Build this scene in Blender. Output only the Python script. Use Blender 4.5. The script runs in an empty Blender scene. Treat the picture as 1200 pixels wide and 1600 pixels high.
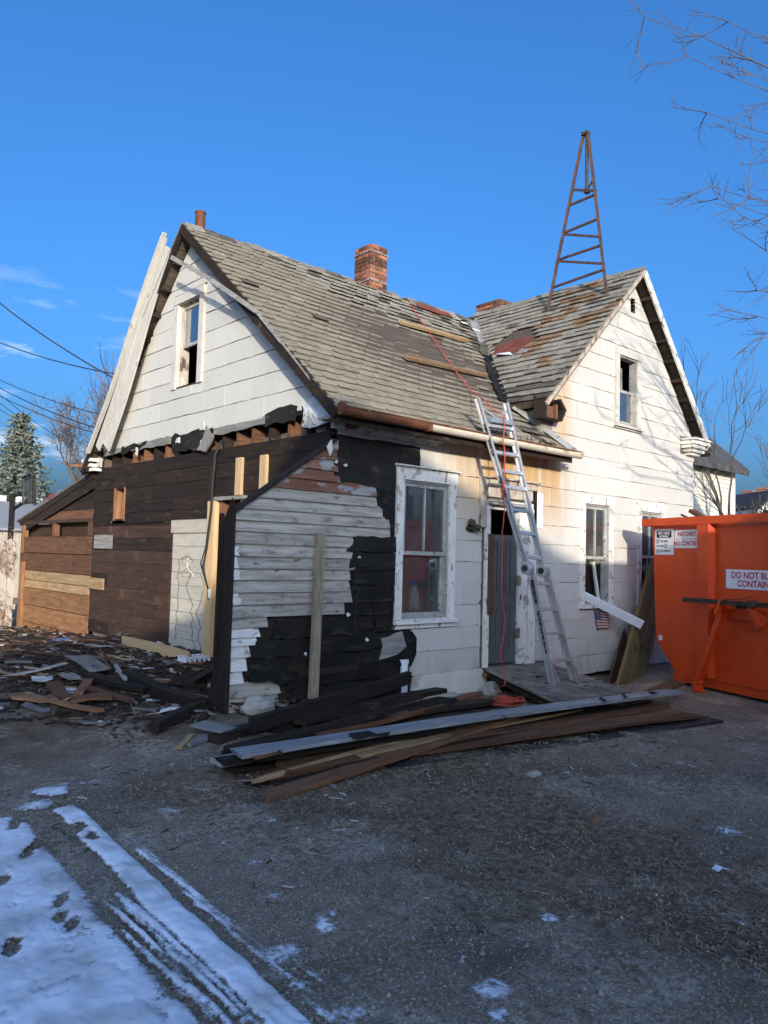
import bpy, bmesh, math, random
from math import sin, cos, tan, radians, pi, sqrt, hypot, atan2
from mathutils import Vector, Matrix, noise
random.seed(7)
SC = bpy.context.scene
COL = SC.collection
rnd = random.random
def U(a, b): return a + (b - a) * random.random()

# ---------------------------------------------------------------- camera
F_PX, CAM_PITCH, CAM_YAW, CAM_ROLL = 1204.507, radians(3.324), radians(42.233), radians(1.566)
CAM = Vector((-5.07, -6.433, 1.65))
_fw = Vector((sin(CAM_YAW) * cos(CAM_PITCH), cos(CAM_YAW) * cos(CAM_PITCH), sin(CAM_PITCH)))
_rt = Vector((cos(CAM_YAW), -sin(CAM_YAW), 0))
_up = _rt.cross(_fw)
_r = _rt * cos(CAM_ROLL) + _up * sin(CAM_ROLL)
_u = _up * cos(CAM_ROLL) - _rt * sin(CAM_ROLL)
cd = bpy.data.cameras.new("camera")
cam = bpy.data.objects.new("camera", cd)
COL.objects.link(cam)
cd.sensor_fit = 'VERTICAL'; cd.sensor_height = 32; cd.sensor_width = 24
cd.lens = F_PX / 1600 * 32
cd.clip_start = .05; cd.clip_end = 3000
cam.matrix_world = Matrix(((_r.x, _u.x, -_fw.x, CAM.x), (_r.y, _u.y, -_fw.y, CAM.y), (_r.z, _u.z, -_fw.z, CAM.z), (0, 0, 0, 1)))
SC.camera = cam
def ray(x, y): return _fw + _r * ((x - 600) / F_PX) - _u * ((y - 800) / F_PX)
def on(x, y, ax, v):                      # where a sight line meets the plane axis = v of the surveyed site
    d = ray(x, y); return CAM + d * ((v - CAM[ax]) / d[ax])
def onp(x, y, n, p):
    n = Vector(n); d = ray(x, y); return CAM + d * ((Vector(p) - CAM).dot(n) / d.dot(n))
def far(x, y, dist): return CAM + ray(x, y) * dist

# ---------------------------------------------------------------- light
SUN_DIR = Vector((-.555, -.832, 0)).normalized()
SUN_EL = radians(12.0)
to_sun = Vector((SUN_DIR.x * cos(SUN_EL), SUN_DIR.y * cos(SUN_EL), sin(SUN_EL)))
W = bpy.data.worlds.new("World"); SC.world = W; W.use_nodes = True
nt = W.node_tree; nt.nodes.clear()
wo = nt.nodes.new('ShaderNodeOutputWorld'); bg = nt.nodes.new('ShaderNodeBackground')
sky = nt.nodes.new('ShaderNodeTexSky'); sky.sky_type = 'NISHITA'; sky.sun_disc = False
sky.sun_elevation = SUN_EL; sky.sun_rotation = atan2(SUN_DIR.x, SUN_DIR.y)
sky.altitude = 500; sky.air_density = .95; sky.dust_density = 10; sky.ozone_density = 6.0
bg.inputs['Strength'].default_value = .15
# a thin wisp of cloud low in the sky
tc = nt.nodes.new('ShaderNodeTexCoord')
mp = nt.nodes.new('ShaderNodeMapping'); mp.inputs['Scale'].default_value = (5, 5, 22)
nz = nt.nodes.new('ShaderNodeTexNoise'); nz.inputs['Scale'].default_value = 1.6; nz.inputs['Detail'].default_value = 7; nz.inputs['Roughness'].default_value = .6
cr = nt.nodes.new('ShaderNodeValToRGB'); cr.color_ramp.elements[0].position = .52; cr.color_ramp.elements[1].position = .80
sp = nt.nodes.new('ShaderNodeSeparateXYZ')
lo = nt.nodes.new('ShaderNodeMapRange'); lo.inputs[1].default_value = .34; lo.inputs[2].default_value = .22
mu = nt.nodes.new('ShaderNodeMath'); mu.operation = 'MULTIPLY'
mu2 = nt.nodes.new('ShaderNodeMath'); mu2.operation = 'MULTIPLY'; mu2.inputs[1].default_value = .55
mx = nt.nodes.new('ShaderNodeMix'); mx.data_type = 'RGBA'; mx.inputs[7].default_value = (5.2, 5.3, 5.6, 1)
hs = nt.nodes.new('ShaderNodeHueSaturation'); hs.inputs['Saturation'].default_value = 1.08
L = nt.links.new
L(tc.outputs['Generated'], mp.inputs['Vector']); L(mp.outputs[0], nz.inputs['Vector']); L(nz.outputs['Fac'], cr.inputs[0])
L(tc.outputs['Generated'], sp.inputs[0]); L(sp.outputs['Z'], lo.inputs[0])
dt = nt.nodes.new('ShaderNodeVectorMath'); dt.operation = 'DOT_PRODUCT'; dt.inputs[1].default_value = (.35, .90, .25); L(tc.outputs['Generated'], dt.inputs[0])
mk = nt.nodes.new('ShaderNodeMapRange'); mk.interpolation_type = 'SMOOTHSTEP'; mk.inputs[1].default_value = .90; mk.inputs[2].default_value = .99; L(dt.outputs['Value'], mk.inputs[0])
mm_ = nt.nodes.new('ShaderNodeMath'); mm_.operation = 'MULTIPLY'; L(lo.outputs[0], mm_.inputs[0]); L(mk.outputs[0], mm_.inputs[1])
L(cr.outputs[0], mu.inputs[0]); L(mm_.outputs[0], mu.inputs[1]); L(mu.outputs[0], mu2.inputs[0])
L(sky.outputs[0], hs.inputs['Color']); L(mu2.outputs[0], mx.inputs[0]); L(hs.outputs[0], mx.inputs[6])
L(mx.outputs[2], bg.inputs['Color']); L(bg.outputs[0], wo.inputs['Surface'])
sl = bpy.data.lights.new("sun", 'SUN'); sl.energy = 2.0; sl.angle = radians(.55); sl.color = (1, .91, .78)
so = bpy.data.objects.new("sun", sl); COL.objects.link(so)
so.rotation_euler = to_sun.to_track_quat('Z', 'Y').to_euler(); so.location = (-10, -20, 20)
vs = SC.view_settings
vs.view_transform = 'Standard'; vs.look = 'None'; vs.gamma = 1; vs.use_curve_mapping = False
vs.exposure = 1.27
SC.cycles.max_bounces = 6
SC.cycles.transparent_max_bounces = 12

# ---------------------------------------------------------------- objects
def tag(o, label=None, cat=None, group=None, kind=None):
    if label: o['label'] = label
    if cat: o['category'] = cat
    if group: o['group'] = group
    if kind: o['kind'] = kind
    return o
def empty(name, loc=(0, 0, 0), label=None, cat=None, group=None, kind=None):
    o = bpy.data.objects.new(name, None); COL.objects.link(o); o.location = loc; o.empty_display_size = .2
    return tag(o, label, cat, group, kind)
WPOS = {}
def wpos(o):
    v = Vector(o.location)
    p = o.parent
    while p: v = v + Vector(p.location); p = p.parent
    return v
class MB:
    def __init__(s): s.v = []; s.f = []; s.mi = []; s.m = 0
    def add(s, vs, fs):
        b = len(s.v); s.v += [Vector(p) for p in vs]
        for f in fs: s.f.append(tuple(b + i for i in f)); s.mi.append(s.m)
        return s
    def box(s, lo, hi):
        x0, y0, z0 = lo; x1, y1, z1 = hi
        if x0 > x1: x0, x1 = x1, x0
        if y0 > y1: y0, y1 = y1, y0
        if z0 > z1: z0, z1 = z1, z0
        return s.add([(x0, y0, z0), (x1, y0, z0), (x1, y1, z0), (x0, y1, z0), (x0, y0, z1), (x1, y0, z1), (x1, y1, z1), (x0, y1, z1)],
                     [(0, 3, 2, 1), (4, 5, 6, 7), (0, 1, 5, 4), (1, 2, 6, 5), (2, 3, 7, 6), (3, 0, 4, 7)])
    def bar(s, a, b, w, h, up=(0, 0, 1), roll=0, w2=None, h2=None):
        a, b = Vector(a), Vector(b); d = (b - a).normalized(); upv = Vector(up)
        if abs(d.dot(upv)) > .98: upv = Vector((0, 1, 0))
        sx = d.cross(upv).normalized(); uz = sx.cross(d)
        if roll: q = Matrix.Rotation(roll, 3, d); sx = q @ sx; uz = q @ uz
        w2 = w if w2 is None else w2; h2 = h if h2 is None else h2
        P = [a + sx * i * w / 2 + uz * j * h / 2 for i, j in ((-1, -1), (1, -1), (1, 1), (-1, 1))] + \
            [b + sx * i * w2 / 2 + uz * j * h2 / 2 for i, j in ((-1, -1), (1, -1), (1, 1), (-1, 1))]
        return s.add(P, [(0, 3, 2, 1), (4, 5, 6, 7), (0, 1, 5, 4), (1, 2, 6, 5), (2, 3, 7, 6), (3, 0, 4, 7)][:2] + [(0, 1, 5, 4), (1, 2, 6, 5), (2, 3, 7, 6), (3, 0, 4, 7)])
    def tube(s, pts, rad, n=6, cap=True):
        pts = [Vector(p) for p in pts]
        R = rad if isinstance(rad, (list, tuple)) else [rad] * len(pts)
        b = len(s.v); prev = None
        for i, p in enumerate(pts):
            d = (pts[min(i + 1, len(pts) - 1)] - pts[max(i - 1, 0)])
            d = d.normalized() if d.length > 1e-9 else Vector((0, 0, 1))
            if prev is None: sx = d.cross(Vector((0, 0, 1)) if abs(d.z) < .9 else Vector((1, 0, 0))).normalized()
            else: sx = (prev - d * prev.dot(d)).normalized()
            prev = sx; sy = d.cross(sx)
            for k in range(n): s.v.append(p + (sx * cos(2 * pi * k / n) + sy * sin(2 * pi * k / n)) * R[i])
        for i in range(len(pts) - 1):
            for k in range(n):
                k2 = (k + 1) % n
                s.f.append((b + i * n + k, b + i * n + k2, b + (i + 1) * n + k2, b + (i + 1) * n + k)); s.mi.append(s.m)
        if cap:
            s.f.append(tuple(b + k for k in reversed(range(n)))); s.mi.append(s.m)
            e = b + (len(pts) - 1) * n
            s.f.append(tuple(e + k for k in range(n))); s.mi.append(s.m)
        return s
    def prism(s, pts, off):               # closed polygon pts, swept by the vector off
        n = len(pts); off = Vector(off); P = [Vector(p) for p in pts]
        return s.add(P + [p + off for p in P], [tuple(range(n)), tuple(reversed(range(n, 2 * n)))] + [(i, n + i, n + (i + 1) % n, (i + 1) % n) for i in range(n)])
    def loft(s, A, B):                    # two matching polygons
        n = len(A)
        return s.add(list(A) + list(B), [tuple(range(n)), tuple(reversed(range(n, 2 * n)))] + [(i, n + i, n + (i + 1) % n, (i + 1) % n) for i in range(n)])
    def make(s, name, m, parent=None, origin=None, smooth=False, center=False, fix=True):
        if center:
            lo = [min(v[i] for v in s.v) for i in range(3)]; hi = [max(v[i] for v in s.v) for i in range(3)]
            origin = Vector([(lo[i] + hi[i]) / 2 for i in range(3)])
        og = Vector(origin) if origin is not None else (wpos(parent) if parent else Vector((0, 0, 0)))
        me = bpy.data.meshes.new(name)
        me.from_pydata([tuple(v - og) for v in s.v], [], s.f)
        ms = m if isinstance(m, (list, tuple)) else [m]
        for q in ms: me.materials.append(q)
        if len(ms) > 1: me.polygons.foreach_set('material_index', s.mi)
        if fix:
            bm = bmesh.new(); bm.from_mesh(me); bmesh.ops.recalc_face_normals(bm, faces=bm.faces); bm.to_mesh(me); bm.free()
        if smooth: me.polygons.foreach_set('use_smooth', [True] * len(me.polygons))
        me.update()
        o = bpy.data.objects.new(name, me); COL.objects.link(o)
        if parent: o.parent = parent; o.location = og - wpos(parent)
        else: o.location = og
        return o

# ---------------------------------------------------------------- materials
def mat(name, c1, c2, scale=3., stretch=(1, 1, 1), rough=.85, metal=0., bump=.3, bscale=None, bstretch=None, var=.25, c3=None, t3=.62, s3=2., st3=None, soft3=.08,
        c4=None, t4=.66, s4=6., st4=None, world=False, detail=6, spec=.3, lo=.35, hi=.65, dist=.01):
    m = bpy.data.materials.new(name); m.use_nodes = True; n = m.node_tree; n.nodes.clear()
    N = lambda t: n.nodes.new(t); K = n.links.new
    out = N('ShaderNodeOutputMaterial'); b = N('ShaderNodeBsdfPrincipled'); K(b.outputs[0], out.inputs[0])
    b.inputs['Roughness'].default_value = rough; b.inputs['Metallic'].default_value = metal
    b.inputs['Specular IOR Level'].default_value = spec
    oi = N('ShaderNodeObjectInfo')
    if world: co = N('ShaderNodeNewGeometry').outputs['Position']
    else:
        t = N('ShaderNodeTexCoord'); add = N('ShaderNodeVectorMath'); add.operation = 'MULTIPLY_ADD'
        cb = N('ShaderNodeCombineXYZ')
        for i in range(3): K(oi.outputs['Random'], cb.inputs[i])
        K(cb.outputs[0], add.inputs[0]); add.inputs[1].default_value = (37, 61, 53); K(t.outputs['Object'], add.inputs[2]); co = add.outputs[0]
    def tex(sc, st, det=detail, ro=.6):
        q = N('ShaderNodeMapping'); q.inputs['Scale'].default_value = st; K(co, q.inputs['Vector'])
        z = N('ShaderNodeTexNoise'); z.inputs['Scale'].default_value = sc; z.inputs['Detail'].default_value = det; z.inputs['Roughness'].default_value = ro
        K(q.outputs[0], z.inputs['Vector']); return z.outputs['Fac']
    def mr(v, a, bb):
        q = N('ShaderNodeMapRange'); q.inputs[1].default_value = a; q.inputs[2].default_value = bb; K(v, q.inputs[0]); return q.outputs[0]
    def mix(f, a, bb):
        q = N('ShaderNodeMix'); q.data_type = 'RGBA'; K(f, q.inputs[0])
        for i, z in ((6, a), (7, bb)):
            if isinstance(z, tuple): q.inputs[i].default_value = (*z[:3], 1)
            else: K(z, q.inputs[i])
        return q.outputs[2]
    f1 = tex(scale, stretch); col = mix(mr(f1, lo, hi), c1, c2)
    if c3: col = mix(mr(tex(s3, st3 or stretch), t3, t3 + soft3), col, c3)
    if c4: col = mix(mr(tex(s4, st4 or stretch), t4, t4 + soft3), col, c4)
    if var:
        h = N('ShaderNodeHueSaturation'); q = mr(oi.outputs['Random'], 0, 1)
        mm = n.nodes[-1]; mm.inputs[3].default_value = 1 - var; mm.inputs[4].default_value = 1 + var
        K(q, h.inputs['Value']); K(col, h.inputs['Color']); col = h.outputs['Color']
    K(col, b.inputs['Base Color'])
    if bump:
        bp = N('ShaderNodeBump'); bp.inputs['Strength'].default_value = bump; bp.inputs['Distance'].default_value = dist
        K(tex(bscale or scale * 6, bstretch or stretch, 4), bp.inputs['Height']); K(bp.outputs[0], b.inputs['Normal'])
    m['_'] = 1
    return m
def wood(name, c1, c2, ax='x', **k):
    st = {'x': (1, 14, 14), 'y': (14, 1, 14), 'z': (14, 14, 1)}[ax]
    k.setdefault('scale', 2.2); k.setdefault('bump', .5); k.setdefault('bscale', 9); k.setdefault('st3', tuple(max(1, q / 5) for q in st)); k.setdefault('st4', tuple(max(1, q / 4) for q in st))
    return mat(name, c1, c2, stretch=st, **k)
M = {}
# white painted shingle siding: worn vertical graining, grime, paint loss, rust water under the gutter
def siding(name, tint=1.0):
    m = mat(name, (.74 * tint, .70 * tint, .62 * tint), (.82 * tint, .79 * tint, .72 * tint), scale=6, stretch=(9, 9, .8), rough=.7, bump=.35, bscale=16, bstretch=(9, 9, .5), var=.05,
            c3=(.52, .47, .39), t3=.60, s3=3.2, st3=(2, 2, .8), soft3=.22, c4=(.30, .28, .25), t4=.70, s4=22, st4=(2.5, 2.5, .5), lo=.3, hi=.7)
    n = m.node_tree; N = n.nodes.new; K = n.links.new
    b = [q for q in n.nodes if q.type == 'BSDF_PRINCIPLED'][0]; src = b.inputs['Base Color'].links[0].from_socket
    g = N('ShaderNodeNewGeometry'); s = N('ShaderNodeSeparateXYZ'); K(g.outputs['Position'], s.inputs[0])
    def rg(v, a, bb):
        q = N('ShaderNodeMapRange'); q.interpolation_type = 'SMOOTHSTEP'; q.inputs[1].default_value = a; q.inputs[2].default_value = bb; K(v, q.inputs[0]); return q.outputs[0]
    def mul(a, bb):
        q = N('ShaderNodeMath'); q.operation = 'MULTIPLY'; K(a, q.inputs[0])
        if isinstance(bb, float): q.inputs[1].default_value = bb
        else: K(bb, q.inputs[1])
        return q.outputs[0]
    z = N('ShaderNodeTexNoise'); z.inputs['Scale'].default_value = 2.2; z.inputs['Detail'].default_value = 5
    mp_ = N('ShaderNodeMapping'); mp_.inputs['Scale'].default_value = (2.2, 1, .35); K(g.outputs['Position'], mp_.inputs[0]); K(mp_.outputs[0], z.inputs['Vector'])
    st = mul(mul(mul(rg(s.outputs['X'], 1.2, 2.6), rg(s.outputs['X'], 4.6, 3.9)), mul(rg(s.outputs['Z'], 1.7, 2.85), rg(s.outputs['Y'], .2, .1))), rg(z.outputs['Fac'], .28, .56))
    x = N('ShaderNodeMix'); x.data_type = 'RGBA'; K(mul(st, .95), x.inputs[0]); K(src, x.inputs[6]); x.inputs[7].default_value = (.50, .30, .12, 1)
    # grime splashed up from the ground
    gr = mul(mul(rg(s.outputs['Z'], .62, .12), rg(z.outputs['Fac'], .30, .60)), .55)
    y = N('ShaderNodeMix'); y.data_type = 'RGBA'; K(gr, y.inputs[0]); K(x.outputs[2], y.inputs[6]); y.inputs[7].default_value = (.33, .30, .25, 1)
    K(y.outputs[2], b.inputs['Base Color'])
    return m
M['siding'] = siding('white_siding_paint', .73)
M['trim'] = mat('peeling_white_trim', (.70, .67, .60), (.80, .77, .70), scale=5, bump=.5, bscale=45, var=.06, c3=(.20, .165, .13), t3=.615, s3=16, st3=(1, 1, .35), soft3=.03, c4=(.42, .38, .32), t4=.58, s4=7, rough=.75)
M['sash'] = mat('grey_worn_sash', (.30, .29, .265), (.44, .425, .39), scale=6, bump=.4, bscale=40, var=.06, c3=(.16, .13, .11), t3=.58, s3=12, c4=(.56, .54, .50), t4=.60, s4=8)
M['rake'] = mat('weathered_rake_paint', (.50, .46, .40), (.60, .56, .49), scale=4, stretch=(1, 2, 1), bump=.25, bscale=14, var=.04, c3=(.34, .29, .23), t3=.62, s3=4, soft3=.1)
M['trim_worn'] = mat('bare_worn_trim', (.34, .27, .21), (.50, .43, .35), scale=7, stretch=(1, 1, .5), bump=.6, bscale=40, var=.1, c3=(.10, .07, .055), t3=.55, s3=9, c4=(.70, .67, .60), t4=.60, s4=6, rough=.85)
M['stucco'] = mat('limed_foundation', (.58, .55, .48), (.70, .67, .60), scale=3, bump=.6, bscale=30, var=0, c3=(.36, .33, .27), t3=.58, s3=2.5, soft3=.15, world=True)
for a in 'xyz':
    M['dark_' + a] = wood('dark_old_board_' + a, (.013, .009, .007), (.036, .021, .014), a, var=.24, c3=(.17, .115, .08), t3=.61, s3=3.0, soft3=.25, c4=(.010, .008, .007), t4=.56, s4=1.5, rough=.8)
    M['rust_' + a] = wood('red_brown_board_' + a, (.105, .046, .024), (.20, .095, .048), a, var=.25, c3=(.035, .02, .014), t3=.60, s3=3, soft3=.18, rough=.75)
    M['new_' + a] = wood('new_lumber_' + a, (.52, .34, .165), (.66, .46, .25), a, var=.12, c3=(.33, .18, .08), t3=.66, s3=4, soft3=.1, rough=.6, bump=.2)
    M['grey_' + a] = wood('weathered_grey_wood_' + a, (.19, .175, .155), (.34, .325, .295), a, var=.2, c3=(.10, .085, .07), t3=.60, s3=4, soft3=.15, rough=.9)
    M['orange_' + a] = wood('orange_brown_board_' + a, (.20, .090, .038), (.34, .175, .082), a, var=.2, c3=(.08, .034, .018), t3=.56, s3=2.0, soft3=.25, c4=(.38, .23, .12), t4=.64, s4=3, rough=.7)
    M['tan_' + a] = wood('tan_scuffed_board_' + a, (.30, .185, .085), (.45, .31, .17), a, var=.1, c3=(.17, .085, .04), t3=.54, s3=4, soft3=.25, rough=.75)
M['clap'] = mat('weathered_clapboard', (.29, .255, .21), (.48, .435, .37), scale=2.4, stretch=(1, 10, 10), bump=.6, bscale=9, var=.14, c3=(.15, .14, .13), t3=.57, s3=3.5, st3=(1, 1, 3), soft3=.12, c4=(.13, .095, .07), t4=.60, s4=7, st4=(1, 1, 2.2))
M['walnut'] = wood('brown_stained_boards', (.040, .021, .014), (.078, .043, .027), 'y', var=.07, c3=(.19, .12, .08), t3=.57, s3=2.2, soft3=.28, st3=(1, .8, 1), c4=(.026, .016, .012), t4=.56, s4=1.6, st4=(1, 1, 1))
M['clap_red'] = mat('clapboard_with_red_primer', (.15, .062, .036), (.24, .12, .08), scale=2.4, stretch=(1, 8, 8), bump=.6, bscale=9, var=.14, c3=(.30, .30, .30), t3=.52, s3=3., st3=(1, 1, 3), soft3=.06)
M['clap_white'] = mat('clapboard_old_white_paint', (.66, .63, .58), (.78, .75, .70), scale=3, stretch=(1, 8, 8), bump=.6, bscale=12, var=.08, c3=(.25, .25, .25), t3=.60, s3=8, st3=(1, 1, 2), soft3=.04)
M['tar'] = mat('black_tar_paper', (.012, .011, .010), (.024, .021, .019), scale=3, bump=.8, bscale=5, var=.25, c3=(.075, .068, .06), t3=.58, s3=4, st3=(1, 1, 3.5), soft3=.18, rough=.8, spec=.2, dist=.02)  # paler patches stand in for highlights on the folds
M['black'] = mat('dark_void', (.006, .005, .005), (.012, .010, .009), bump=0, var=0)  # near black standing in for the unlit dark of holes and gaps
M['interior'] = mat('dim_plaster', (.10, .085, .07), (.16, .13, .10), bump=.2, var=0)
M['shingle'] = mat('brown_grey_roof_shingle', (.245, .208, .150), (.330, .285, .212), scale=7, bump=.9, bscale=90, var=.10, c3=(.165, .138, .10), t3=.55, s3=5, soft3=.22, c4=(.38, .34, .27), t4=.68, s4=16, rough=.95, spec=.1)
M['shingle_grey'] = mat('grey_roof_shingle', (.215, .195, .155), (.31, .285, .235), scale=7, bump=.9, bscale=90, var=.16, c3=(.11, .097, .08), t3=.58, s3=6, soft3=.2, c4=(.34, .32, .28), t4=.66, s4=14, rough=.95, spec=.1)
M['shingle_rust'] = mat('rust_stained_shingle', (.22, .125, .068), (.30, .20, .12), scale=7, bump=.9, bscale=90, var=.2, c3=(.12, .1, .08), t3=.6, s3=5, soft3=.2, rough=.95, spec=.1)
M['shingle_dark'] = mat('dark_bare_shingle', (.085, .073, .060), (.16, .14, .115), scale=7, bump=.9, bscale=60, var=.3, rough=.95, spec=.1)
M['red_patch'] = mat('red_roll_roofing', (.13, .035, .022), (.20, .06, .04), scale=8, bump=.5, bscale=60, var=.1, rough=.95)
M['deck'] = wood('roof_deck_wood', (.055, .040, .030), (.13, .10, .075), 'x', var=.1)
M['flash'] = mat('grey_flashing', (.30, .29, .27), (.42, .41, .39), scale=6, bump=.4, bscale=20, rough=.5, metal=.3, var=.05, c3=(.16, .13, .1), t3=.6, s3=5)
M['gutter'] = mat('rust_streaked_cream_gutter', (.58, .50, .38), (.70, .63, .50), scale=3, stretch=(1, 2, 2), rough=.55, bump=.2, bscale=30, var=0, c3=(.34, .15, .06), t3=.56, s3=4, st3=(1.2, 3, 3), soft3=.12, c4=(.15, .06, .03), t4=.63, s4=8)
M['gutter_rust'] = mat('rusted_gutter', (.10, .038, .020), (.22, .085, .038), scale=6, rough=.75, bump=.4, bscale=40, var=.1, c3=(.38, .30, .22), t3=.66, s3=5)
M['rust'] = mat('rusty_steel', (.060, .036, .030), (.12, .062, .045), scale=8, rough=.75, bump=.4, bscale=60, metal=.2, var=.1)
M['brick'] = mat('weathered_red_brick', (.20, .070, .040), (.36, .16, .095), scale=5, bump=.8, bscale=40, var=.4, c3=(.055, .042, .035), t3=.56, s3=4, soft3=.2, c4=(.45, .36, .27), t4=.68, s4=9, rough=.95, spec=.15)
M['brick_dark'] = mat('sooty_brick', (.075, .035, .025), (.16, .075, .05), scale=5, bump=.8, bscale=40, var=.3, rough=.95, spec=.15)
M['mortar'] = mat('old_mortar', (.20, .18, .15), (.32, .29, .25), scale=10, bump=.6, bscale=50, var=0)
M['alu'] = mat('scuffed_aluminium', (.50, .50, .49), (.66, .655, .64), scale=6, stretch=(3, 3, .6), metal=.55, rough=.36, bump=.08, bscale=50, var=.06, c3=(.30, .28, .26), t3=.6, s3=12)
M['knob'] = mat('black_plastic', (.02, .02, .02), (.05, .05, .05), rough=.5, bump=.1)
M['sticker'] = mat('ladder_warning_label', (.03, .03, .03), (.30, .30, .28), scale=26, stretch=(1, 1, 2), bump=0, lo=.52, hi=.58)
M['rope'] = mat('red_rope', (.42, .035, .025), (.62, .12, .08), scale=60, bump=.8, bscale=150, var=.1)
M['door_grey'] = mat('grey_door_paint', (.085, .090, .088), (.115, .12, .118), scale=4, bump=.05, rough=.5, var=0, c3=(.17, .10, .06), t3=.68, s3=3, st3=(2, 2, .6))
M['door_red'] = mat('red_brown_door', (.13, .022, .014), (.20, .04, .025), scale=4, rough=.45, var=0, bump=.1)
M['door_olive'] = mat('dirty_olive_door', (.155, .105, .035), (.22, .155, .055), scale=3, stretch=(2, 2, .5), rough=.55, var=0, bump=.3, bscale=30, c3=(.07, .045, .02), t3=.58, s3=3, soft3=.2, c4=(.28, .21, .09), t4=.66, s4=5)
M['brass'] = mat('dull_hinge', (.25, .22, .16), (.4, .36, .28), metal=.7, rough=.5, bump=0)
M['vinyl'] = mat('white_vinyl', (.70, .72, .74), (.78, .80, .82), rough=.4, bump=.05, var=0, c3=(.5, .5, .5), t3=.62, s3=6)
M['ply'] = mat('dirty_plywood', (.13, .11, .088), (.29, .255, .21), scale=4, bump=.9, bscale=30, var=0, c3=(.06, .05, .04), t3=.56, s3=2.6, soft3=.22, c4=(.48, .45, .40), t4=.68, s4=14, rough=.95, world=True)
M['oranges'] = mat('orange_container_paint', (.64, .058, .005), (.72, .076, .007), scale=2, rough=.48, bump=.55, bscale=2.2, dist=.05, var=.03, c3=(.42, .05, .008), t3=.55, s3=2.0, soft3=.3, c4=(.20, .055, .02), t4=.60, s4=9, st4=(2, 2, .22), spec=.5)
M['sign'] = mat('white_sign', (.74, .75, .78), (.80, .81, .84), rough=.4, bump=0, var=0, c3=(.62, .6, .58), t3=.66, s3=5)
M['sign_red'] = mat('sign_red', (.45, .02, .03), (.5, .03, .04), rough=.5, bump=0, var=0)
M['sign_black'] = mat('sign_black', (.015, .015, .015), (.02, .02, .02), rough=.5, bump=0, var=0)
M['grime'] = mat('greasy_steel', (.05, .04, .032), (.11, .085, .065), scale=9, rough=.6, metal=.3, bump=.3, bscale=40)
M['bark'] = mat('bark', (.10, .08, .065), (.19, .16, .135), scale=8, stretch=(2, 2, .4), bump=.6, bscale=30, var=.1)
M['twig'] = mat('twig_bark', (.075, .06, .05), (.13, .10, .085), scale=5, bump=0, var=.12)
M['twig_far'] = mat('far_twigs', (.10, .075, .06), (.165, .125, .10), scale=5, bump=0, var=.1)
M['needle'] = mat('blue_spruce_needles', (.07, .09, .075), (.20, .225, .18), scale=5, bump=0, var=0, rough=.8, lo=.3, hi=.7)
M['cone'] = mat('spruce_cones', (.17, .09, .045), (.25, .15, .08), scale=5, bump=0, var=0)
M['fence'] = mat('weathered_pale_fence', (.36, .31, .25), (.52, .47, .39), scale=4, stretch=(6, 6, .5), bump=.4, bscale=20, var=.14, c3=(.22, .17, .12), t3=.58, s3=4, soft3=.2)
M['dry'] = mat('dry_vines', (.20, .105, .065), (.34, .22, .15), scale=8, bump=0, var=0)
M['yellow_sid'] = mat('cream_clapboard', (.58, .56, .48), (.66, .64, .55), scale=4, bump=.1, var=0)
M['dark_roof'] = mat('dark_grey_shingles', (.045, .045, .05), (.09, .088, .092), scale=9, bump=.6, bscale=40, var=.15, rough=.95)
M['grey_roof'] = mat('pale_grey_roof', (.22, .23, .24), (.30, .31, .32), scale=6, bump=.5, bscale=40, var=.1, rough=.95)
M['far_brick'] = mat('far_brick', (.22, .10, .075), (.32, .16, .12), scale=20, bump=.2, var=.1)
M['white_wall'] = mat('white_paint', (.72, .71, .68), (.78, .77, .74), scale=4, bump=.1, var=0)
M['red_thing'] = mat('faded_red_roof', (.50, .12, .08), (.58, .18, .13), scale=4, bump=.2, var=0)
M['grey_house'] = mat('grey_neighbour_siding', (.66, .63, .58), (.72, .69, .64), scale=4, bump=.1, var=0)  # kept pale so the unseen shade casters bounce sky light
M['concrete'] = mat('broken_concrete', (.30, .28, .24), (.44, .42, .37), scale=6, bump=.8, bscale=40, var=.15)
M['terracotta'] = mat('terracotta_block', (.30, .12, .07), (.38, .18, .11), scale=6, bump=.4, bscale=40)
M['cloth_blue'] = mat('blue_rag', (.05, .07, .16), (.10, .13, .25), scale=6, bump=.5, bscale=20)
M['flag_red'] = mat('flag_red', (.22, .05, .05), (.28, .07, .07), bump=0, var=0)
M['flag_white'] = mat('flag_white', (.55, .50, .44), (.62, .58, .52), bump=0, var=0)
M['flag_blue'] = mat('flag_blue', (.04, .05, .13), (.06, .07, .17), bump=0, var=0)
M['wire'] = mat('black_cable', (.015, .015, .016), (.03, .03, .03), bump=0, rough=.6)
M['litter'] = mat('pale_litter', (.34, .33, .31), (.62, .61, .58), scale=.7, bump=.3, bscale=20, var=0, world=True, lo=.45, hi=.55)
M['zinc'] = mat('grey_painted_board', (.20, .205, .21), (.30, .305, .31), scale=3, stretch=(1, 6, 6), bump=.3, bscale=20, var=0, rough=.55, c3=(.10, .09, .085), t3=.64, s3=5, st3=(1, 2, 2), soft3=.05, c4=(.40, .41, .42), t4=.60, s4=3)
M['tarboard'] = mat('tarred_plank', (.018, .018, .019), (.040, .039, .040), scale=3, stretch=(1, 6, 6), bump=.5, bscale=12, var=0, rough=.6, c3=(.07, .05, .04), t3=.66, s3=4)
M['post'] = wood('weathered_tan_post', (.20, .155, .10), (.34, .275, .19), 'z', var=0, c3=(.11, .085, .06), t3=.6, s3=4, soft3=.2)
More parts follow.
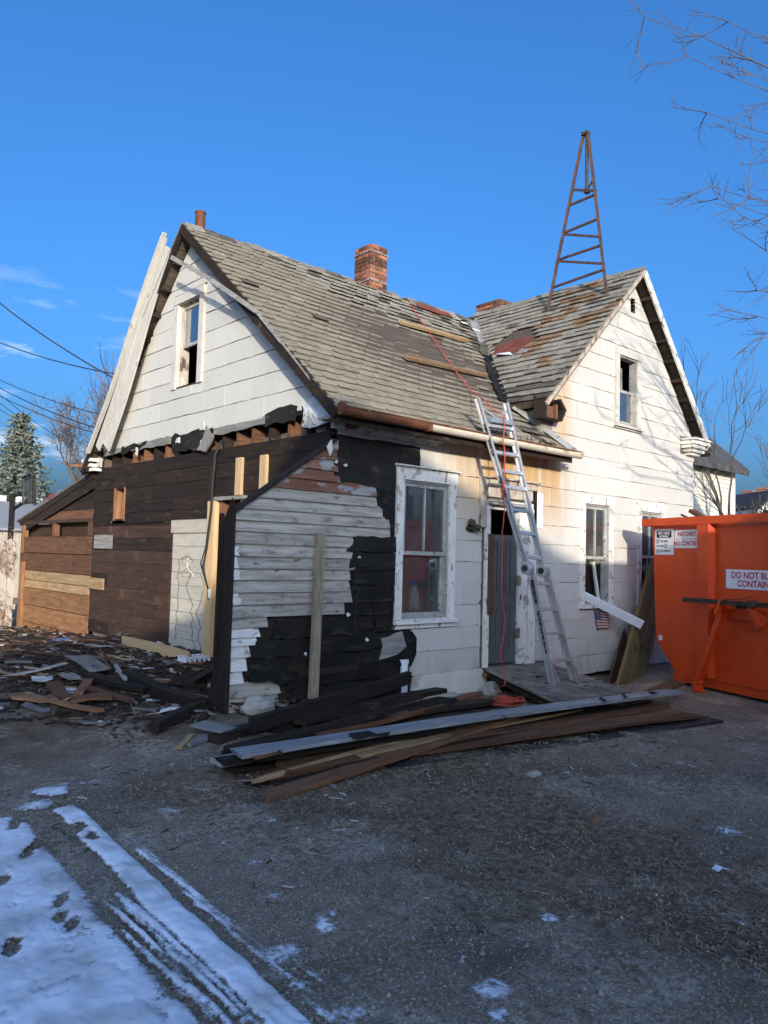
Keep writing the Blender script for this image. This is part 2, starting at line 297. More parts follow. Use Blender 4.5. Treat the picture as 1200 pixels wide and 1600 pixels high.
def glass(name, refl=.02, tint=(.80, .84, .84), dirt=.055):
    m = bpy.data.materials.new(name); m.use_nodes = True; n = m.node_tree; n.nodes.clear(); N = n.nodes.new; K = n.links.new
    o = N('ShaderNodeOutputMaterial'); x = N('ShaderNodeMixShader'); t = N('ShaderNodeBsdfTransparent'); g = N('ShaderNodeBsdfGlossy'); f = N('ShaderNodeFresnel'); a = N('ShaderNodeMath'); a.operation = 'MULTIPLY_ADD'
    t.inputs[0].default_value = (*tint, 1); g.inputs['Roughness'].default_value = .02; g.inputs['Color'].default_value = (.95, .95, .95, 1); f.inputs[0].default_value = 1.5
    nz = N('ShaderNodeTexNoise'); nz.inputs['Scale'].default_value = 2.5; bp = N('ShaderNodeBump'); bp.inputs['Strength'].default_value = .03; K(nz.outputs['Fac'], bp.inputs['Height']); K(bp.outputs[0], g.inputs['Normal'])
    a.inputs[1].default_value = .6; a.inputs[2].default_value = refl; K(f.outputs[0], a.inputs[0]); K(a.outputs[0], x.inputs[0]); K(t.outputs[0], x.inputs[1]); K(g.outputs[0], x.inputs[2])
    dz = N('ShaderNodeBsdfDiffuse'); dz.inputs[0].default_value = (.42, .43, .43, 1); x2 = N('ShaderNodeMixShader'); n3 = N('ShaderNodeTexNoise'); n3.inputs['Scale'].default_value = 3; n3.inputs['Detail'].default_value = 5  # grey dust film, also standing in for a greyish reflective veil
    r3 = N('ShaderNodeMapRange'); r3.inputs[1].default_value = .3; r3.inputs[2].default_value = .75; r3.inputs[3].default_value = dirt * .5; r3.inputs[4].default_value = dirt * 1.9; K(n3.outputs['Fac'], r3.inputs[0]); K(r3.outputs[0], x2.inputs[0])
    K(x.outputs[0], x2.inputs[1]); K(dz.outputs[0], x2.inputs[2]); K(x2.outputs[0], o.inputs[0])
    return m
M['glass'] = glass('old_window_glass')
M['glass_sky'] = glass('clear_sash_glass', .30, dirt=.03)
# ================================================================ the old house
house = empty('house', (0, 0, 0), 'old white shingled two gable house being stripped, its left side bare brown boards', 'house')
def FP(s, d, z): return Vector((s, -d, z))
def LP(s, d, z): return Vector((-d, s, z))
def wbox(mb, P, s0, s1, d0, d1, z0, z1):
    a, b = P(s0, d0, z0), P(s1, d1, z1); return mb.box(a, b)
def clip(poly, a, b, c):                  # keep a*s + b*z <= c
    out = []
    for i in range(len(poly)):
        p, q = poly[i], poly[(i + 1) % len(poly)]
        fp, fq = a * p[0] + b * p[1] - c, a * q[0] + b * q[1] - c
        if fp <= 0: out.append(p)
        if fp * fq < 0:
            t = fp / (fp - fq); out.append((p[0] + (q[0] - p[0]) * t, p[1] + (q[1] - p[1]) * t))
    return out
def area(p): return abs(sum(p[i][0] * p[(i + 1) % len(p)][1] - p[(i + 1) % len(p)][0] * p[i][1] for i in range(len(p)))) / 2
def rect(a, b, c, d): return [(a, c), (b, c), (b, d), (a, d)]
def minus(r, h):                          # rectangle minus rectangle -> rectangles
    a, b, c, d = r; e, f, g, k = h
    if f <= a or e >= b or k <= c or g >= d: return [r]
    o = []
    if e > a: o.append((a, e, c, d))
    if f < b: o.append((f, b, c, d))
    x0, x1 = max(a, e), min(b, f)
    if g > c: o.append((x0, x1, c, g))
    if k < d: o.append((x0, x1, k, d))
    return o
def cellwall(name, P, s0, s1, z0, z1, d0, d1, holes, clips, m, parent):
    rs = [(s0, s1, z0, z1)]
    for h in holes: rs = [q for r in rs for q in minus(r, h)]
    mb = MB()
    for r in rs:
        p = rect(*r)
        for c in clips: p = clip(p, *c)
        if len(p) > 2 and area(p) > 1e-4: mb.loft([P(s, d0, z) for s, z in p], [P(s, d1, z) for s, z in p])
    return mb.make(name, m, parent)
# gable lines (underside of the roof)
WING = dict(ax=6.07, az=6.37, ls=.99, rs=1.121)
def wing_clips(dz): return [(-WING['ls'], 1, WING['az'] - WING['ls'] * WING['ax'] - dz), (WING['rs'], 1, WING['az'] + WING['rs'] * WING['ax'] - dz)]
MF, MR_ = .855, .96
RZ = 6.15
def main_clips(dz): return [(-MF, 1, 3.14 + MF * .32 - dz), (MR_, 1, RZ + MR_ * 3.2 - dz)]
H_BIG = (1.05, 1.83, .94, 2.55); H_DOOR = (2.60, 3.26, .28, 2.33); H_W2 = (4.76, 5.43, 1.03, 2.52); H_W3 = (6.37, 7.05, 1.03, 2.50)
H_UP = (5.66, 6.22, 3.84, 4.93); H_VENT = (6.0, 6.15, 5.69, 5.93); H_G = (2.90, 3.52, 3.94, 5.13)
H_PAN = (2.46, 3.50, .30, 2.07); H_LD = (1.2, 2.23, .30, 2.30); H_RW = (5.10, 5.50, 2.13, 2.60)
fw_ = cellwall('front_wall', FP, 0, 8.18, -.25, 6.3, -.12, 0, [H_BIG, H_DOOR, H_W2, H_W3, H_UP, H_VENT, (-1, 3.9, 3.25, 7), (4.3, 8.0, -.3, .02), (3.3, 3.9, 3.22, 7)], wing_clips(.16), M['interior'], house)
lw = cellwall('left_wall', LP, .125, 6.3, -.2, 6.2, -.12, 0, [H_PAN, H_LD, H_RW, H_G, (.3, 6.0, 2.985, 3.2)], main_clips(.16), M['interior'], house)
# remaining shell so that nothing shows through
mb = MB(); mb.box((8.06, .125, -.2), (8.18, 6.3, 3.8)); mb.box((0, 6.18, -.2), (8.05, 6.3, 3.05)); sh = mb.make('outer_wall', M['siding'], house)
mb = MB(); mb.box((.13, .13, .20), (8.05, 6.17, .26)); mb.make('floor_deck', M['dark_x'], house)
mb = MB(); mb.box((2.2, .13, .27), (2.26, 2.6, 3.0)); mb.box((3.9, .13, .27), (3.96, 3.6, 3.0)); mb.box((.13, 3.7, .27), (8.0, 3.76, 3.0)); mb.box((.13, .2, 3.02), (8.0, 6.1, 3.08)); mb.make('interior_wall', M['interior'], house)

# ---------------------------------------------------------------- siding shingles
SHN = [0]
def shingle_piece(P, poly, par, m, d=.0, zb=None, zt=None):
    zb = min(p[1] for p in poly) if zb is None else zb; zt = zb + .27 if zt is None else zt
    tl = U(-.0025, .0035)
    def dd(z): return d + .017 + tl - .010 * (z - zb) / max(.01, zt - zb)
    A = [P(s, d + .002, z) for s, z in poly]; B = [P(s, dd(z), z) for s, z in poly]
    o = MB().loft(A, B).make('siding_shingle', m, par, center=True); SHN[0] += 1
    return o
def rows(P, par, m, s0, s1, z0, n, exp, width, holes, clips, d=0., left=lambda z: -9, right=lambda z: 99, zmax=99, gap=.0015, miss=()):
    for k in range(n):
        za, zb = z0 + k * exp, min(z0 + (k + 1) * exp, zmax)
        if zb - za < .03: continue
        a0, a1 = max(s0, left(za + exp / 2)), min(s1, right(za + exp / 2))
        x = s0 - (width * .5 if k % 2 else 0) - U(0, .05)
        while x < a1:
            r0, r1 = max(x, a0), min(x + width, a1)
            x += width
            if r1 - r0 < .03 or (k, round(r0, 1)) in miss: continue
            rs = [(r0 + gap / 2, r1 - gap / 2, za, zb - .005)]
            for h in holes: rs = [q for r in rs for q in minus(r, h)]
            for r in rs:
                if r[1] - r[0] < .025 or r[3] - r[2] < .025: continue
                a, b, c, e = r
                full = abs(c - za) < 1e-6
                j = lambda: U(-.007, .006) if full else 0
                npt = max(2, int((b - a) / .16) + 1)
                bot = [(a + (b - a) * i / (npt - 1), c + j()) for i in range(npt)]
                if full and b - a > .3 and rnd() < .13:
                    q_ = U(.02, .07); bot = ([(a, c + q_ * U(.5, 1.2)), (a + q_, c)] + bot[1:]) if rnd() < .5 else (bot[:-1] + [(b - q_, c), (b, c + q_ * U(.5, 1.2))])
                p = bot + [(b, e), (a, e)]
                for cl in clips: p = clip(p, *cl)
                if len(p) > 2 and area(p) > .0025: shingle_piece(P, p, par, m, d, za, za + exp)
def cas(h, w, wt, wb): return (h[0] - w, h[1] + w, h[2] - wb, h[3] + wt)
holesF = [cas(H_BIG, .12, .18, .12), (2.45, 3.61, -.2, 2.63), cas(H_W2, .10, .12, .08), cas(H_W3, .11, .13, .08), cas(H_UP, .11, .12, .09), H_VENT]
def leftF(z):
    if z > 2.96: return .06
    if z > 2.70: return 1.315
    if z > .85: return 1.6
    if z > .70: return 1.28
    return 1.235 + .03 * sin(z * 9)
rows(FP, fw_, M['siding'], 0, 3.93, .288, 12, .2665, .61, holesF, [], left=leftF, zmax=3.12)
rows(FP, fw_, M['siding'], 3.93, 8.18, .022, 24, .2665, .61, holesF + [(3.45, 3.97, 3.62, 3.97), (7.68, 8.3, 3.58, 3.9), (4.3, 4.62, -.2, .10)], wing_clips(.17))
rows(LP, lw, M['siding'], .06, 6.26, 3.255, 11, .265, .61, [cas(H_G, .15, .15, .02), (0, .52, 3.2, 3.30), (4.0, 6.3, 3.2, 3.2)], main_clips(.17), d=.04)
# foundation strip under the left part, plastered
mb = MB()
pts = [(1.28, .05), (2.52, .05)]
A = [FP(1.25, .02, -.12), FP(2.56, .02, -.12), FP(2.56, .02, .20), (FP(2.45, .02, .283)), FP(1.30, .02, .285), FP(1.22, .02, .24)]
mb.loft(A, [p + Vector((0, -.022, 0)) for p in A]); mb.make('foundation', M['stucco'], house)
mb = MB(); mb.box(FP(2.47, .045, .18), FP(2.56, .12, .23)); mb.make('rusty_pipe_stub', M['rust_x'], house)
# recessed foundation beneath the right part, black for the dark of the void
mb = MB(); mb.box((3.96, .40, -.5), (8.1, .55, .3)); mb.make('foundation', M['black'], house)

# ---------------------------------------------------------------- windows and doors
def window(P, h, cw, ct, cb, upper=True, lower=True, munt_u=False, munt_l=False, head=.0, sill=True, m=None, meet=None, sw=.05, gm=None, label=None, depth=0., jm=None):
    m = m or M['trim']; gm = gm or M['glass']
    w = empty('window', (0, 0, 0)); w.parent = house
    w.location = P((h[0] + h[1]) / 2, 0, h[2])
    if label: w['label'] = label
    s0, s1, z0, z1 = h
    mb = MB()
    wbox(mb, P, s0 - cw, s0, .003, .036 + depth, z0 - (cb if not sill else 0), z1); wbox(mb, P, s1, s1 + cw, .003, .034 + depth, z0 - (cb if not sill else 0), z1)
    wbox(mb, P, s0 - cw - .01, s1 + cw + .01, .003, .042 + depth, z1 + .0005, z1 + ct - .002)
    if head:
        b = [P(s0 - cw - .03, .003, z1 + ct), P(s1 + cw + .03, .003, z1 + ct), P(s1 + cw + .03, .003, z1 + ct + .03), P(s0 - cw - .03, .003, z1 + ct + .03)]
        f = [P(s0 - cw - .03, head, z1 + ct), P(s1 + cw + .03, head, z1 + ct), P(s1 + cw + .03, head, z1 + ct + .012), P(s0 - cw - .03, head, z1 + ct + .012)]
        mb.loft(b, f)
    mb.make('casing', m, w)
    mb = MB()                                          # reveal
    wbox(mb, P, s0, s0 + .025, -.115, .012, z0, z1); wbox(mb, P, s1 - .025, s1, -.115, .012, z0, z1); wbox(mb, P, s0 + .026, s1 - .026, -.115, .012, z1 - .025, z1)
    wbox(mb, P, s0 + .026, s1 - .026, -.115, .012, z0, z0 + .02)
    mb.make('jamb', jm or M['sash'], w)
    if sill:
        mb = MB(); A = [P(s0 - cw - .03, .003, z0 - .05), P(s1 + cw + .03, .003, z0 - .05), P(s1 + cw + .03, .003, z0), P(s0 - cw - .03, .003, z0)]
        B = [P(s0 - cw - .03, .075, z0 - .055), P(s1 + cw + .03, .075, z0 - .055), P(s1 + cw + .03, .075, z0 - .018), P(s0 - cw - .03, .075, z0 - .018)]
        mb.loft(A, B); wbox(mb, P, s0 - cw, s1 + cw, .003, .03, z0 - cb, z0 - .056); mb.make('sill', m, w)
    zm = meet or (z0 + z1) / 2
    a, b = s0 + .027, s1 - .027
    def sash(z_0, z_1, d, mu):
        mb = MB()
        wbox(mb, P, a, a + sw, d - .035, d, z_0, z_1); wbox(mb, P, b - sw, b, d - .035, d, z_0, z_1)
        wbox(mb, P, a + sw + .0005, b - sw - .0005, d - .035, d, z_1 - .045, z_1); wbox(mb, P, a + sw + .0005, b - sw - .0005, d - .035, d, z_0, z_0 + .045)
        if mu: wbox(mb, P, (a + b) / 2 - .013, (a + b) / 2 + .013, d - .03, d - .003, z_0 + .056, z_1 - .046)
        mb.make('sash', M['sash'], w)
        segs = [(a + sw, (a + b) / 2 - .013), ((a + b) / 2 + .013, b - sw)] if mu else [(a + sw, b - sw)]
        for x0, x1 in segs:
            mb = MB(); wbox(mb, P, x0, x1, d - .020, d - .015, z_0 + .045, z_1 - .045); mb.make('pane', gm, w)
    if upper: sash(zm - .02, z1 - .026, -.012, munt_u)
    if lower: sash(z0 + .021, zm + .03, -.052, munt_l)
    return w
window(FP, H_BIG, .11, .15, .11, sw=.04, munt_u=True, head=.09, meet=1.70)
window(FP, H_W2, .10, .10, .05, lower=False, munt_u=True, head=.05, meet=1.72)
window(FP, H_W3, .11, .11, .08, munt_u=True, munt_l=True, head=.03)
window(FP, H_UP, .10, .11, .08, upper=False, sill=True, sw=.03, m=M['rake'], meet=4.38, gm=M['glass_sky'])
window(LP, H_G, .12, .12, .02, lower=False, sill=False, head=.03, sw=.03, m=M['rake'], jm=M['trim_worn'], meet=4.53, gm=M['glass_sky'], depth=.045)
# lower strip of the sill missing on the gable window: charred edge
mb = MB(); wbox(mb, LP, 2.82, 3.6, .0, .05, 3.918, 3.948); mb.make('broken_sill', M['dark_y'], house)
# bare inner frame behind the open half of the gable window
mb = MB(); wbox(mb, LP, 3.22, 3.44, -.30, -.27, 3.97, 4.6); mb.make('inner_board', M['grey_z'], house)
mb = MB(); wbox(mb, LP, 2.955, 2.99, -.10, .01, 3.955, 4.50); mb.make('sash_track', M['trim_worn'], house)
# gable vent
v = empty('vent', FP(6.07, 0, 5.7)); v.parent = house
mb = MB()
for z in (5.72, 5.78, 5.84, 5.90): mb.bar(FP(6.005, -.02, z), FP(6.145, -.02, z), .05, .012, up=(0, -.6, .8))
mb.make('louver', M['black'], v)
# right upper window, curtain rag inside
mb = MB(); A = [(6.02, 4.42), (6.13, 4.40), (6.12, 4.82), (6.00, 4.84)]; mb.loft([FP(s, -.2, z) for s, z in A], [FP(s, -.215, z) for s, z in A]); mb.make('curtain', M['grey_z'], house)
# things stored behind the big window
jug = empty('jug', (1.62, .35, 1.0), 'white jug with a blue cap on the sill inside the large front window', 'jug')
mb = MB(); mb.tube([(1.62, .35, 1.01), (1.62, .35, 1.03), (1.62, .35, 1.20), (1.62, .35, 1.27), (1.62, .35, 1.30)], [.065, .07, .07, .04, .03], 12); mb.make('body', M['trim'], jug, smooth=True)
mb = MB(); mb.tube([(1.62, .35, 1.302), (1.62, .35, 1.36)], .045, 12); mb.make('cap', mat('blue_cap', (.03, .17, .42), (.04, .2, .48), bump=0, var=0), jug)
jar = empty('bottle', (1.42, .38, 1.0), 'pale bottle beside the jug inside the large front window', 'bottle')
mb = MB(); mb.tube([(1.42, .38, 1.01), (1.42, .38, 1.16), (1.42, .38, 1.22), (1.42, .38, 1.30)], [.05, .05, .025, .02], 10); mb.make('glass_body', M['trim_worn'], jar, smooth=True)
mb = MB(); mb.tube([(1.42, .38, 1.302), (1.42, .38, 1.33)], .024, 10); mb.make('cap', M['sign'], jar)
shf = empty('shelf', (1.5, .4, .5), 'plain wooden shelf just inside the large front window', 'shelf')
mb = MB(); mb.box((1.0, .2, .96), (2.1, .6, 1.0)); mb.make('top', M['rust_x'], shf)
for x in (1.03, 2.05): mb = MB(); mb.box((x, .22, .262), (x + .04, .58, .958)); mb.make('leg', M['rust_x'], shf)
# boards standing inside window 2 (loose sash parts)
for i, (xa, za, xb, zb) in enumerate([(4.84, 1.72, 4.93, 1.05), (5.24, 1.75, 5.34, 1.06)]):
    mb = MB(); mb.bar(FP(xa, -.16, za), FP(xb, -.10, zb), .05, .03); o = mb.make('sash_stick', M['trim'], house)
mb = MB(); A = [(4.80, 1.05), (5.40, 1.05), (5.35, 1.62), (4.84, 1.66)]; mb.loft([FP(s, -.22, z) for s, z in A], [FP(s, -.24, z) for s, z in A]); mb.make('inner_board', M['dark_z'], house)

# front door opening
mb = MB(); wbox(mb, FP, 2.505, 2.60, .003, .03, .28, 2.345); wbox(mb, FP, 3.26, 3.375, .003, .03, .28, 2.345); wbox(mb, FP, 3.40, 3.56, .003, .04, .24, 2.345); wbox(mb, FP, 3.376, 3.399, .003, .008, .26, 2.345); wbox(mb, FP, 2.505, 3.56, .003, .028, 2.346, 2.42)
wbox(mb, FP, 2.60, 2.625, -.115, .01, .28, 2.33); wbox(mb, FP, 3.235, 3.26, -.115, .01, .28, 2.33); wbox(mb, FP, 2.626, 3.234, -.115, .01, 2.305, 2.33)
mb.make('door_frame', M['trim'], house)
mb = MB(); wbox(mb, FP, 2.37, 2.50, .003, .05, 2.06, 2.70); mb.make('door_trim', M['trim_worn'], house)
mb = MB(); wbox(mb, FP, 2.505, 3.50, .02, .075, 2.60, 2.69); wbox(mb, FP, 2.53, 3.46, .003, .045, 2.46, 2.598); wbox(mb, FP, 2.44, 3.54, .02, .12, 2.692, 2.71); mb.make('door_trim', M['trim_worn'], house)
mb = MB(); wbox(mb, FP, 3.565, 3.72, .003, .025, 2.10, 2.58); mb.make('door_trim', M['trim'], house)
mb = MB(); wbox(mb, FP, 3.50, 3.562, .004, .04, 2.08, 2.60); mb.make('gap_strip', M['black'], house)
mb = MB(); wbox(mb, FP, 2.54, 3.30, .031, .09, 2.36, 2.40); mb.make('drip_cap', M['flash'], house)
mb = MB(); wbox(mb, FP, 2.555, 2.635, .031, .06, .95, 1.98); mb.make('storm_stop', M['rust_z'], house)
# grey six panel door, hung on the right jamb and standing a little open
door = empty('door', (3.43, -.0, .30)); door.parent = house
def door_leaf(parent, w, hh, m, th=.045, lites=False, base=None, mtx=None):
    def part(name, mb, mm): o = mb.make(name, mm, None); o.parent = parent; o.matrix_local = Matrix.Identity(4); return o
    mb = MB(); mb.box((-w, 0, 0), (0, th, hh)); part('leaf', mb, m)
    mb = MB()
    for x0, x1 in ((-w + .11, -w / 2 - .05), (-w / 2 + .05, -.11)):
        for z0, z1 in ((.16, .78), (.92, 1.62), (1.70, hh - .12)):
            if z1 - z0 < .06: continue
            for (q0, q1, r0, r1) in ((x0, x1, z0, z0 + .02), (x0, x1, z1 - .02, z1), (x0, x0 + .02, z0 + .0205, z1 - .0205), (x1 - .02, x1, z0 + .0205, z1 - .0205)): mb.box((q0, -.018, r0), (q1, .001, r1))
            mb.box((x0 + .045, -.012, z0 + .045), (x1 - .045, .001, z1 - .045))
    part('moulding', mb, m)
door_leaf(door, .60, 1.68, M['door_grey'])
door.rotation_euler = (0, 0, radians(-7))
door.location = (3.225, .03, .30)
for z in (.62, 1.32): mb = MB(); mb.box((3.20, -.02, z), (3.262, .005, z + .13)); mb.make('hinge', M['brass'], house)
mb = MB(); mb.tube([(2.69, .06, 1.12), (2.69, .02, 1.12)], .025, 8); mb.make('door_knob', M['brass'], house)
# white trim boards standing in for lit panes of an inner door, above the leaf
mb = MB()
mb.box((2.7, 2.2, 1.6), (2.95, 2.23, 2.6)); mb.box((3.1, 2.2, 1.6), (3.22, 2.23, 2.6)); mb.make('interior_trim', M['trim'], house)

# ---------------------------------------------------------------- stripped left side
def jag(a, b, n, amp): return [(a[0] + (b[0] - a[0]) * i / n + U(-amp, amp), a[1] + (b[1] - a[1]) * i / n + U(-amp, amp)) for i in range(n)]
def sheet(name, P, poly, d0, d1, m, parent=house, amp=.012, step=.10):
    p = []
    for i in range(len(poly)):
        a, b = poly[i], poly[(i + 1) % len(poly)]; p += jag(a, b, max(1, int(hypot(b[0] - a[0], b[1] - a[1]) / step)), amp)
    dd = [U(0, .004) for _ in p]
    return MB().loft([P(s, d0, z) for s, z in p], [P(s, d1 + e, z) for (s, z), e in zip(p, dd)]).make(name, m, parent)
zrows = [.30 + .1915 * i for i in range(15)]
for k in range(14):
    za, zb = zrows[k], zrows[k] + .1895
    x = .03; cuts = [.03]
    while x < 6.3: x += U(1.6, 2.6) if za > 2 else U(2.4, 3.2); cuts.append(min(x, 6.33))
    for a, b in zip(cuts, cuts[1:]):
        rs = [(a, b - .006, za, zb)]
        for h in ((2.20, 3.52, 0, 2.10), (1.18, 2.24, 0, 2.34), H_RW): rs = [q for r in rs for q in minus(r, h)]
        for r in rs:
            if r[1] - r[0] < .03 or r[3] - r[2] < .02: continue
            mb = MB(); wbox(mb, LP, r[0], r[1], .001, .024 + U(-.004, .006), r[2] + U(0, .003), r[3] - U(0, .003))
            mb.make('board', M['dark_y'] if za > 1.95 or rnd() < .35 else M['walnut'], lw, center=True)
# joist ends in the slot under the gable
mb = MB(); wbox(mb, LP, .05, 6.3, -.40, -.38, 2.98, 3.25); mb.make('slot_back', M['black'], lw)  # black sheet standing in for the dark behind the slot
mb = MB(); wbox(mb, LP, .02, 6.3, -.119, -.01, 2.94, 2.984); mb.make('sill_beam', M['dark_y'], lw)
y = .40
while y < 6.05:
    mb = MB(); wbox(mb, LP, y, y + .055, -.36, .012, 2.987, 3.20); mb.make('joist_end', M['rust_x'] if rnd() < .55 else M['dark_x'], lw, center=True); y += .36 + U(-.03, .05)
mb = MB(); wbox(mb, LP, .05, 6.26, .0, .038, 3.205, 3.25); mb.make('nailer', M['dark_y'], lw)
sheet('grey_board', LP, [(5.95, 3.16), (4.95, 3.18), (4.95, 3.27), (5.95, 3.25)], .039, .052, M['grey_y'], lw)
sheet('grey_board', LP, [(4.90, 3.17), (3.62, 3.16), (3.62, 3.27), (4.95, 3.265)], .039, .055, M['grey_y'], lw)
sheet('grey_board', LP, [(2.45, 3.15), (1.05, 3.19), (1.02, 3.29), (2.40, 3.25)], .041, .056, M['grey_y'], lw)
sheet('torn_paper', LP, [(5.3, 3.15), (4.4, 3.19), (4.35, 3.26), (5.2, 3.24)], .057, .064, M['tar'], lw, .03)
sheet('torn_paper', LP, [(3.55, 3.0), (2.60, 3.02), (2.45, 3.27), (3.55, 3.26)], .056, .07, M['tar'], lw, .04)
sheet('torn_paper', LP, [(2.75, 2.98), (2.55, 2.95), (2.35, 3.15), (2.55, 3.28)], .075, .10, M['grey_z'], lw, .02)
sheet('torn_paper', LP, [(1.20, 3.14), (.62, 3.16), (.60, 3.32), (1.2, 3.30)], .057, .07, M['tar'], lw, .03)
for (y0, z0, w, h) in [(2.62, 3.25, .12, .12), (2.66, 3.03, .05, .10), (4.62, 3.07, .06, .14), (5.95, 3.0, .26, .16), (3.3, 3.14, .1, .08)]:
    sheet('hanging_shard', LP, [(y0, z0), (y0 + w, z0 + .01), (y0 + w * .9, z0 + h), (y0 + .01, z0 + h * .9)], .07, .085, M['siding'], lw, .015, .06)
# crumpled white flashing at the near corner
pf = [(474, 633), (498, 617), (515, 645), (521, 657), (490, 668), (473, 668), (479, 653)]
A = [on(x, y, 0, -.055) for x, y in pf]
mb = MB(); b0 = [p + Vector((.012, 0, 0)) for p in A]; f0 = [p + Vector((U(-.03, .0), 0, 0)) for p in A]; mb.loft(b0, f0)
for i in range(26):
    s = U(0, 1); p = A[0].lerp(A[3], U(.1, .9)).lerp(A[5].lerp(A[4], U(.1, .9)), U(.1, .9)); r = U(.02, .05)
    mb.add([p + Vector((-.03, -r, -r * U(.3, 1))), p + Vector((-.03, r, -r * U(.2, 1))), p + Vector((-.03 - U(.015, .04), U(-r, r) * .3, r))], [(0, 1, 2)])
mb.make('crumpled_flashing', mat('crumpled_white_metal', (.66, .66, .66), (.80, .80, .80), scale=14, bump=1.0, bscale=18, rough=.5, var=0, metal=.2, dist=.03), house)
# small red window hole
mb = MB(); wbox(mb, LP, 5.10, 5.13, -.12, .04, 2.10, 2.62); wbox(mb, LP, 5.47, 5.50, -.12, .04, 2.10, 2.62); wbox(mb, LP, 5.06, 5.54, .0, .05, 2.06, 2.099); mb.make('hole_frame', M['orange_z'], lw)
mb = MB(); wbox(mb, LP, 5.135, 5.465, -.20, -.17, 2.0, 2.6); mb.make('hole_back', M['rust_z'], lw)
mb = MB(); wbox(mb, LP, 5.16, 5.26, -.17, -.10, 2.1, 2.6); mb.make('hole_stud', M['orange_z'], lw)
mb = MB(); wbox(mb, LP, 3.75, 5.5, .025, .05, 2.06, 2.10); mb.make('ledger_strip', M['dark_y'], lw)
# pale plank panel
pn = empty('plank_panel', LP(2.98, 0, .3)); pn.parent = house
M['cream'] = mat('dull_cream_plank', (.44, .39, .31), (.56, .51, .42), scale=3, stretch=(5, 1, 5), bump=.3, bscale=20, var=.06, c3=(.30, .26, .20), t3=.6, s3=3, soft3=.2)
for k in range(10):
    z = .30 + k * .178
    mb = MB(); wbox(mb, LP, 2.47 + (.0 if k < 9 else -.02), 3.49 + (.0 if k < 9 else .02), -.03, .012 + U(-.002, .003) + (.03 if k == 9 else 0), z, z + .173); mb.make('plank', M['cream'], pn)
mb = MB()
for q in range(3):
    pts = []; y = 3.3 - q * .32; z = 1.55 - q * .1
    for i in range(14): pts.append(LP(y, .025, z)); y += U(-.09, .07); z -= .085
    mb.tube(pts, .0032, 4)
mb.tube([LP(3.05 + .16 * cos(a) * (1 if sin(a) > 0 else .9), .025, 1.52 + .06 * sin(a)) for a in [i * .5 for i in range(8)]], .003, 4)
o = mb.make('hanging_wires', M['wire'], None); tag(o, 'thin loose electric wires straggling down the cream plank panel', 'wires')
hg = MB(); c = LP(3.02, .03, 1.42)
hg.tube([c + LP(-.2, 0, -.10), c + LP(0, 0, .02), c + LP(.2, 0, -.10), c + LP(-.2, 0, -.10)], .006, 5)
hg.tube([c + LP(0, 0, .02), c + LP(0, 0, .07), c + LP(.03, 0, .10), c + LP(.0, 0, .13), c + LP(-.03, 0, .11)], .006, 5)
tag(hg.make('coat_hanger', M['trim'], None), 'white coat hanger hooked on the cream plank panel', 'coat hanger')
# door way beside it, new timber, old red door
mb = MB(); wbox(mb, LP, 2.25, 2.42, .026, .10, .32, 2.30); mb.make('stud', M['new_z'], house)
mb = MB(); wbox(mb, LP, 1.70, 1.83, .026, .068, 2.36, 2.82); mb.make('stud', M['new_z'], house)
mb = MB(); wbox(mb, LP, 1.16, 1.29, .026, .068, 2.36, 2.81); mb.make('stud', M['new_z'], house)
mb = MB(); wbox(mb, LP, 2.44, 2.50, .026, .06, 2.12, 2.75); mb.make('batten', M['dark_z'], house)
mb = MB(); wbox(mb, LP, 1.60, 2.30, .026, .09, 2.305, 2.35); wbox(mb, LP, 1.62, 1.69, .026, .06, 2.20, 2.304); mb.make('lintel', M['grey_y'], house)
mb = MB(); wbox(mb, LP, 2.16, 2.245, -.10, .03, .30, 2.30); mb.make('side_jamb', M['rust_z'], house)
rd = empty('door', LP(1.2, -.1, .3)); rd.parent = house; rd['label'] = 'red brown inner door'
mb = MB(); wbox(mb, LP, 1.2, 2.15, -.10, -.06, .3, 2.29); mb.make('leaf', M['door_red'], rd)
mb = MB()
for s0 in (1.32, 1.74):
    for z0, z1 in ((.45, 1.1), (1.25, 1.85), (1.95, 2.2)): wbox(mb, LP, s0, s0 + .3, -.06, -.045, z0, z1)
mb.make('moulding', M['door_red'], rd)
# cable down the wall
mb = MB(); pts = [LP(2.20, .05, 3.08), LP(2.28, .09, 2.9), LP(2.30, .10, 2.5), LP(2.29, .11, 2.2), LP(2.36, .12, 1.7), LP(2.44, .12, 1.45), LP(2.30, .12, 1.2), LP(2.27, .12, 1.05)]
mb.tube(pts, .011, 6); mb.tube([p + Vector((0, .03, 0)) for p in pts[:5]] + [LP(2.5, .12, 1.5), LP(2.32, .12, 1.22)], .009, 6)
tag(mb.make('electric_cable', M['wire'], None, smooth=True), 'black electric cables drooping past the new pine door jamb', 'cable')
mb = MB(); wbox(mb, LP, 2.255, 2.29, .101, .125, 1.07, 1.18); mb.make('switch_box', M['sign'], house)

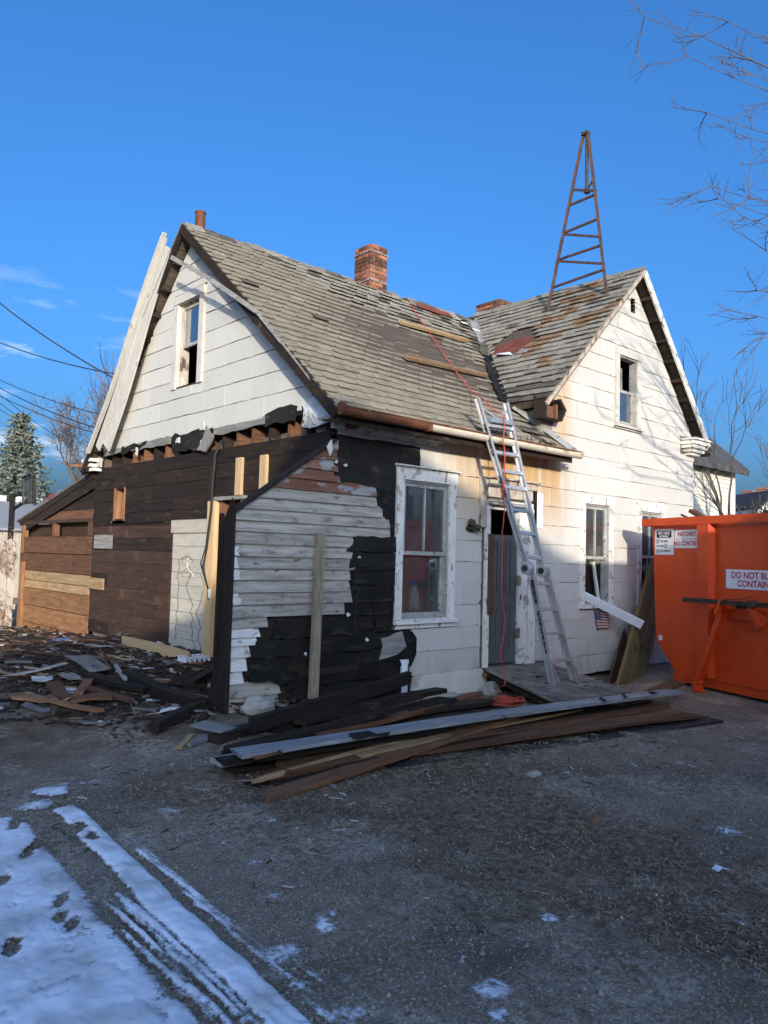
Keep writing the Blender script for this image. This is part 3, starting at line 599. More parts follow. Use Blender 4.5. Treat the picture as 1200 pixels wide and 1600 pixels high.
# ---------------------------------------------------------------- clapboard end of the vanished lean-to
cw_ = empty('clapboard_wall', FP(-1.17, 0, 0)); cw_.parent = house
def diag(z): return -1.17 + (z - 2.03) / (2.86 - 2.03) * 1.17
B_ = [(-1.16, .02), (-.003, .02), (-.003, 2.86), (-1.16, 2.035)]
MB().loft([FP(s, -.10, z) for s, z in B_], [FP(s, 0, z) for s, z in B_]).make('backing', M['dark_x'], cw_)
zs = [.14, .27, .40, .52, .65, .76, .84, .93, 1.03, 1.15, 1.27, 1.39, 1.50, 1.62, 1.74, 1.86, 1.97, 2.085, 2.20, 2.315, 2.43, 2.545, 2.66, 2.78]
def rightC(z):
    tb = [(.0, -.58), (.42, -.55), (.43, -.99), (.70, -.97), (.71, -.86), (.79, -.84), (.80, -.90), (.98, -.75), (.985, .16), (1.1, .22), (1.2, .32), (1.45, .29), (1.57, .34), (1.86, .34), (1.87, .86), (2.0, .84), (2.1, .76), (2.2, .66), (2.42, .61), (2.44, .10), (2.9, .02)]
    for (a, b), (c, d) in zip(tb, tb[1:]):
        if a <= z < c: return b + (d - b) * (z - a) / (c - a)
    return 0
for k, z in enumerate(zs):
    zb = zs[k + 1] if k + 1 < len(zs) else 2.9
    r = rightC(z + .05); l = -1.165
    zt = zb + .012
    n = max(2, int((r - l) / .35) + 1)
    bot = [(l + (r - l) * i / (n - 1) + (U(-.03, .03) if i == n - 1 else 0), z + U(-.0015, .0015)) for i in range(n)]
    e = bot[-1]
    p = bot + [(e[0] + U(-.03, .02), zt), (l, zt)]
    a_, b_ = 2.86 - 2.03, -1.17
    p = clip(p, -(a_ / 1.17), 1, 2.03 + a_)           # below the old roof line
    if len(p) < 3 or area(p) < .003: continue
    def off(zz): return .034 - .022 * (zz - z) / (zb - z)
    mb = MB().loft([FP(s, .003, q) for s, q in p], [FP(s, off(q), q) for s, q in p])
    mm = M['clap_white'] if z < .9 and z > .35 and r < -.7 else M['clap_red'] if k in (19, 20, 21, 22) or (k == 2) else M['clap']
    mb.make('clapboard', mm, cw_, center=True)
    if 8 <= k <= 13 and rnd() < .8:
        wl = .05 + .14 * rnd() if k < 11 else .02 + .06 * rnd()
        q = [(l, z + .002), (l + wl, z + .004), (l + wl * U(.75, 1), z + .03), (l + wl * U(.4, .9), z + .055), (l + wl * U(.5, 1.0), z + .08), (l + wl * U(.3, .9), zb - .01), (l, zb - .006)]
        MB().loft([FP(s, off(zz) + .0008, zz) for s, zz in q], [FP(s, off(zz) + .004, zz) for s, zz in q]).make('paint_flake', M['clap_white'], cw_)
# sloping edge board and the dark post at its free end
mb = MB(); mb.bar(FP(-1.19, .0, 2.045), FP(.02, .0, 2.885), .11, .03, up=(-.57, 0, .82)); mb.make('edge_board', M['dark_x'], cw_)
mb = MB(); mb.loft([FP(-1.215, -.10, -.05), FP(-1.168, -.10, -.05), FP(-1.168, -.10, 2.0), FP(-1.19, -.10, 2.05), FP(-1.215, -.10, 1.98)], [FP(-1.22, .04, -.05), FP(-1.172, .04, -.05), FP(-1.172, .04, 2.06), FP(-1.19, .04, 2.12), FP(-1.22, .04, 2.18)])
mb.make('corner_post', M['dark_z'], cw_)
# end wall turning back from the corner, reduced to a dark edge
mb = MB(); A = [(0.02, 0), (.30, 0), (.26, .2), (.10, .26), (.06, .5), (.04, 1.6), (.04, 2.0), (.02, 2.03)]
mb.loft([Vector((-1.25, s + .1, z)) for s, z in A], [Vector((-1.20, s + .1, z)) for s, z in A]); mb.make('broken_end_wall', M['dark_z'], cw_)
# tar paper sheets
tarp = empty('tar_paper', FP(.5, 0, 1.5)); tarp.parent = house
sheet('paper_sheet', FP, [(.02, .10), (1.24, .10), (1.26, .84), (.90, .84), (.90, 2.72), (.0, 2.72), (.0, .10)], .0022, .0045, M['tar'], tarp)
sheet('paper_sheet', FP, [(.03, 2.66), (1.31, 2.70), (1.31, 2.93), (.75, 2.95), (.45, 2.97), (.05, 2.96)], .0055, .011, M['tar'], tarp, .014)
sheet('paper_sheet', FP, [(.01, 2.45), (.60, 2.43), (.62, 2.40), (.90, 2.38), (.92, 2.70), (.02, 2.70)], .0050, .020, M['tar'], tarp, .014)
sheet('paper_sheet', FP, [(.62, 2.43), (.92, 2.42), (.92, 1.85), (.87, 1.85), (.86, 1.95), (.68, 2.22)], .0052, .012, M['tar'], tarp, .012)
for z0, z1 in ((1.70, 1.87), (1.52, 1.69), (1.34, 1.51), (1.16, 1.33), (1.0, 1.15)):
    sheet('paper_sheet', FP, [(.30 + U(-.1, .05), z0), (.93, z0), (.93, z1), (.34 + U(-.05, .02), z1)], .012, .03 + U(0, .01), M['tar'], tarp, .012)
for z0, z1, x0, x1 in ((.80, .985, -.72, .90), (.62, .79, -.96, .86), (.47, .61, -.98, 1.0), (.30, .46, -.52, .9), (.12, .29, -.5, .7)):
    sheet('paper_sheet', FP, [(x0, z0), (x1, z0 + .01), (x1 - .04, z1), (x0 + .06, z1)], .012, .032 + U(0, .012), M['tar'], tarp, .018)
sheet('paper_sheet', FP, [(1.02, .42), (1.20, .40), (1.27, .55), (1.28, .72), (1.20, .80), (1.06, .80), (1.14, .66)], .02, .06, M['tar'], tarp, .012)
sheet('paper_sheet', FP, [(-.6, .36), (-.72, .42), (-.95, .42), (-.98, .50), (-.58, .5), (-.30, .40)], .04, .06, M['tar'], tarp, .02)
for (x, z, w, h) in [(-.12, 2.70, .12, .17), (.0, 2.62, .05, .07), (.12, 2.60, .08, .06), (.36, 1.62, .04, .05), (.22, 1.0, .06, .08), (.50, .72, .05, .07), (-.32, .62, .04, .06), (.94, 1.30, .08, .2), (.93, 2.18, .06, .14)]:
    w, h = (w * .62, h * .62) if h < .15 else (w * .8, h)
    q = [(x, z + h * .5), (x + w * .5, z), (x + w, z + h * .4), (x + w * .6, z + h)]
    MB().loft([FP(s, .045, zz) for s, zz in q], [FP(s + U(-.01, .01), .055 + U(0, .03), zz) for s, zz in q]).make('paint_chip', M['clap_white'], tarp)
for z in (1.505, 1.16): mb = MB(); mb.bar(FP(.35, .045, z), FP(.92, .045, z + .01), .02, .03); mb.make('lath', M['tar'], tarp)
for x in (.62, .34, .88): mb = MB(); mb.bar(FP(x, .05, .88), FP(x + .01, .05, 1.3), .03, .02); mb.make('lath', M['tar'], tarp)
for z, x0, x1, in ((.885, .40, .86), (.44, -.4, .4), (.50, -.52, -.2)): mb = MB(); mb.bar(FP(x0, .05, z), FP(x1, .05, z + .02), .02, .07); mb.make('lath', M['dark_x'], tarp)
sheet('grey_board', FP, [(.72, .50), (1.0, .56), (1.14, .64), (1.05, .80), (.74, .74), (.78, .66)], .035, .048, M['grey_x'], tarp, .012)
mb = MB(); mb.tube([FP(1.09, .06, .1), FP(1.09, .06, .47)], .045, 10); mb.tube([FP(1.09, .06, .44), FP(1.09, .06, .49)], .052, 10); mb.make('pipe', M['sign'], house, smooth=False)

# ---------------------------------------------------------------- rear lean-to
lt = empty('lean_to', LP(8, 0, 0)); lt.parent = house
for z0, z1, m in ((-.05, .205, 'orange_y'), (.21, .535, 'orange_y'), (.54, .865, 'orange_y'), (.87, 1.02, 'tan_y'), (1.025, 1.205, 'tan_y'), (1.21, 1.545, 'rust_y'), (1.55, 1.86, 'rust_y')):
    for a, b in ((6.36, 9.95),):
        mb = MB(); wbox(mb, LP, a, b, .0, .024 + U(-.004, .01), z0 + .001, z1 - .006); mb.make('board', M[m], lt, center=True)
for y0, y1, d, z0, z1, m in ((9.60, 9.78, .06, -.1, 1.36, 'orange_z'), (9.80, 9.97, .0, -.1, 2.10, 'orange_z'), (8.05, 8.20, .01, 1.87, 2.10, 'rust_z'), (6.36, 6.50, .01, 1.87, 2.10, 'rust_z')):
    mb = MB(); wbox(mb, LP, y0, y1, d - .06 if d < .05 else .026, d + .025, z0, z1); mb.make('post', M[m], lt)
mb = MB(); wbox(mb, LP, 6.36, 10.05, -.02, .05, 2.101, 2.16); mb.make('plate', M['walnut'], lt)
mb = MB(); wbox(mb, LP, 6.36, 9.9, -.16, -.12, 1.7, 2.1); mb.make('back_boards', M['walnut'], lt)
def slz(y): return 2.93 - (y - 6.36) * (2.93 - 2.16) / (10.12 - 6.36)
for k in range(4):
    z0 = 2.162 + k * .155; ymax = 6.36 + (2.93 - z0 - .30) / (2.93 - 2.16) * 3.76
    ymax2 = 6.36 + (2.93 - z0 - .155 - .30) / (2.93 - 2.16) * 3.76
    if ymax < 6.5: break
    p = [(6.36, z0), (ymax, z0), (max(6.37, ymax2), z0 + .15), (6.36, z0 + .15)]
    MB().loft([LP(s, -.02, z) for s, z in p], [LP(s, .01, z) for s, z in p]).make('board', M['dark_y'] if k else M['rust_y'], lt, center=True)
for off_, w, d, m in ((-.055, .11, .06, 'dark_y'), (-.20, .16, .05, 'dark_y')):
    mb = MB(); mb.bar(LP(6.30, d - .03, slz(6.30) + off_), LP(10.12 + off_ * 2.4, d - .03, slz(10.12 + off_ * 2.4) + off_), .05, w); mb.make('rafter', M[m], lt, center=True)
mb = MB(); mb.loft([LP(6.3, .06, slz(6.3) + .003), LP(10.2, .06, slz(10.2) + .003), LP(10.2, .06, slz(10.2) + .04), LP(6.3, .06, slz(6.3) + .04)], [LP(6.3, -3, slz(6.3) + .003), LP(10.2, -3, slz(10.2) + .003), LP(10.2, -3, slz(10.2) + .04), LP(6.3, -3, slz(6.3) + .04)]); mb.make('roof', M['shingle_dark'], lt)
mb = MB(); mb.box((.1, 9.8, -.1), (3, 9.95, 2.05)); mb.box((2.9, 6.4, -.1), (3, 9.8, 2.05)); mb.make('wall', M['dark_y'], lt)
mb = MB(); wbox(mb, LP, 5.72, 6.355, .036, .06, 1.0, 1.18); mb.make('tan_board', M['tan_y'], lt)
mb = MB(); wbox(mb, LP, 5.48, 6.2, .034, .045, 1.66, 1.88); mb.make('grey_panel', M['grey_y'], lt)
# ================================================================ roofs
rm = empty('roof', (0, 0, 3.1)); rm.parent = house; rm['label'] = 'main roof slope in brown grey shingles'
rw = empty('roof', (6, 1, 4)); rw.parent = house; rw['label'] = 'cross wing roof with rust stains and missing shingles'
# main front slope frame: u along x, v up the slope
mo = Vector((-.22, -.32, 3.14)); mu_ = Vector((1, 0, 0)); mv = Vector((0, 1, MF)).normalized(); mn = mu_.cross(mv)
ML = hypot(3.52, 3.52 * MF)
wo_ = Vector((3.52, -.20, WING['az'] - .99 * (6.07 - 3.52))); wu = Vector((0, -1, 0)); wv = Vector((1, 0, .99)).normalized(); wn = wu.cross(wv)
# for the wing u runs from the front rake backwards
wu = Vector((0, 1, 0)); wn = wv.cross(Vector((0, 1, 0))); wn = -wn if wn.z < 0 else wn
WL = hypot(2.55, 2.55 * .99)
def m2(u, v, d): return mo + mu_ * u + mv * v + mn * d
def w2(u, v, d): return wo_ + wu * u + wv * v + wn * d
def val_x(Y):                              # valley: x where both slopes meet
    z = 3.14 + MF * (Y + .32); return 6.07 - (6.37 - z) / .99
v_valley = lambda v: val_x(-.32 + v * mv.y) + .22      # in u
VB = (.55 + .32) / mv.y
sag = lambda u, v: -.035 * sin(pi * min(1, max(0, u / 6.2))) * sin(pi * min(1, v / ML))
# decks
mb = MB()
up_, dn = .0, -.09
def poly3(f, P, a, b): mb.loft([f(u, v, a) for u, v in P], [f(u, v, b) for u, v in P])
poly3(m2, [(0, 0), (4.16, 0), (3.98, VB * .9), (3.80, VB), (v_valley(ML) + .0, ML), (0, ML)], dn, up_); mb.make('roof_deck', M['deck'], rm)
mb = MB()
vy = lambda v: (lambda x: ((WING['az'] - .99 * (6.07 - x)) - 3.14) / MF - .32)(3.52 + v * wv.x) + .20
poly3(w2, [(0, 0), (vy(0), 0), (vy(WL), WL), (0, WL)], dn, up_); mb.make('roof_deck', M['deck'], rw)
mb = MB()                                  # rear slope, wing right slope, wing continuing back
mb.loft([Vector((-.22, 3.2, RZ - .09)), Vector((-.22, 6.42, RZ - .09 - .99 * 3.22)), Vector((-.22, 6.42, RZ - .99 * 3.22)), Vector((-.22, 3.2, RZ))], [Vector((6.0, 3.2, RZ - .09)), Vector((6.0, 6.42, RZ - .09 - .99 * 3.22)), Vector((6.0, 6.42, RZ - .99 * 3.22)), Vector((6.0, 3.2, RZ))])
mb.make('rear_slope', M['deck'], rm)
mb = MB()
def wr(x, y, d): return Vector((x, y, WING['az'] - WING['rs'] * (x - 6.07) + d))
mb.loft([wr(6.07, -.20, -.10), wr(8.32, -.20, -.10), wr(8.32, -.20, 0), wr(6.07, -.20, 0)], [wr(6.07, 6.4, -.10), wr(8.32, 6.4, -.10), wr(8.32, 6.4, 0), wr(6.07, 6.4, 0)]); mb.make('right_slope', M['deck'], rw)
mb = MB()
for i in range(15):                        # tiles on the right slope seen only edge on
    v0 = i * .16; mb.loft([wr(6.07 + v0, -.22, .005), wr(6.07 + v0 + .17, -.22, .02), wr(6.07 + v0 + .17, -.22, .035), wr(6.07 + v0, -.22, .018)], [wr(6.07 + v0, 6.42, .005), wr(6.07 + v0 + .17, 6.42, .02), wr(6.07 + v0 + .17, 6.42, .035), wr(6.07 + v0, 6.42, .018)])
tag(mb.make('shingle_courses', M['shingle_grey'], rw), kind='stuff')
mb = MB()
for i in range(16):
    f = lambda t: RZ - .99 * t
    t0 = i * .2; mb.loft([Vector((-.24, 3.2 + t0, f(t0) + .005)), Vector((-.24, 3.2 + t0 + .21, f(t0 + .21) + .02)), Vector((-.24, 3.2 + t0 + .21, f(t0 + .21) + .035)), Vector((-.24, 3.2 + t0, f(t0) + .02))], [Vector((5.9, 3.2 + t0, f(t0) + .005)), Vector((5.9, 3.2 + t0 + .21, f(t0 + .21) + .02)), Vector((5.9, 3.2 + t0 + .21, f(t0 + .21) + .035)), Vector((5.9, 3.2 + t0, f(t0) + .02))])
tag(mb.make('shingle_courses', M['shingle_grey'], rm), kind='stuff')
tiles = []                                 # (distance, verts, faces, material, parent)
def tile(f, u, v, w, h, m, par, clipf=None, cut=.045, lift=0., jit=1.):
    th = .009
    p = [(u + .003, v + (.0)), (u + w - cut, v), (u + w - .003, v + cut * .9), (u + w - .003, v + h), (u + .003, v + h)]
    j = U(-.008, .008) * jit; p = [(a + U(-.003, .003), b + (j if b < v + .06 else 0) + U(-.003, .003)) for a, b in p]
    if clipf:
        for c in clipf: p = clip(p, *c)
    if len(p) < 3 or area(p) < .002: return
    tl = U(-.003, .006) * jit + lift
    def d(b, top): return (.022 + tl) * (1 - (b - v) / h) + .002 + (th if top else 0)
    A = [f(a, b, d(b, 0) + (sag(a, b) if f is m2 else 0)) for a, b in p]; B = [f(a, b, d(b, 1) + (sag(a, b) if f is m2 else 0)) for a, b in p]
    c = sum(A, Vector()) / len(A)
    tiles.append(((c - CAM).length * (1 if f is m2 else .93), A, B, m, par))
EXP, TW = .162, .245
nrow = int(ML / EXP) + 1
for k in range(nrow):
    v = k * EXP
    h = min(EXP + .05, ML - v + .02)
    if h < .05: continue
    u = -.02 - (TW / 2 if k % 2 else 0) - U(0, .03)
    while u < 6.4:
        cl = [(-1, 0, .02)]
        if v < VB: cl.append((1, 0, 4.17 - v * .12 if v < .35 else 3.98))
        else:
            q = (v_valley(ML) - v_valley(VB)) / (ML - VB); cl.append((1, -q, v_valley(VB) - q * VB - .05))
        x, y = u - .22, v
        dark = noise.noise(Vector((u * .9, v * 1.2, 3)))
        m = 'shingle'
        if v > ML * .66 and u > 2.6 - (v - ML * .66): m = 'shingle_grey' if rnd() < .90 else 'shingle_dark'
        if v > ML * .86 and u > 4.2 and rnd() < .45: m = 'shingle_dark'
        edge = (v_valley(v) - u) if v > VB else 4.1 - u
        if edge < .75 and rnd() < .45 and u > 3: m = 'shingle_dark' if rnd() < .35 else 'shingle_grey'
        if rnd() < .004: m = 'shingle_dark'
        skip = (m != 'shingle' and edge < .6 and rnd() < .22)
        if not skip: tile(m2, u, v, TW, h, M[m], rm, cl, lift=U(0, .02) if m != 'shingle' else 0, jit=1.6 if m != 'shingle' else 1)
        u += TW
WX, WTW = .150, .24
for k in range(int(WL / WX) + 1):
    v = k * WX; h = min(WX + .05, WL - v + .02)
    if h < .05: continue
    q = (vy(WL) - vy(0)) / WL
    u = -.03 - (WTW / 2 if k % 2 else 0) - U(0, .06)
    while u < vy(WL):
        Y = u - .2; X = 3.52 + v * wv.x
        n1 = noise.noise(Vector((Y * 1.3, X * 2.2, 9.1))); m = 'shingle_grey'
        rusty = (abs(X - 5.35 + (Y - .75) * .55) < .16 and .25 < Y < 1.15) or (abs(X - 5.05 + Y * .55) < .14 and Y < .9) or (abs(X - 4.25) < .12 and .1 < Y < .4) or (hypot(X - 5.75, Y - .8) < .2) or n1 > .52
        if rusty and rnd() < .85: m = 'shingle_rust'
        elif rnd() < .07: m = 'shingle_dark'
        if k < 4: m = 'shingle_dark' if (k % 2 == 0 or rnd() < .25) else 'shingle_grey'
        bare = hypot((X - 4.85) / .30, (Y - 1.35) / .48) < 1
        if not bare: tile(w2, u, v, WTW, h, M[m], rw, [(-1, 0, .03), (1, -q, vy(0) - .05)], cut=.02, lift=U(0, .016), jit=1.8)
        u += WTW
tiles.sort(key=lambda t: t[0])
pool = {}
for i, (d, A, B, m, par) in enumerate(tiles):
    if i < 298: MB().loft(A, B).make('roof_shingle', m, par, center=True)
    else: pool.setdefault((par.name, m.name), [MB(), m, par])[0].loft(A, B)
for (pn_, mn_), (mb, m, par) in pool.items(): tag(mb.make('upper_shingles', m, par), kind='stuff')
# bare red roll roofing where shingles are gone
sheet('red_roll_patch', lambda s, d, z: w2(s, z, d), [(1.22, 1.68), (1.95, 1.62), (2.08, 1.98), (1.7, 2.12), (1.30, 2.05)], .002, .006, M['red_patch'], rw, .03, .1)
sheet('dark_patch', lambda s, d, z: m2(s, z, d), [(4.3, 4.28), (5.2, 4.30), (5.25, 4.5), (4.4, 4.5)], .05, .056, M['red_patch'], rm, .02)
# valley flashing
mb = MB()
for t0, t1, m in ((.0, .48, 'tar'), (.50, .66, 'shingle_dark'), (.67, .99, 'flash')):
    for a, b in ((t0, t1),):
        Y0, Y1 = .55 + (3.2 - .55) * a, .55 + (3.2 - .55) * b
        P0 = Vector((val_x(Y0), Y0, 3.14 + MF * (Y0 + .32) + .045)); P1 = Vector((val_x(Y1), Y1, 3.14 + MF * (Y1 + .32) + .045))
        mb = MB(); nseg = 5
        for i in range(nseg):
            p0, p1 = P0.lerp(P1, i / nseg), P0.lerp(P1, (i + .96) / nseg)
            wL, wR = U(.10, .16), U(.07, .12)
            L0, L1 = p0 - mu_ * wL, p1 - mu_ * (wL * U(.8, 1.2)); R0, R1 = p0 + wv * wR, p1 + wv * wR
            e = Vector((0, 0, .012)); mb.loft([L0, p0, p1, L1], [q + e for q in (L0, p0, p1, L1)]); mb.loft([p0, R0, R1, p1], [q + e for q in (p0, R0, R1, p1)])
        mb.make('valley_flashing', M[m], rm)
for (u, v, w, h) in [(5.35, 4.18, .16, .09), (5.50, 3.98, .22, .10), (5.30, 4.32, .14, .05)]:
    MB().loft([m2(u, v, .055), m2(u + w, v + .02, .06), m2(u + w - .02, v + h, .055), m2(u + .02, v + h, .05)], [m2(u, v, .062), m2(u + w, v + .02, .07), m2(u + w - .02, v + h, .06), m2(u + .02, v + h, .058)]).make('white_scrap', M['sign'], rm)
mb = MB(); mb.loft([w2(1.42, 1.50, .03), w2(1.75, 1.60, .035), w2(1.85, 1.66, .03), w2(1.55, 1.62, .03)], [w2(1.42, 1.50, .04), w2(1.75, 1.60, .05), w2(1.85, 1.66, .04), w2(1.55, 1.62, .04)]); mb.make('white_scrap', M['sign'], rw)
# ragged ridge caps
for i in range(24):
    x = -.2 + i * .25
    if rnd() < .12: continue
    h = U(-.008, .012); mb = MB()
    for s in (-1, 1):
        n_ = Vector((0, s * .12, -.11)); a = Vector((x, 3.2, RZ + .035 + h)); b = Vector((x + .27, 3.2, RZ + .035 + h + U(-.01, .015)))
        mb.loft([a, b, b + n_, a + n_], [q + Vector((0, 0, .012)) for q in (a, b, b + n_, a + n_)])
    mb.make('ridge_cap', M['shingle_dark'] if rnd() < .35 else M['shingle_grey'], rm, center=True)
for i in range(16):
    y = -.2 + i * .22; mb = MB(); h = U(-.008, .012)
    for s in (-1, 1):
        n_ = Vector((s * .11, 0, -.115)); a = Vector((6.07, y, 6.37 + .03 + h)); b = Vector((6.07, y + .24, 6.37 + .03 + h + U(-.008, .016)))
        mb.loft([a, b, b + n_, a + n_], [q + Vector((0, 0, .012)) for q in (a, b, b + n_, a + n_)])
    mb.make('ridge_cap', M['shingle_grey'], rw, center=True)
# curved flashing where the main eave dies into the wing, small cheek of shingles
mb = MB()
E0 = [m2(3.72, .95, .05), m2(3.86, .62, .05), m2(4.0, .30, .045), m2(4.16, -.02, .03)]
for a, b in zip(E0, E0[1:]): mb.loft([a, b, b + Vector((.10, 0, .045)), a + Vector((.07, 0, .05))], [q + Vector((0, -.004, .012)) for q in (a, b, b + Vector((.10, 0, .045)), a + Vector((.07, 0, .05)))])
mb.make('curved_flashing', M['flash'], rm)
mb = MB()
for k in range(5): mb.box((3.70 - .012 * (4 - k), -.005, 3.36 + k * .085), (3.93, .34 + .03 * k, 3.36 + k * .085 + .08))
mb.make('cheek_wall', M['shingle_grey'], rw)
# rakes and eaves
mb = MB()                                  # right wing front rake boards
for sgn, x1, sl_ in ((-1, 3.50, .99), (1, 8.34, 1.121)):
    mb = MB(); hh_ = .055 if sgn < 0 else .11; a = Vector((6.07, -.215, 6.37 - .01 - hh_ * .5)); b = Vector((x1, -.215, 6.37 - sl_ * abs(x1 - 6.07) - .01 - hh_ * .5)); mb.bar(a, b, .03, hh_, up=(0, -1, 0), roll=pi / 2); mb.make('rake_board', M['trim_worn'] if sgn < 0 else M['trim'], rw)
for i in range(9):                         # soffit boards and lookouts under the right overhang
    mb = MB(); t = .25 + i * .26; mb.bar(wr(6.07 + t, -.20, -.13), wr(6.07 + t, 0, -.13), .05, .06); mb.make('lookout', M['dark_y'], rw, center=True)
mb = MB(); mb.loft([wr(6.12, -.195, -.108), wr(8.30, -.195, -.108), wr(8.30, -.195, -.102), wr(6.12, -.195, -.102)], [wr(6.12, -.02, -.108), wr(8.30, -.02, -.108), wr(8.30, -.02, -.102), wr(6.12, -.02, -.102)]); mb.make('soffit', M['dark_y'], rw)
# cornice return at the right corner
mb = MB()
for i, (z, h, d, x0) in enumerate(((3.58, .05, .10, 7.86), (3.63, .06, .16, 7.80), (3.69, .06, .21, 7.74), (3.75, .07, .25, 7.70), (3.82, .03, .29, 7.66))):
    mb.box((x0, -d, z), (8.22 + d * .4, .0 if i < 9 else 0, z + h - .001))
mb.make('cornice_return', M['trim'], house)
# opened box at the foot of the left rake
bx = empty('eave_box', (3.6, -.1, 3.6)); bx.parent = house
mb = MB(); z0, z1, x0, x1 = 3.60, 3.93, 3.50, 3.95
mb.box((x0, -.20, z0), (x1 - .05, .0, z0 + .02)); mb.box((x0, -.02, z0), (x1, .0, z1)); mb.box((x0, -.20, z0 + .021), (x0 + .03, -.02, z1 - .03))
mb.make('box_boards', M['dark_x'], bx)
mb = MB(); mb.box((3.58, -.17, z0 + .021), (3.72, -.14, z0 + .18)); mb.box((3.80, -.16, z0 + .021), (3.84, -.10, z1 - .1)); mb.make('block', M['rust_x'], bx)
mb = MB(); mb.loft([(x1 - .06, -.205, z0), (x1 + .04, -.205, z0 + .17), (x1 - .10, -.205, z1 - .02), (x1 - .13, -.205, z1 - .06), (x1 - .02, -.205, z0 + .17), (x1 - .09, -.205, z0 + .03)], [(x1 - .06, -.022, z0), (x1 + .04, -.022, z0 + .17), (x1 - .10, -.022, z1 - .02), (x1 - .13, -.022, z1 - .06), (x1 - .02, -.022, z0 + .17), (x1 - .09, -.022, z0 + .03)]); mb.make('torn_rim', M['dark_y'], bx)
# front eave: soffit, frieze, gutter
mb = MB(); mb.box((-.2, -.30, 3.065), (3.92, -.003, 3.09)); mb.make('soffit', M['trim_worn'], house)
mb = MB(); mb.box((-.05, -.05, 3.0), (1.6, -.026, 3.064)); mb.box((-.05, -.10, 3.03), (1.6, -.051, 3.064)); mb.make('frieze', M['trim'], house)
mb = MB(); mb.box((-.2, -.345, 3.01), (3.93, -.322, 3.14)); mb.make('fascia', M['dark_x'], house)
def gutter(x0, x1, m, tilt=0):
    mb = MB(); n = 8; r = .068; cy, cz = -.345 - r, 3.135; A = []; B = []
    for i in range(n + 1):
        a = pi + pi * i / n; A.append((cy + r * cos(a), cz + r * sin(a)))
    for i in range(n, -1, -1):
        a = pi + pi * i / n; A.append((cy + (r - .006) * cos(a), cz + (r - .006) * sin(a)))
    mb.loft([Vector((x0, y, z - tilt * .0)) for y, z in A], [Vector((x1, y, z - tilt)) for y, z in A]); return mb.make('trough', m, gt)
gt = empty('gutter', (0, -.4, 3.1)); gt.parent = house
gutter(-.24, 1.0, M['gutter_rust']); gutter(1.0005, 2.02, M['gutter']); gutter(2.021, 4.02, M['gutter'])
mb = MB(); mb.box((1.0, -.487, 3.062), (1.03, -.34, 3.14)); mb.tube([(-.24, -.413, 3.135), (-.20, -.413, 3.135)], .07, 12); mb.make('end_cap', M['gutter_rust'], gt)
mb = MB()
for x in (.1, 1.35, 2.02, 2.9, 3.6): mb.bar((x, -.48, 3.15), (x, -.34, 3.19), .02, .008)
mb.make('strap', M['flash'], gt)
mb = MB(); mb.bar((-.2, -.46, 3.158), (4.0, -.46, 3.158), .03, .012); mb.bar((-.1, -.37, 3.168), (3.95, -.37, 3.172), .04, .02); mb.make('sheathing_edge', M['rust_x'], gt)
mb = MB()
for i in range(26):
    x = 2.0 + U(0, 1.95); mb.bar((x, -.35, 3.17), (x + U(-.12, .12), -.38 + U(-.05, .04), 3.17 + U(.02, .10)), .008, .006)
tag(mb.make('twigs_in_gutter', M['dark_x'], gt), kind='stuff')
# stub of an old downpipe
mb = MB(); mb.tube([(.12, -.30, 3.04), (.12, -.22, 3.02), (.10, -.12, 3.03)], .035, 8); mb.make('outlet', M['gutter_rust'], gt)
# left gable: bare edge of the front rake, loose white rake mouldings at the back
mb = MB(); mb.bar(Vector((-.225, -.34, 3.085)), Vector((-.225, 3.2, RZ - .055)), .05, .12, up=(0, -.66, .75)); mb.make('rake_edge', M['dark_y'], rm)
for i in range(10):
    t = .3 + i * .31
    mb = MB(); mb.bar((-.20, 3.2 + t, RZ - .99 * t - .14), (0, 3.2 + t, RZ - .99 * t - .14), .06, .07); mb.make('lookout', M['dark_x'], rm, center=True)
    mb = MB(); mb.bar((-.20, 3.2 - t, RZ - MF * t - .13), (0, 3.2 - t, RZ - MF * t - .13), .05, .06); mb.make('lookout', M['dark_x'], rm, center=True)
mb = MB(); mb.bar(Vector((-.215, 3.2, RZ - .06)), Vector((-.215, 6.42, RZ - .06 - .99 * 3.22)), .03, .10, up=(0, .7, .7)); mb.make('rake_edge', M['dark_y'], rm)
def rake_strip(name, p0, p1, w, th, m, dx): 
    a, b = on(*p0, 0, dx), on(*p1, 0, dx); mb = MB(); pts = []
    n = 12; d = (b - a); s = Vector((0, d.z, -d.y)).normalized()
    if s.y < 0: s = -s
    A = []; 
    for i in range(n + 1):
        t = i / n; A.append(a.lerp(b, t) + Vector((0, 0, .03 * sin(t * pi * 2.3))) + s * .015 * sin(t * 7))
    for i in range(n):
        q = [A[i], A[i + 1], A[i + 1] + s * w, A[i] + s * w]; mb.loft(q, [p + Vector((-th, 0, 0)) for p in q])
    return mb.make(name, m, rk)
rk = empty('rake_board', (0, 5, 4.5)); rk.parent = house; rk['label'] = 'loose white rake moulding hanging off the rear gable edge'
rake_strip('moulding', (270, 392), (172, 708), .26, .03, M['rake'], -.205)
rake_strip('moulding', (262, 374), (157, 707), .15, .03, M['rake'], -.24)
rake_strip('moulding', (261, 366), (141, 712), .045, .06, M['rake'], -.25)
mb = MB(); a, b, c, d = on(268, 402, 0, -.42), on(330, 437, 0, -.36), on(400, 486, 0, -.28), on(505, 618, 0, -.235)
for p, q in ((a, b), (b, c)): mb.bar(p, q, .025, .055, up=(0, .5, .8))
mb.bar(c, on(440, 535, 0, -.26), .02, .035, up=(0, .5, .8)); mb.bar(on(440, 535, 0, -.26), d, .015, .018, up=(0, .5, .8))
mb.make('fallen_moulding', M['grey_y'], house)
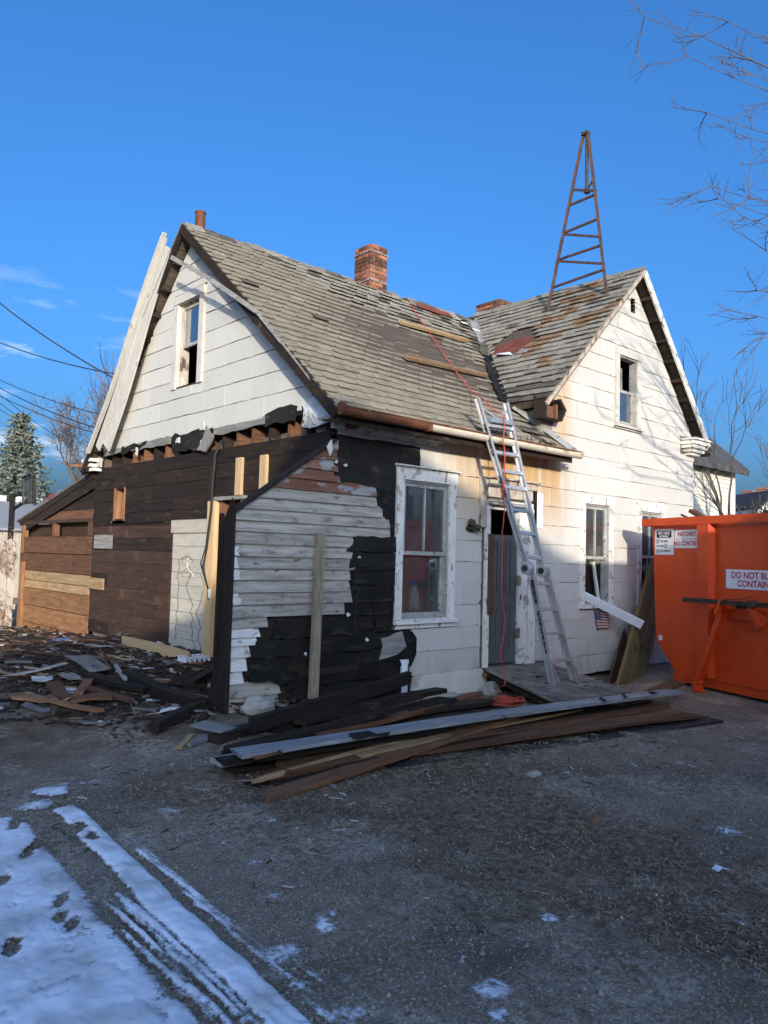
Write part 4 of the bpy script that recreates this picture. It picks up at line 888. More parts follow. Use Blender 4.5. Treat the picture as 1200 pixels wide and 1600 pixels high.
# foot of the rake
mb = MB()
for i, (z, w) in enumerate(((3.08, .24), (3.0, .16), (2.93, .22))): mb.box((-.22 + .03 * i, 6.30 - w, z), (-.01, 6.46, z + .05))
mb.make('rake_foot', M['trim'], house)
mb = MB(); mb.bar((-.12, 6.25, 3.02), (-.30, 6.62, 3.03), .10, .05); mb.make('splintered_end', M['new_y'] if 0 else M['orange_y'], house)
# vent pipe
mb = MB(); mb.tube([(.2, 3.5, 5.9), (.2, 3.5, 6.53)], .072, 12); mb.tube([(.2, 3.5, 6.53), (.2, 3.5, 6.56)], .08, 12); mb.make('vent_pipe', M['gutter_rust'], house)

# ---------------------------------------------------------------- chimneys
def chimney(cx, cy, wx, wy, z0, z1, mats, caps=(), lab=None):
    ch = empty('chimney', (cx + wx / 2, cy + wy / 2, z0)); ch.parent = house
    if lab: ch['label'] = lab
    bh, g = .058, .012
    mb = MB(); mb.box((cx + .012, cy + .012, z0), (cx + wx - .012, cy + wy - .012, z1 - .02)); mb.make('mortar', M['mortar'], ch)
    n = int((z1 - z0) / (bh + g))
    for k in range(n):
        z = z0 + k * (bh + g); ex = .0
        for side in range(4):
            Ln = wx if side % 2 == 0 else wy
            off = .1 if k % 2 else 0; x = -off
            a0, a1 = (0, Ln) if (k % 2 == side % 2) else (.1, Ln - .1)
            x = a0; nb = max(1, round((a1 - a0) / .2)); bl = (a1 - a0) / nb
            for b in range(nb):
                p, q = a0 + b * bl + g / 2, a0 + (b + 1) * bl - g / 2
                dd = U(-.005, .006) + ex; ti = .09
                if side == 0: lo, hi = (cx + p, cy - dd, z), (cx + q, cy + ti, z + bh)
                elif side == 2: lo, hi = (cx + p, cy + wy - ti, z), (cx + q, cy + wy + dd, z + bh)
                elif side == 3: lo, hi = (cx - dd, cy + p, z), (cx + ti, cy + q, z + bh)
                else: lo, hi = (cx + wx - ti, cy + p, z), (cx + wx + dd, cy + q, z + bh)
                if ex and a0 == 0: pass
                mb = MB(); mb.box(lo, hi)
                m = M['brick_dark'] if (k in caps or rnd() < mats) else M['brick']
                mb.make('brick', m, ch, center=True)
    return ch
c1 = chimney(3.17, 3.15, .38, .42, 5.85, 6.90, .15, caps=(3, 10, 11), lab='tall red brick chimney on the main ridge')
mb = MB(); mb.box((3.158, 3.138, 6.76), (3.562, 3.582, 6.778)); mb.box((3.158, 3.138, 6.27), (3.562, 3.582, 6.285)); mb.make('metal_band', M['flash'], c1)
for (x, y) in ((3.28, 3.20), (3.36, 3.36)): mb = MB(); mb.box((x, y, 6.868), (x + .2, y + .095, 6.925)); mb.make('loose_brick', M['tan_x'], c1, center=True)
q = on(782, 485, 1, 3.45); 
chimney(q.x, 3.45, .50, .66, 5.5, on(780, 464, 1, 3.45).z, .75, lab='short sooty chimney behind the wing ridge')

# ---------------------------------------------------------------- steel frame on the wing roof
tw = empty('mast_frame', (5.58, .7, 5.9), 'rusty steel A shaped mast frame standing on the right wing roof', 'mast')
def tp(x, y): return onp(x, y, (1, 0, 0), (5.58, 0, 0))
legs = [(tp(855, 487), tp(911.5, 210)), (tp(948.5, 463), tp(919, 210))]
for a, b in legs: mb = MB(); mb.bar(a - Vector((0, 0, .02)), b, .045, .045, roll=.4); mb.make('leg', M['rust'], tw)
for p, q in (((862, 450), (944, 421)), ((871, 408), (942, 412)), ((872, 406), (940, 383)), ((880, 366), (938, 370)), ((881, 364), (934, 342)), ((889, 321), (930, 304)), ((896, 296.5), (932, 298))):
    a, b = tp(*p), tp(*q); mb = MB(); mb.bar(a, b, .03, .035); mb.make('brace', M['rust'], tw)
mb = MB(); mb.bar(tp(910, 211), tp(920, 207), .09, .05); mb.make('head_plate', M['rust'], tw)
mb = MB(); mb.tube([tp(917, 212), tp(917, 302)], .028, 8); mb.make('mast_stub', M['grime'], tw)
mb = MB(); mb.bar(tp(917, 297), tp(927, 281), .02, .025); mb.box(tp(917, 298) - Vector((.04, .04, .04)), tp(917, 298) + Vector((.04, .04, .03))); mb.make('clamp', M['grime'], tw)
mb = MB()
for a, _ in legs: mb.box(a - Vector((.06, .06, .05)), a + Vector((.06, .06, .015)))
mb.make('foot_plate', M['rust'], tw)
# boards lying on the roof
def roof_plank(x0, y0, x1, y1, m, lab):
    a = onp(x0, y0, (0, -MF, 1), (0, -.32, 3.14)); b = onp(x1, y1, (0, -MF, 1), (0, -.32, 3.14))
    mb = MB(); mb.bar(a + mn * .055, b + mn * .055, .04, .09, up=mv); tag(mb.make('plank', m, None, center=True), lab, 'plank', 'boards nailed across the main roof')
roof_plank(622, 508, 728, 536, M['tan_x'], 'pale wooden plank lying across the roof, upper of two')
roof_plank(630, 563, 757, 591, M['shingle_rust'], 'brown plank lying across the roof, lower of two')
# ================================================================ ground
import numpy as np
def g(x, y):
    h = .30 * math.exp(-((x + .6) / 1.7) ** 2 - ((y - 3.3) / 3.1) ** 2) + .05 * math.exp(-((x + 1.2) / .8) ** 2 - ((y + .1) / .7) ** 2)
    h -= .16 * math.exp(-((x - 4.9) / .75) ** 2 - ((y + .15) / .45) ** 2)
    return h + .012 * noise.noise(Vector((x * .8, y * .8, 1))) + .006 * noise.noise(Vector((x * 3, y * 3, 5)))
def axis(a, b, st, ext):
    v = [a + i * st for i in range(int((b - a) / st) + 1)]
    return [-e for e in reversed(ext)] + v + list(ext)
xs = axis(-7, 8, .07, [14, 22, 40, 90, 260, 800]); ys = axis(-8, 11, .08, [16, 26, 45, 100, 260, 800])
gv = [(x, y, g(x, y)) for y in ys for x in xs]; nx = len(xs)
gf = [(j * nx + i, j * nx + i + 1, (j + 1) * nx + i + 1, (j + 1) * nx + i) for j in range(len(ys) - 1) for i in range(nx - 1)]
def ground_mat():
    m = bpy.data.materials.new('worn_asphalt_and_dirt'); m.use_nodes = True; n = m.node_tree; n.nodes.clear(); N = n.nodes.new; K = n.links.new
    o = N('ShaderNodeOutputMaterial'); b = N('ShaderNodeBsdfPrincipled'); K(b.outputs[0], o.inputs[0]); b.inputs['Specular IOR Level'].default_value = .25
    geo = N('ShaderNodeNewGeometry').outputs['Position']
    def tex(s, d=5, r=.6, st=None):
        z = N('ShaderNodeTexNoise'); z.inputs['Scale'].default_value = s; z.inputs['Detail'].default_value = d; z.inputs['Roughness'].default_value = r
        if st: q = N('ShaderNodeMapping'); q.inputs['Scale'].default_value = st; K(geo, q.inputs[0]); K(q.outputs[0], z.inputs['Vector'])
        else: K(geo, z.inputs['Vector'])
        return z.outputs['Fac']
    def mr(v, a, c, lo=0, hi=1, sm=True):
        q = N('ShaderNodeMapRange'); q.interpolation_type = 'SMOOTHSTEP' if sm else 'LINEAR'; K(v, q.inputs[0])
        for i, t in ((1, a), (2, c), (3, lo), (4, hi)): q.inputs[i].default_value = t
        return q.outputs[0]
    def mth(op, a, c=None):
        q = N('ShaderNodeMath'); q.operation = op
        for i, t in ((0, a), (1, c)):
            if t is None: continue
            if isinstance(t, (int, float)): q.inputs[i].default_value = t
            else: K(t, q.inputs[i])
        return q.outputs[0]
    def mix(f, a, c):
        q = N('ShaderNodeMix'); q.data_type = 'RGBA'
        if isinstance(f, float): q.inputs[0].default_value = f
        else: K(f, q.inputs[0])
        for i, t in ((6, a), (7, c)):
            if isinstance(t, tuple): q.inputs[i].default_value = (*t, 1)
            else: K(t, q.inputs[i])
        return q.outputs[2]
    sx = N('ShaderNodeSeparateXYZ'); K(geo, sx.inputs[0]); X, Y = sx.outputs['X'], sx.outputs['Y']
    vor = N('ShaderNodeTexVoronoi'); vor.inputs['Scale'].default_value = 100; K(geo, vor.inputs['Vector'])
    sv = N('ShaderNodeSeparateColor'); K(vor.outputs['Color'], sv.inputs[0])
    agg = mix(mr(sv.outputs[0], .15, 1), (.085, .066, .048), (.34, .265, .19)); agg = mix(mr(sv.outputs[1], .93, .97), agg, (.62, .53, .42))
    big = tex(.55, 6); mid = tex(2.6, 6)
    base = mix(mr(tex(.9, 8, .68), .36, .62), (.125, .093, .064), (.38, .29, .205))
    base = mix(.58, base, agg)
    wob = mth('MULTIPLY', mth('SUBTRACT', tex(1.9, 8, .7), .5), 2.6)
    b1 = mr(mth('ABSOLUTE', mth('ADD', mth('ADD', X, 1.15), wob)), 1.05, .35)
    b1 = mth('MULTIPLY', b1, mr(Y, -1.2, -2.2))
    b2 = mth('MULTIPLY', mr(mth('ABSOLUTE', mth('ADD', mth('ADD', Y, 1.7), wob)), .95, .35), mr(mth('ABSOLUTE', mth('ADD', X, .2)), 3.0, 1.6))
    dirt = mix(mr(tex(9, 6, .7), .35, .65), (.062, .034, .019), (.20, .115, .062))
    dm = mth('MAXIMUM', b1, b2)
    lh = mth('MULTIPLY', mr(Y, -.9, .4), mr(X, 1.5, .0)); dm = mth('MAXIMUM', dm, lh)
    dm = mth('MULTIPLY', dm, mr(tex(4.5, 8, .72), .36, .54, .30, 1.0))
    col = mix(mth('MULTIPLY', dm, .86), base, dirt)
    col = mix(mr(tex(1.3, 6, .65), .54, .70, 0, .72), col, (.095, .068, .046))
    pale = mth('MULTIPLY', mr(tex(1.1, 8, .7), .48, .60), mr(tex(22, 4), .40, .62)); col = mix(mth('MULTIPLY', pale, .6), col, (.56, .46, .36))
    # far ground: withered grass
    far_ = mr(mth('ADD', mth('ABSOLUTE', X), mth('ABSOLUTE', Y)), 22, 30); col = mix(far_, col, mix(mr(tex(.2, 4), .4, .6), (.10, .085, .05), (.14, .12, .075)))
    K(col, b.inputs['Base Color']); K(mr(mid, .3, .7, .98, .72), b.inputs['Roughness'])
    bp = N('ShaderNodeBump'); bp.inputs['Strength'].default_value = .9; bp.inputs['Distance'].default_value = .006
    K(mth('ADD', mth('MULTIPLY', vor.outputs['Distance'], 1.0), mth('MULTIPLY', tex(30, 5, .7), 1.4)), bp.inputs['Height']); K(bp.outputs[0], b.inputs['Normal'])
    return m
me = bpy.data.meshes.new('ground'); me.from_pydata(gv, [], gf); me.materials.append(ground_mat()); me.polygons.foreach_set('use_smooth', [True] * len(gf)); me.update()
ground = bpy.data.objects.new('ground', me); COL.objects.link(ground); tag(ground, 'worn asphalt yard with dark dirt and straw', None, None, 'structure')

# ---------------------------------------------------------------- snow
def vnoise(X, Y, seed, oct_=4, gain=.55):
    out = np.zeros_like(X); amp, tot = 1., 0.
    for o in range(oct_):
        T = np.random.RandomState(seed + o).rand(256, 256); xi, yi = np.floor(X).astype(int), np.floor(Y).astype(int); fx, fy = X - xi, Y - yi
        fx, fy = fx * fx * (3 - 2 * fx), fy * fy * (3 - 2 * fy); g_ = lambda a, b: T[a & 255, b & 255]
        out += amp * ((g_(xi, yi) * (1 - fx) + g_(xi + 1, yi) * fx) * (1 - fy) + (g_(xi, yi + 1) * (1 - fx) + g_(xi + 1, yi + 1) * fx) * fy)
        tot += amp; amp *= gain; X, Y = X * 2.03 + 11.3, Y * 2.03 + 5.7
    return out / tot - .5
def ss(a, b, v): t = np.clip((v - a) / (b - a), 0, 1); return t * t * (3 - 2 * t)
def snow():
    st = .0105; X0, X1, Y0, Y1 = -5.6, -2.3, -5.4, -.9
    xs = np.arange(X0, X1, st); ys = np.arange(Y0, Y1, st); XX, YY = np.meshgrid(xs, ys)
    nz = vnoise(XX * 3, YY * 3, 4); nf = vnoise(XX * 14, YY * 14, 30, 4, .65); nl = vnoise(XX * 42, YY * 1.6, 60, 4, .6); ns = vnoise(XX * 14, YY * 1.1, 90, 3)
    xp = XX - .075 * (YY + 1.4) + .05 * nz + .035 * nf
    top = ss(-1.20, -1.65, YY + .5 * nz + .2 * nf)
    A = ss(-3.40, -3.52, xp) * top
    A *= 1 - .75 * ss(-3.35, -4.3, YY) * ss(-.02, .22, nz * .6 + ns * .8)
    A *= 1 - .45 * ss(.06, .26, nf + .4 * nz)
    B = ss(-3.29, -3.235, xp) * ss(-3.085, -3.15, xp) * ss(-1.38, -1.5, YY + .2 * nf) * (1 - .5 * ss(-3.6, -4.6, YY) * ss(-.1, .25, nl))
    C_ = ss(-3.08, -3.05, xp) * ss(-2.96, -3.02, xp) * ss(-1.5, -2.2, YY) * np.clip(.42 + 1.1 * nl + .4 * nz, 0, .8)
    C2 = ss(-2.98, -2.95, xp) * ss(-2.84, -2.93, xp) * ss(-3.0, -4.0, YY) * np.clip(.20 + 1.2 * nl, 0, .5)
    mid = ss(-3.46, -3.40, xp) * ss(-3.24, -3.30, xp)
    tread = .5 + .5 * np.sin((xp + 3.43 + .004 * nf) * 2 * np.pi / .046)
    T = mid * (ss(-2.2, -3.4, YY) * np.clip(.26 + .30 * tread + .9 * nl, 0, .85) + np.clip(.9 * nl + .5 * nz - .02, 0, .5))
    D = np.maximum.reduce([A, B, C_, C2, T])
    for px, py, r, k in ((75, 1240, .20, .75), (150, 1225, .14, .45), (60, 1262, .18, .6), (95, 1228, .12, .5)):
        p = on(px, py, 2, 0); D = np.maximum(D, k * ss(1.0, .3, np.hypot(XX - p.x, (YY - p.y)) / r + 1.3 * nf + .8 * nz))
    # shoe prints trodden through
    for (px, py, a) in ((40, 1341, .2), (55, 1327, .2), (95, 1413, .1), (94, 1437, .15), (112, 1450, .15), (15, 1485, .3), (3, 1382, .2), (22, 1292, .2), (122, 1300, .2), (142, 1311, .2)):
        p = on(px, py, 2, 0); dx, dy = XX - p.x, YY - p.y; c, s = cos(.9 + a), sin(.9 + a)
        e = np.hypot((dx * c + dy * s) / .10, (-dx * s + dy * c) / .042); D *= 1 - .70 * ss(1.25, .55, e + 1.3 * nf + .5 * nz)
    D = np.clip(D * .92 + .30 * nf * (D > .03), 0, 1)
    H = .004 + .026 * D + .014 * nz * D + .018 * nf * D
    keep = D > .06
    idx = -np.ones(D.shape, int); vs, fs, ds = [], [], []
    ok = keep[:-1, :-1] | keep[1:, :-1] | keep[:-1, 1:] | keep[1:, 1:]
    for j, i in zip(*np.nonzero(ok)):
        q = []
        for jj, ii in ((j, i), (j, i + 1), (j + 1, i + 1), (j + 1, i)):
            if idx[jj, ii] < 0:
                idx[jj, ii] = len(vs); x, y = float(xs[ii]), float(ys[jj]); vs.append((x, y, g(x, y) + float(H[jj, ii]))); ds.append(float(D[jj, ii]))
            q.append(int(idx[jj, ii]))
        fs.append(tuple(q))
    return vs, fs, ds
def snow_mat():
    m = bpy.data.materials.new('trodden_snow'); m.use_nodes = True; n = m.node_tree; n.nodes.clear(); N = n.nodes.new; K = n.links.new
    o = N('ShaderNodeOutputMaterial'); b = N('ShaderNodeBsdfPrincipled'); t = N('ShaderNodeBsdfTransparent'); x = N('ShaderNodeMixShader')
    a = N('ShaderNodeAttribute'); a.attribute_name = 'cover'; geo = N('ShaderNodeNewGeometry').outputs['Position']
    z = N('ShaderNodeTexNoise'); z.inputs['Scale'].default_value = 38; z.inputs['Detail'].default_value = 6; z.inputs['Roughness'].default_value = .7; K(geo, z.inputs['Vector'])
    s = N('ShaderNodeMath'); s.operation = 'ADD'; K(z.outputs['Fac'], s.inputs[0]); K(a.outputs['Fac'], s.inputs[1])
    r = N('ShaderNodeMapRange'); r.inputs[1].default_value = .80; r.inputs[2].default_value = 1.12; K(s.outputs[0], r.inputs[0])
    z2 = N('ShaderNodeTexNoise'); z2.inputs['Scale'].default_value = 4; z2.inputs['Detail'].default_value = 6; K(geo, z2.inputs['Vector'])
    c = N('ShaderNodeMix'); c.data_type = 'RGBA'; c.inputs[6].default_value = (.55, .54, .53, 1); c.inputs[7].default_value = (.92, .93, .95, 1)
    r2 = N('ShaderNodeMapRange'); r2.inputs[1].default_value = .35; r2.inputs[2].default_value = .6; K(z2.outputs['Fac'], r2.inputs[0]); K(r2.outputs[0], c.inputs[0]); K(c.outputs[2], b.inputs['Base Color'])
    b.inputs['Roughness'].default_value = .8
    bp = N('ShaderNodeBump'); bp.inputs['Strength'].default_value = .5; bp.inputs['Distance'].default_value = .006; K(z.outputs['Fac'], bp.inputs['Height']); K(bp.outputs[0], b.inputs['Normal'])
    K(r.outputs[0], x.inputs[0]); K(t.outputs[0], x.inputs[1]); K(b.outputs[0], x.inputs[2]); K(x.outputs[0], o.inputs[0]); return m
M['snow'] = snow_mat()
def snow_obj(name, vs, fs, ds):
    me = bpy.data.meshes.new(name); me.from_pydata(vs, [], fs); me.materials.append(M['snow'])
    at = me.attributes.new('cover', 'FLOAT', 'POINT'); at.data.foreach_set('value', ds); me.polygons.foreach_set('use_smooth', [True] * len(fs)); me.update()
    o = bpy.data.objects.new(name, me); COL.objects.link(o); return tag(o, kind='stuff')
snow_obj('snow', *snow())
vs, fs, ds = [], [], []                    # thin leftover patches
for (px, py, r, k) in ((440, 1490, .10, .62), (505, 1437, .05, .6), (508, 1452, .05, .75), (520, 1432, .045, .55), (400, 1350, .06, .5), (345, 1316, .05, .5), (265, 1270, .09, .5), (425, 1285, .05, .45), (860, 1436, .05, .68), (770, 1550, .08, .72), (775, 1590, .04, .6), (785, 1585, .03, .6), (720, 1500, .05, .4), (1135, 1298, .11, .55), (560, 1352, .05, .4), (1030, 1322, .06, .4), (320, 1375, .09, .3), (430, 1402, .05, .45), (545, 1590, .08, .5), (820, 1310, .07, .35), (760, 1198, .12, .42), (1110, 1270, .04, .3), (640, 1465, .04, .4), (1155, 1445, .05, .4), (360, 1495, .08, .35), (470, 1540, .05, .5)):
    p = on(px, py, 2, 0); n = 30; b0 = len(vs); r *= 1.7
    for j in range(n):
        for i in range(n):
            x, y = p.x + (i / (n - 1) * 2 - 1) * r, p.y + (j / (n - 1) * 2 - 1) * r
            d = hypot(x - p.x, y - p.y) / r; d = max(0, k * .95 * (1 - d ** 2) ** 1.5 + (.34 * noise.noise(Vector((x * 13, y * 13, 2))) + .30 * noise.noise(Vector((x * 38, y * 38, 7)))) * (1 - d) - .04) if d < 1 else 0
            vs.append((x, y, g(x, y) + .003 + .010 * d)); ds.append(d)
    for j in range(n - 1):
        for i in range(n - 1):
            q = (b0 + j * n + i, b0 + j * n + i + 1, b0 + (j + 1) * n + i + 1, b0 + (j + 1) * n + i)
            if max(ds[t] for t in q) > .05: fs.append(q)
snow_obj('snow_patches', vs, fs, ds)

# ---------------------------------------------------------------- loose stuff on the yard
def scatter(name, n, fn, m, kind='stuff'):
    mb = MB()
    for _ in range(n): fn(mb)
    return tag(mb.make(name, m, fix=False), kind=kind)
def in_view(x, y):
    q = Vector((x, y, 0)) - CAM; z = q.dot(_fw)
    return z > .5 and abs(q.dot(_r) / z * F_PX) < 640 and abs(q.dot(_u) / z * F_PX) < 840
def stone(mb, smin=.004, smax=.013, area_=(-5, 4, -5.4, -.6)):
    x, y = U(*area_[:2]), U(*area_[2:])
    if not in_view(x, y): return
    s = U(smin, smax) * (1.8 if rnd() < .04 else 1); z = g(x, y)
    P = [Vector((x + s * cos(a) * U(.7, 1.3), y + s * sin(a) * U(.7, 1.3), z - .002)) for a in (0, 1.57, 3.14, 4.71)]
    mb.add(P + [Vector((x + U(-.3, .3) * s, y + U(-.3, .3) * s, z + s * U(.5, .9)))], [(0, 1, 4), (1, 2, 4), (2, 3, 4), (3, 0, 4)])
M['stone'] = mat('asphalt_chips', (.09, .07, .052), (.42, .345, .26), scale=50, bump=0, var=0, world=True, lo=.4, hi=.62)
scatter('gravel', 26000, lambda mb: stone(mb, .004, .011, (-5, 1.5, -5.4, -1.2)), M['stone'])
scatter('loose_stones', 900, lambda mb: stone(mb, .010, .022), mat('pale_stones', (.12, .11, .10), (.30, .28, .25), scale=14, bump=0, var=0, world=True))
def straw(mb):
    t = rnd()
    if t < .72: y = U(-5.4, -1.9); x = -1.05 + random.gauss(0, .62) + .25 * sin(y * 2)
    elif t < .9: x = U(-2.6, 2.6); y = -2.1 + random.gauss(0, .5)
    else: x, y = U(-5, 2), U(-5.4, -1.4)
    if not in_view(x, y) or noise.noise(Vector((x * 1.7, y * 1.7, 21))) + .6 * noise.noise(Vector((x * 6, y * 6, 3))) < U(-.35, .35): return
    a = U(0, 6.28); Ln = U(.02, .085) * (2.2 if rnd() < .04 else 1); w = U(.0014, .0036); b = a + U(-.7, .7)
    p0 = Vector((x, y, g(x, y) + U(.004, .012))); p1 = p0 + Vector((cos(a), sin(a), U(-.05, .25))) * Ln * .5; p2 = p1 + Vector((cos(b), sin(b), U(-.3, .05))) * Ln * .5
    s0 = Vector((-sin(a), cos(a), 0)) * w; s1 = Vector((-sin(b), cos(b), 0)) * w
    mb.add([p0 - s0, p0 + s0, p1 + s0, p1 - s0, p2 + s1, p2 - s1], [(0, 1, 2, 3), (3, 2, 4, 5)])
scatter('straw', 30000, straw, mat('dead_straw', (.13, .085, .05), (.46, .34, .22), scale=18, bump=0, var=0, world=True, lo=.38, hi=.66))
def splinter(mb):
    x, y = random.gauss(-.4, 1.7), random.gauss(-1.7, .9)
    if y > -.55 or not in_view(x, y): return
    a = U(0, 6.28); Ln = U(.02, .10); p = Vector((x, y, g(x, y) + .006)); mb.bar(p, p + Vector((cos(a), sin(a), U(-.03, .08))) * Ln, U(.003, .012), U(.002, .006))
M['chip'] = mat('wood_splinters', (.05, .03, .02), (.30, .20, .12), scale=9, bump=0, var=0, world=True, lo=.4, hi=.65)
scatter('splinters', 900, splinter, M['chip'])
scatter('pale_chips', 260, splinter, M['litter'])
# heap of rubbish along the stripped wall
def heap(mb, lo, hi, w0, w1, flat=True):
    t = rnd()
    x = -.05 - abs(random.gauss(0, 1.15)); y = U(.35, 9.4) if t < .8 else U(-.2, 3)
    if y > 5.5 and x < -2.6: return
    lim = -.9 - 1.2 * min(1, max(0, (y - .2) / 2.5)) - .25
    if x < lim - 1.1: return
    a = random.gauss(pi / 2, .9); Ln = U(lo, hi); p = Vector((x, y, g(x, y) + .01 + .10 * rnd() * math.exp(-(x + .5) ** 2)))
    mb.bar(p, p + Vector((cos(a), sin(a), U(-.10, .16))) * Ln, U(w0, w1), U(.006, .022) if flat else U(.01, .03), roll=U(-.5, .5))
scatter('debris', 1700, lambda mb: heap(mb, .06, .42, .010, .055), M['dark_x'])
scatter('debris_brown', 420, lambda mb: heap(mb, .08, .55, .012, .06), mat('brown_debris', (.05, .028, .018), (.20, .11, .065), scale=3, bump=.3, var=0, world=True))
scatter('debris_grey', 380, lambda mb: heap(mb, .06, .4, .02, .09), mat('grey_debris', (.09, .085, .08), (.26, .25, .23), scale=3, bump=.3, var=0, world=True))
scatter('debris_pale', 150, lambda mb: heap(mb, .04, .22, .02, .09), mat('pale_debris', (.42, .42, .41), (.66, .66, .65), scale=3, bump=.3, var=0, world=True))
scatter('debris_tan', 260, lambda mb: heap(mb, .06, .35, .006, .03), mat('tan_splinters', (.20, .13, .08), (.42, .30, .20), scale=3, bump=0, var=0, world=True))
scatter('debris_crumbs', 7500, lambda mb: heap(mb, .01, .06, .01, .04), mat('dark_crumbs', (.018, .014, .011), (.10, .075, .055), scale=8, bump=0, var=0, world=True))

# ---------------------------------------------------------------- single boards
def px3(p, z): return on(p[0], p[1], 2, z)
def pxg(p, dz):                           # the same, but dz above the actual ground there
    q = on(p[0], p[1], 2, 0)
    for _ in range(12): q = on(p[0], p[1], 2, g(q.x, q.y) * .98 + dz)
    return q
def board(name, p0, p1, z0, z1, w, th, m, lab, cat='board', group=None, roll=0., splint=False, wear=0):
    f_ = pxg if group == DG or cat == 'lumber' else px3
    a, b = f_(p0, z0), f_(p1, z1); d = (b - a).normalized(); n = max(2, int((b - a).length / .25)); mb = MB()
    s = d.cross(Vector((0, 0, 1))).normalized(); s = Matrix.Rotation(roll, 3, d) @ s; u = s.cross(d)
    bow = U(-.035, .02)
    def sec(t, k=1.):
        c = a.lerp(b, t) + u * (bow * sin(pi * t)) + s * (.006 * sin(9 * t + p0[0])); ww = w * (1 + .05 * sin(13 * t + p0[1]) + .03 * sin(37 * t + p0[0])) * k
        return [c - s * ww / 2 - u * th / 2, c + s * ww / 2 - u * th / 2, c + s * ww / 2 + u * th / 2, c - s * ww / 2 + u * th / 2]
    P = []
    for i in range(n + 1): P += sec(i / n)
    for k in range(4): P[k] = P[k] + d * U(-.03, .03); P[4 * n + k] = P[4 * n + k] + d * U(-.05, .03)
    F = [(0, 3, 2, 1), tuple(4 * n + i for i in range(4))] + [(4 * i + k, 4 * i + (k + 1) % 4, 4 * i + 4 + (k + 1) % 4, 4 * i + 4 + k) for i in range(n) for k in range(4)]
    if splint:
        for k in range(4): P[k] = P[k] + d * (-.10 if k in (1, 2) else .06)
    # mesh in a frame whose x runs along the grain
    R = Matrix((d, s, u)).transposed(); o_ = (a + b) / 2
    mbx = MB(); mbx.add([R.transposed() @ (Vector(p) - o_) for p in P], F)
    ob = mbx.make(name, m, None); ob.matrix_world = Matrix.Translation(o_) @ R.to_4x4()
    return tag(ob, lab, cat, group)
LG = 'boards in the lumber pile before the door'; DG = 'boards in the rubbish along the stripped wall'
board('beam', (425, 1135), (662, 1066), 0.141, 0.144, .13, .15, M['dark_x'], 'thick dark beam on top of the lumber pile, squared and longest of the heavy timbers', 'beam', LG)
board('beam', (390, 1133), (640, 1058), .20, .34, .09, .12, M['dark_x'], 'blackened beam with a raw orange break, behind the squared beam', 'beam', LG)
board('board', (520, 1090), (584, 1052), 0.122, 0.160, .09, .03, M['grey_x'], 'short grey board leaning at the back of the lumber pile', 'board', LG, roll=.4)
board('beam', (337, 1158), (430, 1133), 0.077, 0.099, .12, .10, M['dark_x'], 'dark timber stub at the left foot of the lumber pile', 'beam', LG)
board('board', (560, 1100), (655, 1085), .18, .22, .20, .05, M['dark_x'], 'wide dark board beneath the squared beam end', 'board', LG)
board('board', (362, 1180), (700, 1092), .05, .14, .22, .04, M['dark_x'], 'wide dark brown board between the beams and the white strip', 'board', LG)
board('board', (420, 1150), (760, 1096), .05, .10, .20, .04, M['dark_x'], 'dark plank running to the rope coil', 'board', LG)
board('board', (450, 1160), (800, 1090), .03, .06, .18, .03, M['dark_x'], 'lower dark plank ending under the red rope coil', 'board', LG)
board('board', (372, 1177), (1060, 1080), .215, .20, .20, .03, M['zinc'] if 'zinc' in M else M['grey_x'], 'long grey painted board with torn black paper, topmost across the pile', 'board', LG)
board('board', (337, 1192), (640, 1140), .10, .16, .22, .03, M['grey_x'], 'weathered board end poking out left under the long grey board', 'board', LG)
board('board', (345, 1190), (960, 1092), .165, .165, .16, .03, M['dark_x'], 'dark brown board directly under the long grey board', 'board', LG)
board('board', (437, 1197), (950, 1098), 0.094, 0.096, .17, .03, M['rust_x'], 'orange brown board third down in the lumber pile', 'board', LG)
board('board', (408, 1217), (720, 1137), 0.080, 0.102, .05, .03, M['tan_x'], 'narrow pale split lath in the lumber pile', 'board', LG, splint=True)
board('board', (414, 1214), (640, 1165), .05, .09, .18, .03, M['rust_x'], 'brown board under the narrow pale lath', 'board', LG)
board('board', (420, 1243), (815, 1112), .03, .19, .16, .028, M['rust_x'], 'red brown board with splintered pale tip at the front of the pile', 'board', LG, splint=True)
board('board', (640, 1175), (1085, 1117), .06, .055, .17, .03, M['rust_x'], 'red brown board above the long black plank at right', 'board', LG)
board('board', (600, 1196), (1112, 1124), .02, .015, .24, .028, M['tarboard'] if 'tarboard' in M else M['dark_x'], 'long black tarred plank lying flat along the front of the pile', 'board', LG)
board('board', (700, 1150), (1010, 1095), .10, .10, .14, .03, M['dark_x'], 'dark board tail between the long grey board and the black plank', 'board', LG)
board('board', (965, 1098), (1060, 1066), .12, .16, .20, .03, M['rust_x'], 'short red brown board at the right end behind the long grey board', 'board', LG)
board('board', (395, 1228), (432, 1212), .02, .04, .12, .03, M['dark_x'], 'small dark offcut at the left tip of the pile', 'board', LG)
board('board', (380, 1186), (470, 1205), .02, .02, .10, .03, M['dark_x'], 'dark offcut lying crosswise under the pile', 'board', LG)
DG = 'boards in the rubbish along the stripped wall'
board('board', (27, 1088), (118, 1090), 0.074, 0.082, .16, .03, M['orange_x'], 'brown board at the front edge of the rubbish heap, lit orange', 'board', DG)
board('board', (110, 1094), (178, 1088), 0.080, 0.085, .24, .03, M['rust_x'], 'wide red brown board panel on the front of the rubbish heap', 'board', DG)
board('board', (83, 1066), (103, 1092), 0.099, 0.088, .14, .03, M['rust_x'], 'short brown board lying across the front of the heap', 'board', DG)
board('board', (137, 1064), (122, 1087), 0.105, 0.091, .10, .06, M['rust_x'], 'stubby dark block on the wide red brown board', 'board', DG)
